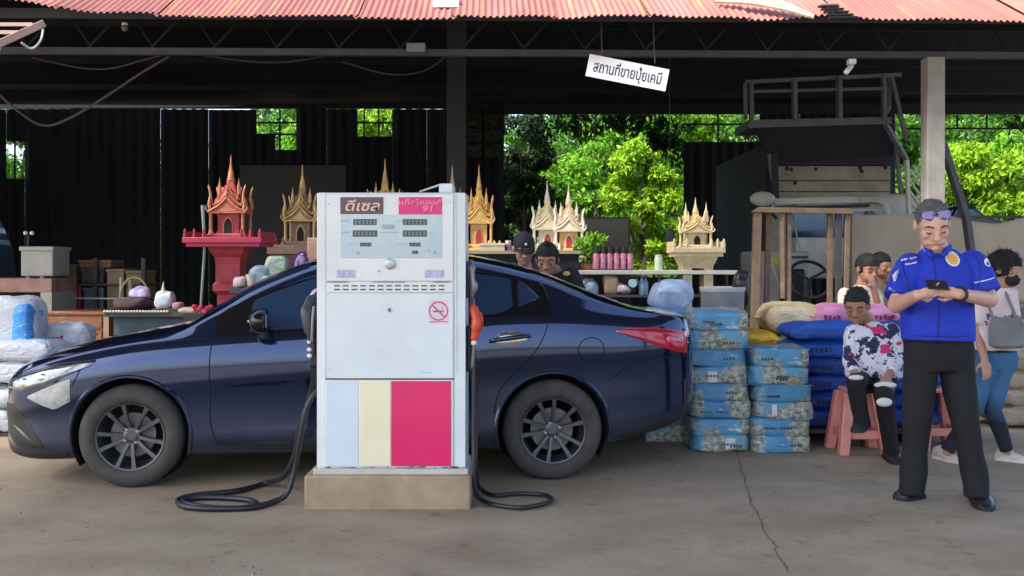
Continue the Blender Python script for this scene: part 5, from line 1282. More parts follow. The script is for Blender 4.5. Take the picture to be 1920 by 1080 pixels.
for k in range(6):
    sack('blue_sack', 'blue printed sack left of the youngster, %s of its stack' % nm[k], P(1538, 0, 7.8).x + [.0,.02,-.015,.01,-.01,.03][k], 7.86, .122+k*.128, (.60, .50, .150), bluesk if k > 3 else deepb, [.02,-.03,.03,-.02,.04,-.05][k], 0, grp, [(-.13, .2)] if k != 5 else None, mat('dark_blue_print', (.006,.012,.06), .6), seed=k*3+1)
for k in range(6):
    sack('blue_sack', 'blue sack behind the seated youngster, %s of the right stack' % nm[k], P(1700, 0, 7.8).x + [.0,.02,-.015,.01,-.01,.0][k], 7.90, .122+k*.128, (.58, .50, .150), deepb if k % 2 else bluesk, 0, 0, grp, None, seed=k*3+31)
plat = T('wooden_platform', 'low dark wooden platform carrying pink, cream and yellow sacks', 'platform', (P(1560, 0, 8.6).x, 8.7, 0))
MB().box(P(1395, 0, 8.5).x, P(1740, 0, 8.5).x, 8.42, 9.0, .42, .48).build('top', wood_d, plat)
for px in (1405, 1500, 1600, 1725):
    for y in (8.46, 8.92): MB().box(P(px, 0, 8.5).x-.04, P(px, 0, 8.5).x+.04, y, y+.06, 0, .42).build('leg', wood_d, plat)
def top(py, Y): return CAMH-(py-HZ)*Y/F
sack('yellow_sack', 'bright yellow sack lying lowest at the left of the cream sack', P(1424, 0, 8.4).x, 8.64, .48, (.46,.5,.16), yelsk, .08, .05, seed=5)
sack('yellow_sack', 'bright yellow folded sack on top of another yellow sack beside the blue packs', P(1426, 0, 8.4).x, 8.60, .62, (.44,.46,.17), yelsk, -.1, .12, seed=6)
for k in range(2): sack('cream_sack', 'cream and yellow sack %s' % ('under the topmost cream sack' if k == 0 else 'topmost on the pile left of the pink sacks'), P(1490, 0, 8.5).x+.02*k, 8.72, .48+k*.18 + (.10 if k else 0), (.52,.50,.26 if k else .27), cremsk, .02, 0, seed=8+k)
for k in range(3): sack('pink_sack', 'pink printed sack %s' % (['at the bottom of the pink pile', 'just below the topmost pink sack', 'topmost on the pink pile behind the seated youngster'][k]), P(1612+[6,4,0][k], 0, 8.4).x, 8.66, .48+.165*k, (.76,.52,.20), pinksk, [.02,-.02,.03][k], 0, 'pink sacks behind the youngster', [(-.30,.14),(-.08,.14),(.12,.20)] if k == 2 else [(-.2,.2)], mat('plum_print', (.20,.02,.10), .6), seed=12+k)
# white sacks at the left edge
sg = 'white sacks at the left edge'
def lsack(lab, px, Y, z0, size, seed, rz=0, tilt=0, pm=None): return sack('white_sack', lab, P(px, 0, Y).x, Y+.2, z0, size, whtsk, rz, tilt, sg, None, None, seed=seed)
lsack('white sack lowest in the stack at the left edge', -38, 8.0, .02, (.62,.5,.20), 21)
lsack('white sack second from the bottom at the left edge', -30, 8.0, .21, (.66,.5,.20), 22)
lsack('white sack in the middle of the stack at the left edge', 2, 8.0, .40, (.66,.5,.20), 23)
lsack('white sack with red print above the middle at the left edge', 20, 8.0, .58, (.68,.5,.17), 24)
MB().box(P(-90, 0, 8).x, P(40, 0, 8).x, 8.0, 8.5, 0, .03).build('floor_board', wood_d)
setting(bpy.data.objects['floor_board'])
o = T('upright_sack', 'tall full white sack with blue printed side standing on the stack at the left edge', 'sack', (P(25, 0, 8.05).x, 8.25, .72))
mb = MB(); squad(mb, P(24, 607, 8.25), (.24, .17, .225), .5, .42, 36, 18, amp=.02, seed=4); mb.build('bag', whtsk, o, smooth=True, angle=180)
mb = MB(); squad(mb, P(55, 612, 8.22), (.085, .175, .20), .5, .5, 24, 16, amp=.012, seed=9); mb.build('blue_print', sackmat('sky_blue_sack', (.04,.27,.66), (.45,.6,.75), 14, .56, .6), o, smooth=True, angle=180)
mb = MB(); squad(mb, P(33, 568, 8.22), (.13,.10,.055), .7, .6, 24, 12, amp=.03, seed=2); mb.build('gathered_top', whtsk, o, smooth=True, angle=180)
o = sack('white_sack', 'small crumpled white sack with red lettering beside the tall sack', P(113, 0, 8.3).x, 8.5, top(662, 8.3), (.36,.3,.24), whtsk, .1, -.08, None, [(-.14,.14)], mat('dark_red_print', (.35,.04,.10), .6), seed=41, pinch=.3)
bx = T('wooden_crate', 'plain wooden crate carrying the small white sack', 'crate', (P(110, 0, 8.4).x, 8.5, 0))
for k in range(3): MB().box(P(60, 0, 8.4).x, P(160, 0, 8.4).x, 8.36, 8.385, .03+k*.20, .20+k*.20).build('plank', wood_d, bx)
MB().box(P(60, 0, 8.4).x, P(160, 0, 8.4).x, 8.39, 8.7, 0.01, top(662, 8.3)).build('inner_box', wood_d, bx)

# stools ---------------------------------------------------------------
stm = mat('salmon_pink_plastic', (.66,.25,.22), .4, var=.1, coat=.2)
def stool(label, c, h=.44, w=.40, rz=0.0):
    o = T('plastic_stool', label, 'stool', (c.x, c.y, 0), rz, 'pink plastic stools'); ww, tw = w/2, w*.36
    top_ = MB(); top_.box(-tw, tw, -tw, tw, h-.03, h); s_ = top_.build('seat', stm, o, local=True, bevel=.012)
    MB().lathe([(.03, h+.001), (.001, h+.002)], n=16).build('seat_hole', darkprint, s_, local=True)
    for i in (-1, 1):
        for j in (-1, 1):
            mb = MB(); a = .036
            mb.loft([[(i*ww-a, j*ww-a, 0), (i*ww+a, j*ww-a, 0), (i*ww+a, j*ww+a, 0), (i*ww-a, j*ww+a, 0)], [(i*tw*.85-a*1.1, j*tw*.85-a*1.1, h-.03), (i*tw*.85+a*1.1, j*tw*.85-a*1.1, h-.03), (i*tw*.85+a*1.1, j*tw*.85+a*1.1, h-.03), (i*tw*.85-a*1.1, j*tw*.85+a*1.1, h-.03)]])
            mb.build('leg', stm, o, local=True, bevel=.008)
    for q in (-1, 1):
        f = (h*.30)/h; e = ww+(tw*.85-ww)*f
        MB().box(-e, e, q*e-.012, q*e+.012, h*.24, h*.37).build('crossbar', stm, o, local=True, bevel=.006)
        MB().box(q*e-.012, q*e+.012, -e+.02, e-.02, h*.24, h*.37).build('crossbar', stm, o, local=True, bevel=.006)
    return o
g0 = G(1626, 856); stool('pink plastic stool under the seated youngster', g0 + Vector((0, .2, 0)), .46, .31)
g1 = G(1776, 848); stool('pink plastic stool standing behind the legs of the man in blue', g1 + Vector((.0, .2, 0)), .44, .30)

# spirit houses ----------------------------------------------------------
def spirit_house(label, px, Y, ytip, ybase, w, cols, seed=1, plat=None, ped=None, group='Thai spirit houses under the roof', steps=True, zground=0.0, spires=1):
    wall_, roof_, trim_, door_ = cols; x = (px-960)*Y/F; zb = top(ybase, Y); H = top(ytip, Y) - zb
    o = T('spirit_house', label, 'spirit house', (x, Y, zground), 0, group)
    def B(): return MB()
    def sq(prof, c, a0=math.pi/4): return MB().lathe([(r_*1.414, z) for r_, z in prof], c, 4, 'z', a0=a0)
    c = (x, Y, zb)
    sq([(w*.60,0),(w*.60,H*.02),(w*.55,H*.03),(w*.52,H*.05),(w*.01,H*.05)], c).build('base', wall_, o)
    hb = H*.29
    wl = B().box(x-w*.30, x+w*.30, Y-w*.30, Y+w*.30, zb+H*.05, zb+hb).build('wall', wall_, o)
    dr = [(x-w*.11, zb+H*.055), (x+w*.11, zb+H*.055), (x+w*.11, zb+hb*.55), (x+w*.06, zb+hb*.72), (x, zb+hb*.80), (x-w*.06, zb+hb*.72), (x-w*.11, zb+hb*.55)]
    d_ = B().prism(dr, Y-w*.30-.012, Y-w*.30+.002).build('door', door_, wl)
    B().prism([(x+(a-x)*1.35, zb+H*.055+(b-zb-H*.055)*1.14) for a, b in dr], Y-w*.30-.006, Y-w*.30+.001).build('door_arch', trim_, wl)
    for i in (-1, 1):
        for j in (-1, 1):
            cx, cy = x+i*w*.46, Y+j*w*.42
            MB().lathe([(w*.07,H*.05),(w*.07,H*.075),(w*.045,H*.085),(w*.045,hb-.02*H),(w*.065,hb),(w*.001,hb)], (cx, cy, zb), 10).build('column', trim_, o, smooth=True)
            MB().tube(crv([(cx, cy, zb+hb), (cx+i*w*.05, cy, zb+H*.40), (cx+i*w*.01, cy, zb+H*.50), (cx+i*w*.08, cy, zb+H*.63)], 4), [w*.055]*4+[w*.05]*4+[w*.032]*4+[w*.004], 6).build('finial', trim_, o, smooth=True)
    B().box(x-w*.52, x+w*.52, Y-w*.48, Y+w*.48, zb+hb, zb+hb+H*.018).build('eave_slab', trim_, o)
    # stacked gables front and sides
    for k, (f, z0, z1) in enumerate(((.50,.305,.47),(.37,.38,.545),(.25,.45,.61))):
        poly = [(x-w*f, zb+H*z0), (x-w*f*.42, zb+H*(z0+(z1-z0)*.42)), (x, zb+H*z1), (x+w*f*.42, zb+H*(z0+(z1-z0)*.42)), (x+w*f, zb+H*z0)]
        dp = w*(.50-.08*k)
        rf = B().prism(poly, Y-dp*(.92 - .1*k), Y+dp*.92).build('gable_roof', roof_, o)
        sd = MB(); sd.prism([(a-x, b) for a, b in poly], -dp*.92, dp*.92); sd.v = [(x-b, Y+a*.97, z) for a, b, z in sd.v]; sd.build('gable_roof', roof_, o)
        for i in (-1, 1):
            pts = [(x+i*w*f*1.10, Y-dp*(.95-.1*k), zb+H*(z0-.004)), (x+i*w*f*.45, Y-dp*(.95-.1*k), zb+H*(z0+(z1-z0)*.45)), (x, Y-dp*(.95-.1*k), zb+H*(z1+.004))]
            MB().tube(crv(pts, 4), w*.030, 6).build('barge_board', trim_, rf, smooth=True)
            MB().tube([(x+i*w*f*1.05, Y-dp*.95, zb+H*z0), (x+i*w*f*1.20, Y-dp*.95, zb+H*(z0+.035)), (x+i*w*f*1.16, Y-dp*.95, zb+H*(z0+.09))], [w*.03, w*.022, w*.003], 6).build('finial', trim_, rf)
        MB().tube([(x, Y-dp*.95, zb+H*z1), (x, Y-dp*1.0, zb+H*(z1+.03)), (x+.001, Y-dp*.97, zb+H*(z1+.07))], [w*.03, w*.02, w*.003], 6).build('finial', trim_, rf)
        if k == 0: B().prism([(x+(a-x)*.55, zb+H*z0+(b-zb-H*z0)*.6+H*.008) for a, b in poly], Y-dp*.94, Y-dp*.9).build('gable_panel', trim_, rf)
    # tower and spire
    sq([(w*.25,H*.46),(w*.24,H*.52),(w*.20,H*.525),(w*.19,H*.58),(w*.15,H*.585),(w*.14,H*.63),(w*.10,H*.635),(w*.10,H*.69)], c).build('tower', roof_, o)
    MB().lathe([(w*.10,H*.68),(w*.125,H*.70),(w*.09,H*.715),(w*.105,H*.73),(w*.08,H*.75),(w*.088,H*.765),(w*.062,H*.79),(w*.068,H*.805),(w*.045,H*.83),(w*.048,H*.845),(w*.03,H*.87),(w*.022,H*.93),(w*.012,H*.97),(w*.003,H)], c, 14).build('spire', trim_, o, smooth=True)
    if spires > 1:
        for i in (-1, 1): MB().lathe([(w*.10,H*.50),(w*.11,H*.60),(w*.06,H*.66),(w*.07,H*.70),(w*.03,H*.78),(w*.003,H*.90)], (x+i*w*.36, Y-w*.1, zb), 10).build('side_spire', trim_, o, smooth=True)
    for i in (-1, 1): MB().lathe([(w*.07,H*.52),(w*.05,H*.58),(w*.055,H*.60),(w*.02,H*.66),(w*.002,H*.72)], (x+i*w*.28, Y-w*.18, zb), 8).build('small_spire', trim_, o, smooth=True)
    zp = zb
    if plat:
        pw, pth = plat; B().box(x-pw/2, x+pw/2, Y-pw*.42, Y+pw*.42, zb-pth, zb).build('platform', ped[1], o, bevel=.008)
        B().box(x-pw*.46, x+pw*.46, Y-pw*.38, Y+pw*.38, zb-pth-.03, zb-pth).build('platform_moulding', ped[1], o)
        n = 9
        for k in range(n):
            xx = x-pw*.47+pw*.94*k/(n-1)
            if abs(xx-x) > w*.30: MB().lathe([(.016,0),(.016,.03),(.010,.035),(.014,.05),(.002,.075)], (xx, Y-pw*.39, zb), 8).build('baluster', ped[1], o, smooth=True)
        for i in (-1, 1): B().box(x+i*pw*.47-.012, x+i*pw*.47+.012, Y-pw*.39, Y+pw*.39, zb, zb+.05).build('railing', ped[1], o)
        zp = zb-pth-.03
    pw_ = ped[0]
    if ped[2] == 'legs':
        for i in (-1, 1):
            for j in (-1, 1): sq([(pw_*.20,zp-.02),(pw_*.15,zp-.05),(pw_*.13,zp-.10),(pw_*.12,.12),(pw_*.18,.06),(pw_*.18,0)], (x+i*pw_*.30, Y+j*pw_*.28, 0)).build('leg', ped[1], o)
        sq([(pw_*.55,zp),(pw_*.50,zp-.04),(pw_*.40,zp-.10)], (x, Y, 0)).build('capital', ped[1], o)
    else:
        h = zp-zground
        sq([(pw_*.62,h),(pw_*.56,h*.965),(pw_*.46,h*.94),(pw_*.42,h*.90),(pw_*.42,h*.80),(pw_*.50,h*.78),(pw_*.50,h*.745),(pw_*.38,h*.72),(pw_*.36,h*.55),(pw_*.40,h*.52),(pw_*.40,h*.49),(pw_*.38,h*.47),(pw_*.40,h*.15),(pw_*.52,h*.12),(pw_*.52,h*.05),(pw_*.62,h*.04),(pw_*.62,0)], (x, Y, zground)).build('pedestal', ped[1], o)
        if ped[2] == 'arch':
            q = pw_*.40*1.0; yb = Y-q-.01
            B().prism([(x-.05, zground+h*.2), (x+.05, zground+h*.2), (x+.05, zground+h*.36), (x, zground+h*.44), (x-.05, zground+h*.36)], yb-.012, yb+.03).build('niche', door_, o)
            for i in (-1, 1): MB().tube([(x+i*.11, yb, zground+h*.36), (x+i*.05, yb-.01, zground+h*.44), (x, yb-.01, zground+h*.54)], .014, 6).build('niche_gable', trim_, o)
    return o
redw = mat('crimson_paint', (.34,.025,.045), .55, var=.3, scale=14); redr = mat('coral_red_roof', (.38,.05,.045), .55, var=.3, scale=20)
redgold = mat('worn_red_gold_paint', (.42,.16,.07), .5, var=.4, scale=25); goldt = mat('worn_gold_paint', (.60,.34,.12), .45, var=.3, scale=25); darkd = mat('dark_doorway', (.015,.008,.008), .9); reddoor = mat('deep_red_door', (.35,.03,.03), .6)
magen = mat('magenta_red_slab', (.40,.02,.07), .55, var=.2, scale=8)
brn = mat('brown_gold_wall', (.22,.13,.10), .6, var=.3, scale=15); brr = mat('brown_roof', (.26,.15,.09), .6, var=.35, scale=22); palg = mat('pale_gold', (.55,.38,.15), .5, var=.3, scale=22)
gow = mat('orange_gold_wall', (.60,.36,.12), .5, var=.2, scale=15); gor = mat('golden_yellow_roof', (.64,.40,.06), .45, var=.3, scale=22)
ivw = mat('ivory_wall', (.66,.60,.50), .55, var=.15, scale=15); ivr = mat('ivory_gold_roof', (.68,.58,.25), .5, var=.25, scale=25); ivt = mat('ivory_trim', (.70,.65,.55), .5, var=.15)
stw = mat('sandstone_cream', (.60,.47,.28), .65, var=.2, scale=15)
spirit_house('large crimson spirit house with gold gable on a wide red slab', 433, 9.0, 290, 446, .30, (redw, redr, redgold, darkd), 1, (.68, .05), (.25, redw, 'arch'))
for o in bpy.data.objects:
    if o.name.startswith('platform') and o.parent and 'crimson' in o.parent.get('label', ''): o.data.materials[0] = magen
spirit_house('brown and gold spirit house between the crimson one and the dispenser', 567, 10.0, 308, 460, .30, (brn, brr, palg, darkd), 2, (.58, .09), (.34, brn, 'col'))
spirit_house('spirit house whose thin gold spire shows above the middle of the dispenser', 722, 10.2, 297, 455, .30, (gow, gor, palg, darkd), 3, (.50, .08), (.32, gow, 'col'))
spirit_house('spirit house with a pale gold spire just left of the bright golden one', 848, 10.4, 308, 462, .30, (gow, gor, palg, darkd), 4, (.46, .08), (.32, gow, 'col'))
spirit_house('bright golden spirit house with red door at the right edge of the dispenser', 898, 9.6, 308, 466, .25, (gow, gor, goldt, reddoor), 5, (.42, .06), (.30, gow, 'col'))
spirit_house('ivory white spirit house with yellow gable behind the topknot man', 1026, 9.7, 338, 470, .27, (ivw, ivr, ivt, reddoor), 6, (.40, .06), (.30, ivw, 'col'))
spirit_house('pale orange spirit house with red door right of the ivory one', 1066, 9.5, 343, 472, .26, (gow, mat('peach_roof', (.66,.42,.20), .5, var=.25, scale=22), ivt, reddoor), 7, (.38, .06), (.30, ivw, 'col'))
spirit_house('cream sandstone spirit house with several spires on two legged stand', 1304, 8.9, 370, 464, .245, (stw, mat('sand_gold_roof', (.64,.46,.16), .55, var=.3, scale=25), stw, darkd), 8, (.45, .05), (.30, stw, 'legs'), spires=3)

# shelves and clutter behind the car -------------------------------------
Yr = 8.75
sh_ = T('display_shelf', 'long white topped shelf rack with bottles behind the car boot', 'shelf', (P(1230, 0, Yr).x, Yr, 0))
zt_ = top(507, Yr); xa, xb = P(1085, 0, Yr).x, P(1385, 0, Yr).x
whb = mat('off_white_board', (.55,.53,.45), .5, var=.1)
MB().box(xa, xb, Yr, Yr+.42, zt_-.035, zt_).build('top_board', whb, sh_, bevel=.004)
for k, z in enumerate((top(553, Yr), .55)): MB().box(xa, xb, Yr+.02, Yr+.40, z-.02, z).build('lower_board', steel_m, sh_)
for xx in (xa+.02, (xa+xb)/2, xb-.03):
    for yy in (Yr+.02, Yr+.38): MB().box(xx, xx+.02, yy, yy+.02, 0, zt_-.035).build('upright', steel_m, sh_)
bp = T('bottle_pack', 'shrink wrapped pack of pink bottles with black caps on the white shelf', 'bottle pack', (P(1152, 0, Yr).x, Yr+.15, zt_))
pinkb = mat('pink_drink_bottle', (.40,.13,.20), .25, var=.5, scale=40, coat=.6); capb = mat('black_bottle_cap', (.01,.01,.012), .35)
for r_ in range(2):
    for k in range(6):
        xx = P(1120+k*12.8, 0, Yr).x; yy = Yr+.10+r_*.065; h = .20
        b_ = MB().lathe([(.026,0),(.027,.02),(.027,.115),(.022,.140),(.012,.155),(.012,.17)], (xx, yy, zt_), 12).build('bottle', pinkb, bp, smooth=True)
        MB().lathe([(.021,.150),(.021,.205),(.001,.207)], (xx, yy, zt_), 12).build('cap', capb, b_, smooth=True)
MB().box(P(1113, 0, Yr).x, P(1191, 0, Yr).x, Yr+.065, Yr+.072, zt_, zt_+.012).build('tray', darkprint, bp)
jar = T('glass_jar', 'pale green labelled jar on the white shelf left of the sandstone spirit house', 'jar', (P(1238, 0, Yr).x, Yr+.1, zt_))
MB().lathe([(.035,0),(.037,.01),(.037,.10),(.030,.115),(.001,.115)], jar.location, 16).build('jar_body', mat('pale_green_glass', (.45,.58,.40), .2, var=.3), jar, smooth=True)
MB().lathe([(.030,.115),(.030,.135),(.001,.135)], jar.location, 16).build('lid', whb, jar, smooth=True)
pot = T('potted_plant', 'small leafy pot plant between the spirit houses and bottle pack', 'plant', (P(1100, 0, 9.1).x, 9.1, 0))
MB().lathe([(.06,0),(.09,.14),(.08,.14),(.001,.13)], (pot.location.x, 9.1, top(495, 9.1)-.14+.0), 16).build('pot', mat('clay_pot', (.3,.13,.07), .8), pot, smooth=True)
MB().lathe([(.12,0),(.12,.02),(.03,.03),(.03,top(495, 9.1)-.14),(.001,top(495, 9.1)-.14)], (pot.location.x, 9.1, 0), 12).build('pot_stand', steel_m, pot)
leaves('foliage', brt, pot, [(P(1102, 462, 9.1), (.13,.12,.10), 220), (P(1118, 450, 9.1), (.09,.1,.06), 110)], .07, 41)
tv = T('black_cabinet', 'black cabinet standing behind the bottles and potted plant', 'cabinet', (P(1138, 0, 9.7).x, 9.75, 0))
MB().box(P(1093, 0, 9.7).x, P(1182, 0, 9.7).x, 9.7, 10.0, 0, top(407, 9.7)).build('case', mat('matt_black', (.008,.008,.012), .6), tv, bevel=.006)
MB().box(P(1097, 0, 9.7).x, P(1178, 0, 9.7).x, 9.69, 9.70, top(470, 9.7), top(411, 9.7)).build('front_panel', gloss_m, tv)
cn = T('counter', 'dark counter behind the car carrying small boxes', 'counter', (P(960, 0, 9.2).x, 9.2, 0))
MB().box(P(872, 0, 9.0).x, P(1085, 0, 9.0).x, 8.98, 9.3, 0, top(476, 9.0)).build('cabinet', wall_m, cn)
MB().box(P(868, 0, 9.0).x, P(1088, 0, 9.0).x, 8.95, 9.3, top(476, 9.0), top(470, 9.0)).build('top_board', mat('olive_board', (.30,.28,.16), .6), cn)
bxm = mat('brown_carton', (.38,.27,.17), .8, var=.15)
o = T('tray_box', 'low open carton with pale rim on the counter right of the golden spirit house', 'box', (P(922, 0, 9.0).x, 9.1, top(470, 9)))
MB().box(P(900, 0, 9.0).x, P(946, 0, 9.0).x, 8.98, 9.2, top(470, 9), top(458, 9)).build('carton', mat('tan_carton', (.5,.40,.26), .8, var=.15), o); MB().box(P(899, 0, 9.0).x, P(947, 0, 9.0).x, 8.975, 9.2, top(460, 9), top(456, 9)).build('rim', whb, o)
o = T('plastic_bottle', 'white capped bottle with purple label left of the man in the cap', 'bottle', (P(953, 0, 9.0).x, 9.05, top(470, 9)))
MB().lathe([(.032,0),(.033,.05),(.020,.06),(.020,.075)], o.location, 14).build('bottle_body', mat('purple_label', (.28,.10,.22), .4), o, smooth=True); MB().lathe([(.024,.06),(.026,.09),(.001,.092)], o.location, 14).build('cap', whb, o, smooth=True)
# clutter on the lower shelf
zl = top(553, Yr)
def lump(name, label, cat, px, py, Y, r, m, seed, part='body', amp=.02, e=.7, on=None):
    c = P(px, py, Y); c.z = c.z if on is None else on + r[2]*.95; o = T(name, label, cat, (c.x, c.y, c.z-r[2])); mb = MB(); squad(mb, c, r, e, e, 28, 16, amp=amp, seed=seed); mb.build(part, m, o, smooth=True, angle=180); return o
lump('carton_sack', 'brown paper bag on the lower shelf under the pink bottles', 'paper bag', 1145, 533, Yr+.1, (.065,.08,.085), bxm, 3, 'bag', .015, .5, zl)
lump('plastic_bag', 'big pale clear plastic bag on the pack stack beside the car boot', 'plastic bag', 1258, 555, 7.95, (.16,.13,.105), mat('frosted_plastic', (.42,.52,.68), .3, var=.35, scale=9, coat=.4), 6, 'bag', .05, .7, 1.0)
lump('plastic_bag', 'small white and pink plastic bag on the shelf under the bottles', 'plastic bag', 1165, 556, Yr+.1, (.08,.08,.05), mat('white_pink_plastic', (.62,.45,.50), .4, var=.3, scale=20), 7, 'bag', .03, .7, zl)
lump('plastic_bag', 'dark plastic bag on the shelf under the round clock', 'plastic bag', 1182, 558, Yr+.2, (.06,.08,.055), mat('dark_plastic', (.02,.015,.02), .3), 8, 'bag', .03, .7, zl)
lump('plastic_bag', 'pale blue plastic bag at the left end of the white shelf', 'plastic bag', 1105, 530, Yr+.1, (.09,.08,.06), mat('pale_blue_plastic', (.35,.46,.58), .35, var=.35, scale=15), 9, 'bag', .035, .7, zl)
o = T('wall_clock', 'small round pale blue clock under the shelf board', 'clock', P(1186, 538, Yr))
MB().lathe([(.038,0),(.038,-.03),(.034,-.035),(.001,-.035)], P(1186, 531, Yr+.05), 24, 'y').build('dial', mat('pale_cyan', (.45,.62,.68), .4, var=.1), o, smooth=True)
for k in range(3):
    px = (1206, 1214, 1199)[k]; o = T('water_bottle', 'clear blue capped water bottle right of the round clock, %s of the three' % ('middle one', 'rightmost', 'leftmost')[k], 'bottle', (P(px, 0, Yr).x, Yr+.1+.05*k, zl), 0, 'water bottles on the lower shelf')
    MB().lathe([(.026,0),(.028,.015),(.028,.10),(.012,.13),(.012,.142)], o.location, 14).build('bottle_body', mat('water_blue_plastic', (.30,.48,.58), .1, var=.3, scale=25, coat=.8), o, smooth=True); MB().lathe([(.015,.138),(.015,.158),(.001,.159)], o.location, 10).build('cap', mat('blue_cap', (.05,.15,.5), .4), o, smooth=True)
o = T('hanging_lantern', 'small black lantern hanging left of the sandstone spirit house', 'lantern', P(1255, 452, 9.3))
MB().box(P(1249, 0, 9.3).x, P(1262, 0, 9.3).x, 9.27, 9.33, top(454, 9.3), top(428, 9.3)).build('case', mat('matt_black', (.01,.01,.01)), o, bevel=.006); MB().tube([P(1255.5, 428, 9.3), P(1255.5, 100, 9.3)], .003, 5).build('cord', mat('matt_black', (.01,.01,.01)), o)
o = T('grey_bin', 'grey plastic bin with black bag under the end of the white shelf', 'bin', (P(1350, 0, 8.6).x, 8.55, 0))
c0 = Vector((P(1350, 0, 8.6).x, 8.5, 0)); zz = top(540, 8.5)
MB().lathe([(.15,.01),(.18,zz),(.17,zz),(.001,zz-.02)], c0, 20).build('bin_body', mat('grey_plastic', (.20,.21,.24), .5, var=.15), o, smooth=True); MB().lathe([(.185,zz-.03),(.19,zz),(.185,zz+.01),(.17,zz)], c0, 20, cap=False).build('rim', mat('pale_rim', (.4,.4,.42), .5), o, smooth=True)
mb = MB(); squad(mb, c0+Vector((.17, .05, zz-.02)), (.07,.08,.16), .7, .7, amp=.03, seed=5); mb.build('black_bag', mat('dark_plastic', (.02,.015,.02)), o, smooth=True, angle=180)

# left side clutter -------------------------------------------------------
Yl = 10.4
dk = T('metal_desk', 'old grey metal desk at the left with reddish top', 'desk', (P(20, 0, Yl).x, Yl+.3, 0))
gm = mat('old_grey_enamel', (.34,.34,.31), .55, var=.15, scale=4)
MB().box(P(-110, 0, Yl).x, P(97, 0, Yl).x, Yl, Yl+.6, top(548, Yl), top(522, Yl)).build('top', mat('rusty_pink_top', (.30,.17,.14), .6, var=.35, scale=5), dk, bevel=.005)
MB().box(P(76, 0, Yl).x, P(97, 0, Yl).x, Yl, Yl+.6, 0, top(548, Yl)).build('leg_panel', gm, dk)
MB().box(P(-100, 0, Yl).x, P(70, 0, Yl).x, Yl+.3, Yl+.6, .1, top(549, Yl)).build('back_panel', wall_m, dk)
bxg = T('metal_box', 'square grey metal box with lid standing on the grey desk', 'metal box', (P(61, 0, Yl).x, Yl+.3, top(522, Yl)))
MB().box(P(30, 0, Yl).x, P(91, 0, Yl).x, Yl+.1, Yl+.5, top(522, Yl)+.02, top(464, Yl)).build('case', gm, bxg, bevel=.012); MB().box(P(28, 0, Yl).x, P(93, 0, Yl).x, Yl+.08, Yl+.52, top(470, Yl), top(462, Yl)).build('lid', gm, bxg, bevel=.008)
for px in (40, 66): MB().lathe([(.02,0),(.02,.03),(.001,.03)], (P(px, 0, Yl).x, Yl+.15, top(522, Yl)), 10).build('foot', whb, bxg)
lm = T('twin_lamp', 'small twin spotlight on the grey metal box', 'lamp', P(53, 462, Yl+.3))
MB().tube([P(53, 462, Yl+.3), P(53, 442, Yl+.3)], .012, 8).build('stem', blackp_m, lm)
for px in (48, 60): MB().ell(P(px, 437, Yl+.25), (.022,.025,.022)).build('lamp_head', mat('white_lamp', (.7,.7,.7), .3), lm, smooth=True)
cab = T('truck_cab', 'dark blue truck cab at the left edge of the photo', 'truck', (P(-60, 0, 11.2).x, 11.8, 0))
navy = mat('navy_truck_paint', (.012,.03,.09), .35, var=.2, coat=.6)
mb = MB(); c_ = [(P(q[0], q[1], 11.2)) for q in ((-8,522),(-14,470),(-38,410),(-58,395),(-260,395),(-260,620),(-8,620))]
mb.prism([(p.x, p.z) for p in c_], 11.2, 11.7).build('cab', navy, cab, bevel=.03)
w_ = [P(*q, 11.2) for q in ((-20,472),(-40,425),(-56,408),(-120,408),(-120,480))]; MB().prism([(p.x, p.z) for p in w_], 11.185, 11.2).build('side_window', glass_m, cab)
MB().box(P(-250, 0, 11.2).x, P(-20, 0, 11.2).x, 11.3, 11.65, .35, top(615, 11.2)).build('chassis', blackp_m, cab)
for px in (-70, -200): MB().lathe([(.38,0),(.38,.25),(.2,.26),(.2,-.01)], (P(px, 0, 11.2).x, 11.25, .38), 24, 'y').build('wheel', rub_m, cab, smooth=True)
# shelf of dusty boxes against the wall
Ys_ = 11.0
rk = T('storage_rack', 'dim storage rack of dusty boxes at the left wall', 'rack', (P(180, 0, Ys_).x, Ys_+.3, 0))
for px in (98, 178, 268): MB().box(P(px, 0, Ys_).x-.02, P(px, 0, Ys_).x+.02, Ys_, Ys_+.04, 0, top(484, Ys_)).build('upright', wood_d, rk)
for py in (582, 532): MB().box(P(95, 0, Ys_).x, P(272, 0, Ys_).x, Ys_, Ys_+.5, top(py, Ys_)-.02, top(py, Ys_)).build('shelf_board', wood_d, rk)
MB().tube([P(72, 558, Ys_-.1), P(272, 561, Ys_-.1)], .010, 8).build('rail', mat('pale_rail', (.40,.40,.38), .4, metal=.4), rk)
def crate(label, x0, x1, y0, y1, m, g=None):
    o = T('storage_box', label, 'box', (P((x0+x1)/2, 0, Ys_).x, Ys_+.2, top(y1, Ys_)), 0, g)
    MB().box(P(x0, 0, Ys_).x, P(x1, 0, Ys_).x, Ys_+.06, Ys_+.42, top(y1, Ys_), top(y0, Ys_)).build('box_body', m, o, bevel=.01); MB().box(P(x0, 0, Ys_).x-.008, P(x1, 0, Ys_).x+.008, Ys_+.05, Ys_+.43, top(y0, Ys_)-.03, top(y0, Ys_)+.004).build('lid', m, o, bevel=.006)
crate('crimson storage box on the dim rack', 98, 147, 537, 581.5, mat('crimson_box', (.26,.02,.05), .6, var=.2)); crate('slate blue storage box beside the crimson one', 152, 190, 540, 581.5, mat('slate_box', (.06,.10,.13), .6, var=.25))
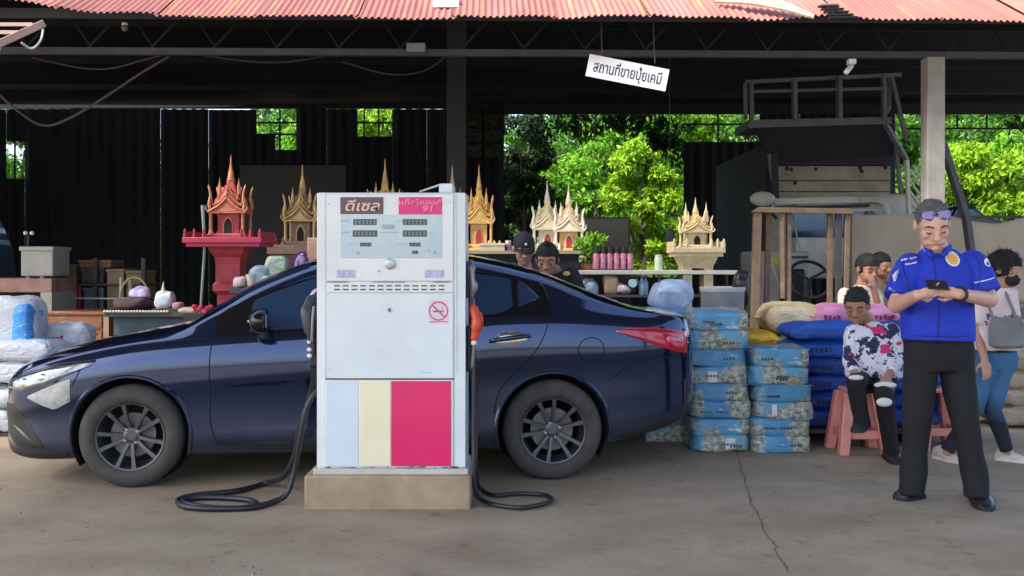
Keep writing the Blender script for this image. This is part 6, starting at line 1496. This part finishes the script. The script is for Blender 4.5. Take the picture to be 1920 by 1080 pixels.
crate('pale tan carton on the right end of the rack', 196, 228, 505, 581.5, mat('tan_box', (.24,.18,.12), .8, var=.25)); crate('yellowish carton over the crimson box', 100, 138, 497, 531.5, mat('olive_box', (.14,.11,.05), .8, var=.3)); crate('brown carton topmost on the rack', 144, 204, 488, 502, mat('rust_box', (.18,.08,.05), .8, var=.3)); crate('dark carton under the brown one', 148, 190, 503, 531.5, mat('dark_box', (.05,.045,.05), .8, var=.3)); crate('mustard carton at the right end of the rack', 232, 266, 508, 581.5, mat('mustard_box', (.19,.14,.07), .8, var=.35))
wc = T('wooden_cabinet', 'varnished brown wooden chest in front of the dim rack', 'chest', (P(145, 0, 9.8).x, 10, 0))
wv = mat('varnished_wood', (.22,.075,.022), .4, var=.35, scale=6, coat=.3)
MB().box(P(85, 0, 9.8).x, P(204, 0, 9.8).x, 9.8, 10.3, .02, top(590, 9.8)).build('case', wv, wc, bevel=.006); MB().box(P(82, 0, 9.8).x, P(206, 0, 9.8).x, 9.77, 10.32, top(590, 9.8), top(584, 9.8)).build('lid', wv, wc, bevel=.005)
for k in range(3): MB().box(P(90, 0, 9.8).x, P(192, 0, 9.8).x, 9.785, 9.8, top(615+k*26, 9.8), top(594+k*26, 9.8)).build('drawer_front', wv, wc, bevel=.004)
MB().box(P(195, 0, 9.8).x, P(205, 0, 9.8).x, 9.785, 9.8, .02, top(592, 9.8)).build('corner_post', mat('tan_edge', (.33,.2,.12), .6), wc)
tb_ = T('market_table', 'dark table with white scalloped edge cloth left of the crimson spirit house', 'table', (P(262, 0, 9.2).x, 9.5, 0))
MB().box(P(195, 0, 9.2).x, P(345, 0, 9.2).x, 9.2, 9.8, top(594, 9.2), top(584, 9.2)).build('tabletop', mat('grey_green_cloth', (.06,.07,.065), .8, var=.3), tb_)
for k in range(22): MB().ell((P(197+k*5.6, 0, 9.2).x, 9.19, top(584, 9.2)), (.014,.010,.012), nu=8, nv=6).build('scallop', whb, tb_, smooth=True)
MB().box(P(205, 0, 9.2).x, P(335, 0, 9.2).x, 9.3, 9.75, .03, top(596, 9.2)).build('under_cabinet', mat('slate_box', (.06,.10,.13)), tb_)
lump('cushion', 'dark brown folded blanket on the table', 'blanket', 250, 570, 9.35, (.17,.14,.065), mat('dark_brown_cloth', (.06,.03,.035), .9, var=.3), 11, 'cloth', .03)
lump('purple_cloth', 'purple and white bundle on the brown blanket', 'bundle', 263, 548, 9.4, (.085,.08,.05), mat('purple_white', (.10,.05,.24), .8, var=0, col2=(.5,.48,.6), scale=16), 12, 'cloth', .03)
o = lump('plastic_bag', 'white knotted carrier bag on the table', 'carrier bag', 309, 564, 9.3, (.085,.08,.085), mat('white_grey_plastic', (.42,.43,.50), .4, var=.3, scale=9), 13, 'bag', .03); MB().tube([P(306, 548, 9.3), P(306, 536, 9.3), P(307, 528, 9.3)], [.02,.008,.003], 6).build('knot', whb, o)
lump('pink_bundle', 'small pink bundle beside the white carrier bag', 'bundle', 334, 575, 9.25, (.045,.05,.04), mat('dusty_pink_cloth', (.42,.20,.24), .8), 14, 'cloth', .015)
lump('pink_bundle', 'cream dish at the foot of the crimson spirit house', 'dish', 354, 582, 9.0, (.09,.07,.025), mat('cream_dish', (.5,.40,.32), .6, var=.2), 15, 'dish', .012)
o = T('wire_basket', 'pale wire hoop basket behind the brown blanket', 'basket', P(255, 560, 10.2))
mb = MB(); mb.tube([P(252+27*math.cos(a), 560-40*math.sin(a), 10.2) for a in np.linspace(0, math.pi, 18)], .010, 6); mb.tube([P(228, 520, 10.25), P(228, 560, 10.25)], .02, 6).tube([P(245, 522, 10.25), P(245, 560, 10.25)], .02, 6).tube([P(225, 560, 10.2), P(280, 560, 10.2)], .015, 6); mb.build('hoop', mat('pale_wire', (.34,.30,.20), .6), o, smooth=True)
MB().box(P(222, 0, 10.2).x, P(282, 0, 10.2).x, 10.1, 10.4, 0, top(561, 10.2)).build('stand', wall_m, o)
for k in range(9):
    px = rng.uniform(362, 400); lump('red_flower', 'small red garland flower at the foot of the crimson spirit house', 'flower', px, rng.uniform(573, 586), 8.75, (.022,.022,.020), mat('garland_red', (.5,.03,.08), .7, var=.3, scale=40), k, 'petals', .012)['group'] = 'red garland flowers'
MB().box(P(350, 0, 8.8).x, P(410, 0, 8.8).x, 8.7, 8.95, 0, top(588, 8.75)).build('offering_block', wood_d); tag(bpy.data.objects['offering_block'], 'dark block holding the garland flowers before the crimson spirit house', 'block')
# boards and bags left of the dispenser
o = T('grey_board', 'large dull grey board leaning at the back behind the brown spirit house', 'board', (P(548, 0, 16).x, 16, 0)); MB().box(P(450, 0, 16).x, P(648, 0, 16).x, 16, 16.05, 0, top(310, 16)).build('panel', mat('dull_grey_board', (.045,.045,.048), .8, var=.15), o)
Yq = 8.5
qt = T('side_table', 'table of plastic bagged goods behind the car windscreen', 'table', (P(530, 0, Yq).x, Yq+.2, 0)); zq = top(540, Yq+.1); MB().box(P(430, 0, Yq).x, P(640, 0, Yq).x, Yq, Yq+.45, zq-.04, zq).build('tabletop', steel_m, qt)
for px in (450, 632): MB().box(P(px, 0, Yq).x-.02, P(px, 0, Yq).x+.02, Yq+.1, Yq+.14, 0, zq-.04).build('leg', steel_m, qt)
lump('plastic_bag', 'white bag of green vegetables behind the windscreen', 'plastic bag', 520, 500, Yq+.2, (.11,.10,.135), sackmat('white_green_bag', (.42,.46,.44), (.12,.30,.06), 12, .50, .8), 16, 'bag', .03, .5, zq)
lump('plastic_bag', 'grey blue plastic bag left of the vegetable bag', 'plastic bag', 488, 513, Yq+.15, (.10,.10,.10), mat('grey_blue_plastic', (.22,.28,.36), .35, var=.4, scale=12), 17, 'bag', .03, .7, zq)
lump('plastic_bag', 'turquoise bag in front of the vegetable bag', 'plastic bag', 506, 524, Yq+.08, (.07,.06,.055), mat('turquoise_plastic', (.10,.36,.30), .35, var=.4, scale=18), 18, 'bag', .02, .7, zq)
lump('purple_bag', 'dark purple shiny bag right of the vegetable bag', 'bag', 566, 487, Yq+.15, (.075,.08,.155), mat('purple_plastic', (.07,.015,.17), .25, var=.4, scale=10, coat=.5), 19, 'bag', .03, .7, zq)
lump('pink_bundle', 'pink cloth bundle in front of the purple bag', 'bundle', 574, 502, Yq+.05, (.07,.06,.03), mat('magenta_cloth', (.45,.08,.25), .8, var=.2), 20, 'cloth', .015, .7, zq)
o = T('paper_cup', 'white paper cup at the left of the plastic bags', 'cup', (P(466, 0, Yq).x, Yq+.1, zq)); MB().lathe([(.035,0),(.05,top(515, Yq)-zq),(.046,top(515, Yq)-zq),(.001,.03)], o.location, 16).build('cup', whb, o, smooth=True)
lump('plastic_bag', 'pinkish white bag beside the paper cup', 'plastic bag', 450, 545, Yq+.1, (.06,.06,.05), mat('pinkish_plastic', (.55,.42,.44), .5), 22, 'bag', .02, .7, zq)
o = T('brick_pillar', 'pinkish brown stone post at the left edge of the dispenser', 'post', (P(587, 0, 9.2).x, 9.2, 0)); MB().box(P(578, 0, 9.2).x, P(600, 0, 9.2).x, 9.15, 9.28, 0, top(446, 9.2)).build('shaft', mat('pinkish_stone', (.34,.21,.17), .8, var=.25, scale=12), o, bevel=.01)
o = T('bamboo_pole', 'thin pale green pole standing left of the crimson spirit house', 'pole', (P(385, 0, 8.8).x, 8.8, 0)); MB().tube([P(374, 615, 8.8)*1, P(379, 540, 8.8), P(384, 460, 8.8), P(380, 385, 8.8)], [.012,.012,.012,.016], 8).tube([(P(374, 0, 8.8).x, 8.8, 0), P(374, 615, 8.8)], .012, 8).build('cane', mat('pale_cane', (.20,.26,.22), .6), o, smooth=True)

# forklift ------------------------------------------------------------------
Yf = 9.7
fk = T('forklift', 'dusty brown forklift with overhead guard and black steering wheel', 'forklift', (P(1500, 0, Yf).x, Yf+.6, 0))
fm = mat('dusty_brown_frame', (.20,.135,.09), .7, var=.3, scale=8); fd = mat('dark_machine_grey', (.05,.05,.055), .6, var=.3); fg = mat('grey_machine_body', (.33,.34,.36), .5, var=.15)
def fb(a, b, w, h, m, name): MB().bar(a, b, w, h).build(name, m, fk, bevel=.006)
fb(P(1420, 395, Yf), P(1414, 650, Yf), .075, .075, fm, 'guard_post'); fb(P(1441, 397, Yf+.1), P(1436, 650, Yf+.1), .045, .05, fm, 'guard_post')
fb(P(1467, 392, Yf), P(1469, 560, Yf+.02), .05, .05, fm, 'mast_rail'); fb(P(1479, 392, Yf+.03), P(1478, 640, Yf+.03), .045, .045, fm, 'mast_rail')
fb(P(1556, 396, Yf+.05), P(1556, 650, Yf+.05), .05, .05, fm, 'mast_rail'); fb(P(1572, 394, Yf), P(1572, 650, Yf), .04, .06, fd, 'guard_post'); fb(P(1589, 392, Yf), P(1584, 650, Yf), .045, .05, fm, 'guard_post')
MB().add([P(1407,398,Yf-.06),P(1422,388,Yf-.06),P(1598,391,Yf-.06),P(1602,402,Yf-.06),P(1407,398,Yf+.9),P(1422,388,Yf+.9),P(1598,391,Yf+.9),P(1602,402,Yf+.9)],[(0,1,2,3),(7,6,5,4),(0,4,5,1),(1,5,6,2),(2,6,7,3),(3,7,4,0)]).build('guard_roof', fm, fk, bevel=.008)
for px in (1418, 1592): fb(P(px, 397, Yf+.85), P(px, 600, Yf+.85), .05, .05, fm, 'guard_post')
MB().box(P(1436, 0, Yf).x, P(1552, 0, Yf).x, Yf+.55, Yf+1.1, .5, top(470, Yf)).build('engine_cover', fg, fk, bevel=.03)
MB().box(P(1496, 0, Yf).x, P(1545, 0, Yf).x, Yf+.53, Yf+.55, top(484, Yf), top(479, Yf)).build('vent', fd, fk)
MB().ell(P(1451, 492, Yf+.5), (.055,.01,.055)).build('yellow_disc', mat('mustard_disc', (.50,.38,.03), .5), fk, smooth=True)
c = P(1517, 524, Yf+.25); ax = Matrix.Rotation(R(-28), 3, 'X')
MB().tube([c + ax @ Vector((.20*math.cos(a), 0, .20*math.sin(a))) for a in np.linspace(0, 6.2832, 33)], .016, 8, caps=False).build('steering_wheel', blackp_m, fk, smooth=True)
for a in (.5, 2.6, 4.7): MB().tube([c, c + ax @ Vector((.19*math.cos(a), 0, .19*math.sin(a)))], .013, 6).build('wheel_spoke', blackp_m, fk)
MB().tube([c, c+Vector((0,.2,-.45))], .03, 8).build('steering_column', fd, fk)
MB().box(P(1490, 0, Yf).x, P(1540, 0, Yf).x, Yf+.5, Yf+.58, top(580, Yf), top(505, Yf)).build('seat_back', blackp_m, fk, bevel=.03)
fb(P(1440, 470, Yf+.3), P(1462, 540, Yf+.2), .02, .02, fg, 'lever'); fb(P(1486, 400, Yf+.4), P(1500, 470, Yf+.45), .012, .012, fg, 'lever')
MB().box(P(1412, 0, Yf).x, P(1588, 0, Yf).x, Yf+.02, Yf+1.1, .18, top(600, Yf)).build('chassis', fd, fk, bevel=.03)
for px, y in ((1420, .15), (1580, .15), (1420, .95), (1580, .95)): MB().lathe([(.24,-.09),(.26,-.06),(.26,.06),(.24,.09),(.12,.09),(.12,-.09)], (P(px, 0, Yf).x, Yf+y, .26), 24, 'x', cap=False).build('wheel', rub_m, fk, smooth=True)

# truck with over-cab rack ----------------------------------------------------
Yt_ = 15.0
tk = T('cargo_truck', 'old cargo truck with a railed rack above its cab and grey board front', 'truck', (P(1565, 0, Yt_).x, Yt_+2, 0))
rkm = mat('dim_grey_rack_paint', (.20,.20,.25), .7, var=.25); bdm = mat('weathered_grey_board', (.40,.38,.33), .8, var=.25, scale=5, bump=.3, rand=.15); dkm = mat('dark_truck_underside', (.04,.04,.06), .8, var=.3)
def tb2(a, b, w, h, m, name): MB().bar(a, b, w, h).build(name, m, tk)
Yk_ = 14.3
for a, b, w in (((1398,154),(1690,140),.05),((1410,172),(1662,166),.04)): tb2(P(*a, Yk_), P(*b, Yk_), w, w, rkm, 'rack_rail')
for px, y0, y1, w in ((1397,156,222,.05),(1408,156,225,.10),(1489,150,224,.14),(1573,146,222,.14),(1657,142,222,.10)): tb2(P(px, y0, Yk_), P(px+1, y1, Yk_), w, .05, rkm, 'rack_post')
tb2(P(1669, 142, Yk_+.2), P(1666, 205, Yk_+.2), .05, .05, rkm, 'rack_post'); tb2(P(1672, 145, Yk_+.1), P(1700, 265, Yk_+.1), .05, .05, rkm, 'rack_brace'); tb2(P(1668, 200, Yk_), P(1655, 225, Yk_), .06, .05, rkm, 'rack_brace')
mb = MB(); a = [P(1404,225,Yk_),P(1672,219,Yk_),P(1672,232,Yk_),P(1404,240,Yk_)]; mb.add(a+[p+Vector((0,.9,0)) for p in a], [(0,1,2,3),(7,6,5,4),(0,4,5,1),(1,5,6,2),(2,6,7,3),(3,7,4,0)]).build('rack_floor', rkm, tk)
q = [P(1412,240,Yk_),P(1668,232,Yk_),P(1680,290,Yt_+.2),P(1448,306,Yt_+.2)]; MB().add(q+[p+Vector((0,.1,.05)) for p in q], [(0,1,2,3),(7,6,5,4),(0,4,5,1),(1,5,6,2),(2,6,7,3),(3,7,4,0)]).build('rack_underside', dkm, tk)
# board front: five planks
for k, (y0, y1) in enumerate(((262,283.5),(285,306.5),(308,335),(336.5,356),(357.5,372))):
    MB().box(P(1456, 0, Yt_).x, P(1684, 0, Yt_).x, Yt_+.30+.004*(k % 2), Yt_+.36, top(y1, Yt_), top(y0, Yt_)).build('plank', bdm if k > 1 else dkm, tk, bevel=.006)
knot = mat('dark_knot', (.03,.028,.025), .8)
for px, py in ((1475,316),(1484,318),(1530,317),(1613,315),(1616,321),(1660,314),(1491,343)): MB().ell(P(px, py, Yt_+.29), (.028,.01,.03)).build('bolt_plate', knot, tk)
tb2(P(1440, 270, Yt_), P(1450, 345, Yt_), .08, .06, rkm, 'side_post'); tb2(P(1450, 262, Yt_), P(1453, 372, Yt_), .10, .1, dkm, 'side_post'); tb2(P(1678, 265, Yt_), P(1694, 395, Yt_), .05, .05, rkm, 'side_post'); tb2(P(1660, 232, Yk_), P(1700, 300, Yt_), .06, .06, rkm, 'side_post')
MB().box(P(1450, 0, Yt_).x, P(1690, 0, Yt_).x, Yt_+.4, Yt_+4.2, 1.2, top(262, Yt_)).build('cargo_body', dkm, tk)
wc_ = mat('white_cab_paint', (.55,.56,.56), .4, var=.15)
cb = MB(); cs = [P(*p, Yt_) for p in ((1452,378),(1640,373),(1662,379),(1672,400),(1676,520),(1450,520))]; cb.prism([(p.x, p.z) for p in cs], Yt_-1.2, Yt_+.25).build('cab', wc_, tk, bevel=.05)
ws_ = [P(*p, Yt_-1.2) for p in ((1470,398),(1640,396),(1655,445),(1460,445))]; MB().prism([(p.x, p.z) for p in ws_], Yt_-1.225, Yt_-1.19).build('windscreen', glass_m, tk)
tb2(P(1452, 378, Yt_-1.25), P(1610, 375, Yt_-1.25), .07, .08, wc_, 'sun_visor'); tb2(P(1450, 390, Yt_-1.2), P(1625, 386, Yt_-1.2), .25, .03, dkm, 'visor_shadow_strip')  # dark strip added as the shadow beneath the sun visor
MB().tube(crv([P(1612,376,Yt_-1.3), P(1640,374,Yt_-1.3), P(1658,382,Yt_-1.3), P(1664,402,Yt_-1.3), P(1666,430,Yt_-1.3)], 5), .05, 8).build('cab_corner', wc_, tk, smooth=True)
mm = MB(); mm.ell(P(1430, 373, Yt_-1.4), (.17, .05, .10)); mm.build('side_mirror', mat('pale_mirror_shell', (.50,.50,.46), .4, var=.15), tk, smooth=True); tb2(P(1430, 380, Yt_-1.35), P(1456, 410, Yt_-1.2), .03, .03, dkm, 'mirror_arm')
for px in (1475, 1655): MB().lathe([(.45,-.14),(.48,-.08),(.48,.08),(.45,.14),(.2,.14),(.2,-.14)], (P(px, 0, Yt_).x, Yt_-.4, .48), 24, 'x', cap=False).build('wheel', rub_m, tk, smooth=True)
MB().box(P(1455, 0, Yt_).x, P(1672, 0, Yt_).x, Yt_-1.3, Yt_+4, .45, .75).build('chassis', blackp_m, tk)
lad = T('white_ladder', 'white slatted gate leaning beside the truck and concrete post', 'gate', (P(1710, 0, 13).x, 13, 0)); wl_ = mat('white_gate_paint', (.62,.64,.62), .5, var=.1)
for a, b in (((1700,300),(1704,404)),): MB().bar(P(*a, 13), P(*b, 13), .075, .04).build('stile', wl_, lad)
for k in range(5): MB().bar(P(1706, 318+k*20, 13), P(1728, 350+k*20-8*(k > 2), 13), .035, .02).build('rung', wl_, lad)
MB().bar(P(1712, 310, 13), P(1730, 340, 13), .035, .02).build('rung', wl_, lad); MB().bar(P(1704, 400, 13), P(1706, 640, 13), .07, .04).build('stile', wl_, lad); MB().bar(P(1729, 340, 13.02), P(1732, 640, 13.02), .06, .04).build('stile', wl_, lad)
dbr = T('steel_strut', 'dark steel strut leaning against the concrete post', 'strut', (P(1790, 0, 10.2).x, 10.2, 0)); MB().bar(P(1767, 270, 9.7), P(1812, 410, 9.7), .10, .05).bar(P(1812, 410, 9.7), (P(1860, 0, 9.7).x, 9.7, 0), .10, .05).build('bar', steel_m, dbr)
# tarpaulin behind the man in blue
Yp = 11.0
tp = T('tarpaulin_screen', 'grey brown tarpaulin screen stretched behind the man in blue', 'tarpaulin', (P(1760, 0, Yp).x, Yp, 0))
tpm = mat('grey_brown_tarp', (.46,.395,.32), .75, var=.15, scale=1.3, bump=.25, bscale=5)
n, m_ = 48, 18; vs = []
for j in range(m_+1):
    for i in range(n+1):
        px = 1590 + 470*i/n; ty = np.interp(px, [1590,1700,1780,1830,1870,1920,2060], [404,402,404,416,420,408,404]); py = ty + (566-ty)*j/m_
        p = P(px, py, Yp); vs.append((p.x, Yp + .05*mnoise.noise(Vector((p.x*2.2, p.z*1.3, 0))) + .02*math.sin(p.x*9+p.z*2)*(1-j/m_), p.z))
k0 = len(vs); fs = [(j*(n+1)+i, j*(n+1)+i+1, (j+1)*(n+1)+i+1, (j+1)*(n+1)+i) for j in range(m_) for i in range(n)]
o = MB().add(vs, fs).build('cloth', tpm, tp, smooth=True, angle=180, fix=False); o.modifiers.new('t', 'SOLIDIFY').thickness = .01
for px in (1592, 1760, 1925, 2055): MB().bar((P(px, 0, Yp).x, Yp+.08, 0), (P(px, 0, Yp).x, Yp+.08, top(404, Yp)), .05, .05).build('frame_post', fm, tp)
MB().bar(P(1592, 566, Yp+.08), P(2055, 566, Yp+.08), .08, .06).build('frame_rail', fd, tp); MB().bar(P(1592, 407, Yp+.08), P(2055, 407, Yp+.08), .03, .03).build('frame_rail', fd, tp)
MB().box(P(1592, 0, Yp).x, P(2055, 0, Yp).x, Yp+.1, Yp+1.2, .55, top(568, Yp)).build('flat_bed', fd, tp)
for px in (1640, 1960): MB().lathe([(.33,-.1),(.36,0),(.33,.1),(.15,.1),(.15,-.1)], (P(px, 0, Yp).x, Yp+.25, .36), 24, 'y', cap=False).build('wheel', rub_m, tp, smooth=True)
bc = T('blue_car', 'dark blue vehicle roof showing over the tarpaulin beside the concrete post', 'car', (P(1815, 0, 16).x, 16.5, 0))
pts = [P(*q, 16) for q in ((1778,420),(1788,392),(1800,384),(1830,388),(1850,405),(1900,420),(1905,470),(1770,470))]; MB().prism([(p.x, p.z) for p in pts], 16, 17.5).build('cab', navy, bc, bevel=.04); pts = [P(*q, 16) for q in ((1796,405),(1802,392),(1824,394),(1836,407))]; MB().prism([(p.x, p.z) for p in pts], 15.98, 16.0).build('window', glass_m, bc)
MB().box(P(1740, 0, 16).x, P(1930, 0, 16).x, 16, 17.5, .4, top(468, 16)).build('lower_body', navy, bc, bevel=.05)
for px in (1775, 1895): MB().lathe([(.33,0),(.36,.05),(.33,.2),(.15,.2),(.15,0)], (P(px, 0, 16).x, 15.98, .36), 24, 'y', cap=False).build('wheel', rub_m, bc, smooth=True)
# beige sacks at the right edge, motorcycle-dark mass under the tarp
bes = sackmat('beige_sack', (.36,.29,.21), (.22,.15,.10), 8, .58, .5)
for k in range(4): sack('beige_sack', 'beige sack behind the woman with the grey bag, %s of its stack' % ['lowest', 'second from the bottom', 'third from the bottom', 'topmost'][k], P(1935+[0,6,-3,4][k], 0, 8.4).x, 8.6, .02+k*.15, (.66,.5,.175), bes, .02*k, 0, 'beige sacks at the right edge', None, seed=50+k)
dk2 = T('black_machine', 'black engine block on a stand behind the woman with the grey bag', 'machine', (P(1930, 0, 9.6).x, 9.8, 0))
MB().box(P(1868, 0, 9.6).x, P(2000, 0, 9.6).x, 9.6, 10.1, .15, top(570, 9.6)).build('block', fd, dk2, bevel=.03); MB().lathe([(.16,0),(.16,.05),(.05,.06),(.001,.06)], P(1905, 620, 9.54), 20, 'y').build('flywheel', fd, dk2, smooth=True)
for px in (1875, 1990): MB().box(P(px, 0, 9.6).x-.03, P(px, 0, 9.6).x+.03, 9.65, 10.05, 0, .15).build('foot', fd, dk2)

# hanging sign and small fittings -----------------------------------------------
sgY = 8.95
sg_ = T('hanging_sign', 'tilted white hanging sign with dark Thai lettering', 'sign', P(1177, 137, sgY))
roll = math.atan2(29, 148); c = P(1176.5, 136.5, sgY); w, h = 152.5*sgY/F, 42*sgY/F
Mr = Matrix.Rotation(roll, 3, 'Y')
MB().obox(c, (w, .012, h), Mr).build('board', mat('white_sign_board', (.80,.80,.86), .6, var=.07, scale=4), sg_, bevel=.002)
signink = mat('dark_blue_ink', (.03,.035,.085), .6, var=.3)
text('lettering', 'สถานที่ขายปุ๋ยเคมี', .135, signink, sg_, facing(c + Vector((0, -.0072, -.005)), roll=roll), sx=.64)
for px, y1 in ((1126, 107), (1224, 118)): MB().tube([P(px+1, 40, sgY+.1), P(px+2, 80, sgY+.02), P(px+4, y1, sgY)], .006, 5).build('hanging_wire', lat, sg_)
cc = T('security_camera', 'small white security camera under the eave beam', 'camera', P(1594, 112, 9.25)); wp = mat('white_plastic', (.75,.76,.78), .4)
MB().box(P(1590, 0, 9.25).x, P(1604, 0, 9.25).x, 9.22, 9.30, top(121, 9.25), top(111, 9.25)).build('bracket', wp, cc, bevel=.006); MB().caps(P(1596, 124, 9.2), P(1587, 135, 9.1), .022, .024).build('camera_body', wp, cc, smooth=True); MB().tube([P(1597, 119, 9.22), P(1595, 126, 9.2)], .012, 6).build('arm', wp, cc)
fl_ = T('floodlight', 'grey box floodlight fixed on the eave beam left of the middle post', 'lamp', P(780, 92, 9.25)); MB().box(P(763, 0, 9.25).x, P(798, 0, 9.25).x, 9.2, 9.3, top(99, 9.25), top(82, 9.25)).build('housing', mat('dull_lamp_grey', (.17,.18,.17), .5), fl_, bevel=.008)
gb = T('globe_lamp', 'small glass globe lamp under the left end of the eave', 'lamp', P(234, 48, 9.1)); MB().ell(P(234, 52, 9.1), (.03,.03,.034)).build('globe', mat('grey_glass', (.10,.10,.12), .2), gb, smooth=True); MB().lathe([(.028,.0),(.026,.02),(.001,.022)], P(234, 47.5, 9.1), 12).build('cap', wp, gb, smooth=True)
wires = mat('grey_cable', (.055,.05,.06), .7)
def cable(label, pts, r=.008): o = MB().tube(crv(pts, 6), r, 6).build('cable', wires, smooth=True); tag(o, label, 'cable')
cable('slack cable drooping deep at the left of the shed', [P(-30,150,9.6), P(30,205,9.7), P(80,235,9.8), P(130,222,9.8), P(200,180,9.7), P(260,140,9.6), P(318,105,9.45)], .012)
cable('thin cable sagging below the eave beam at the left', [P(60,108,9.5), P(150,127,9.6), P(210,128,9.6), P(270,112,9.5), P(318,100,9.45)], .008)
cable('cable sagging between thin post and middle post', [P(345,98,9.45), P(440,112,9.5), P(510,117,9.55), P(570,112,9.5), P(640,98,9.45)], .008)
cable('cable looped up to the middle post', [P(640,115,9.6), P(720,138,9.8), P(775,138,9.9), P(810,125,10), P(838,104,10)], .008)
# pinkish steel arm at the top left corner
ar = T('steel_bracket', 'pinkish steel bracket arm reaching in at the top left corner', 'bracket', P(20, 90, 8.3)); am = mat('pinkish_primer_steel', (.42,.29,.27), .6, var=.15)
MB().bar(P(-40, 100, 8.3), P(82, 44, 8.6), .065, .06).build('arm', am, ar, bevel=.005); MB().bar(P(-40, 46, 8.7), P(62, 46, 8.7), .025, .03).build('rail', am, ar); MB().bar(P(-40, 60, 8.6), P(36, 61, 8.6), .025, .03).build('rail', am, ar)
MB().bar(P(2, 90, 8.3), P(-12, 130, 8.3), .02, .02).build('stay', lat, ar); MB().bar(P(-34, 98, 8.3), (P(-34, 98, 8.3).x, 8.3, 0), .08, .08).build('mast', am, ar)
MB().tube(crv([P(81,56,8.55), P(77,74,8.5), P(66,88,8.5), P(55,90,8.5), P(40,80,8.45)], 6), .010, 6).build('loose_cable', mat('pale_cable', (.35,.38,.40), .5), ar, smooth=True)
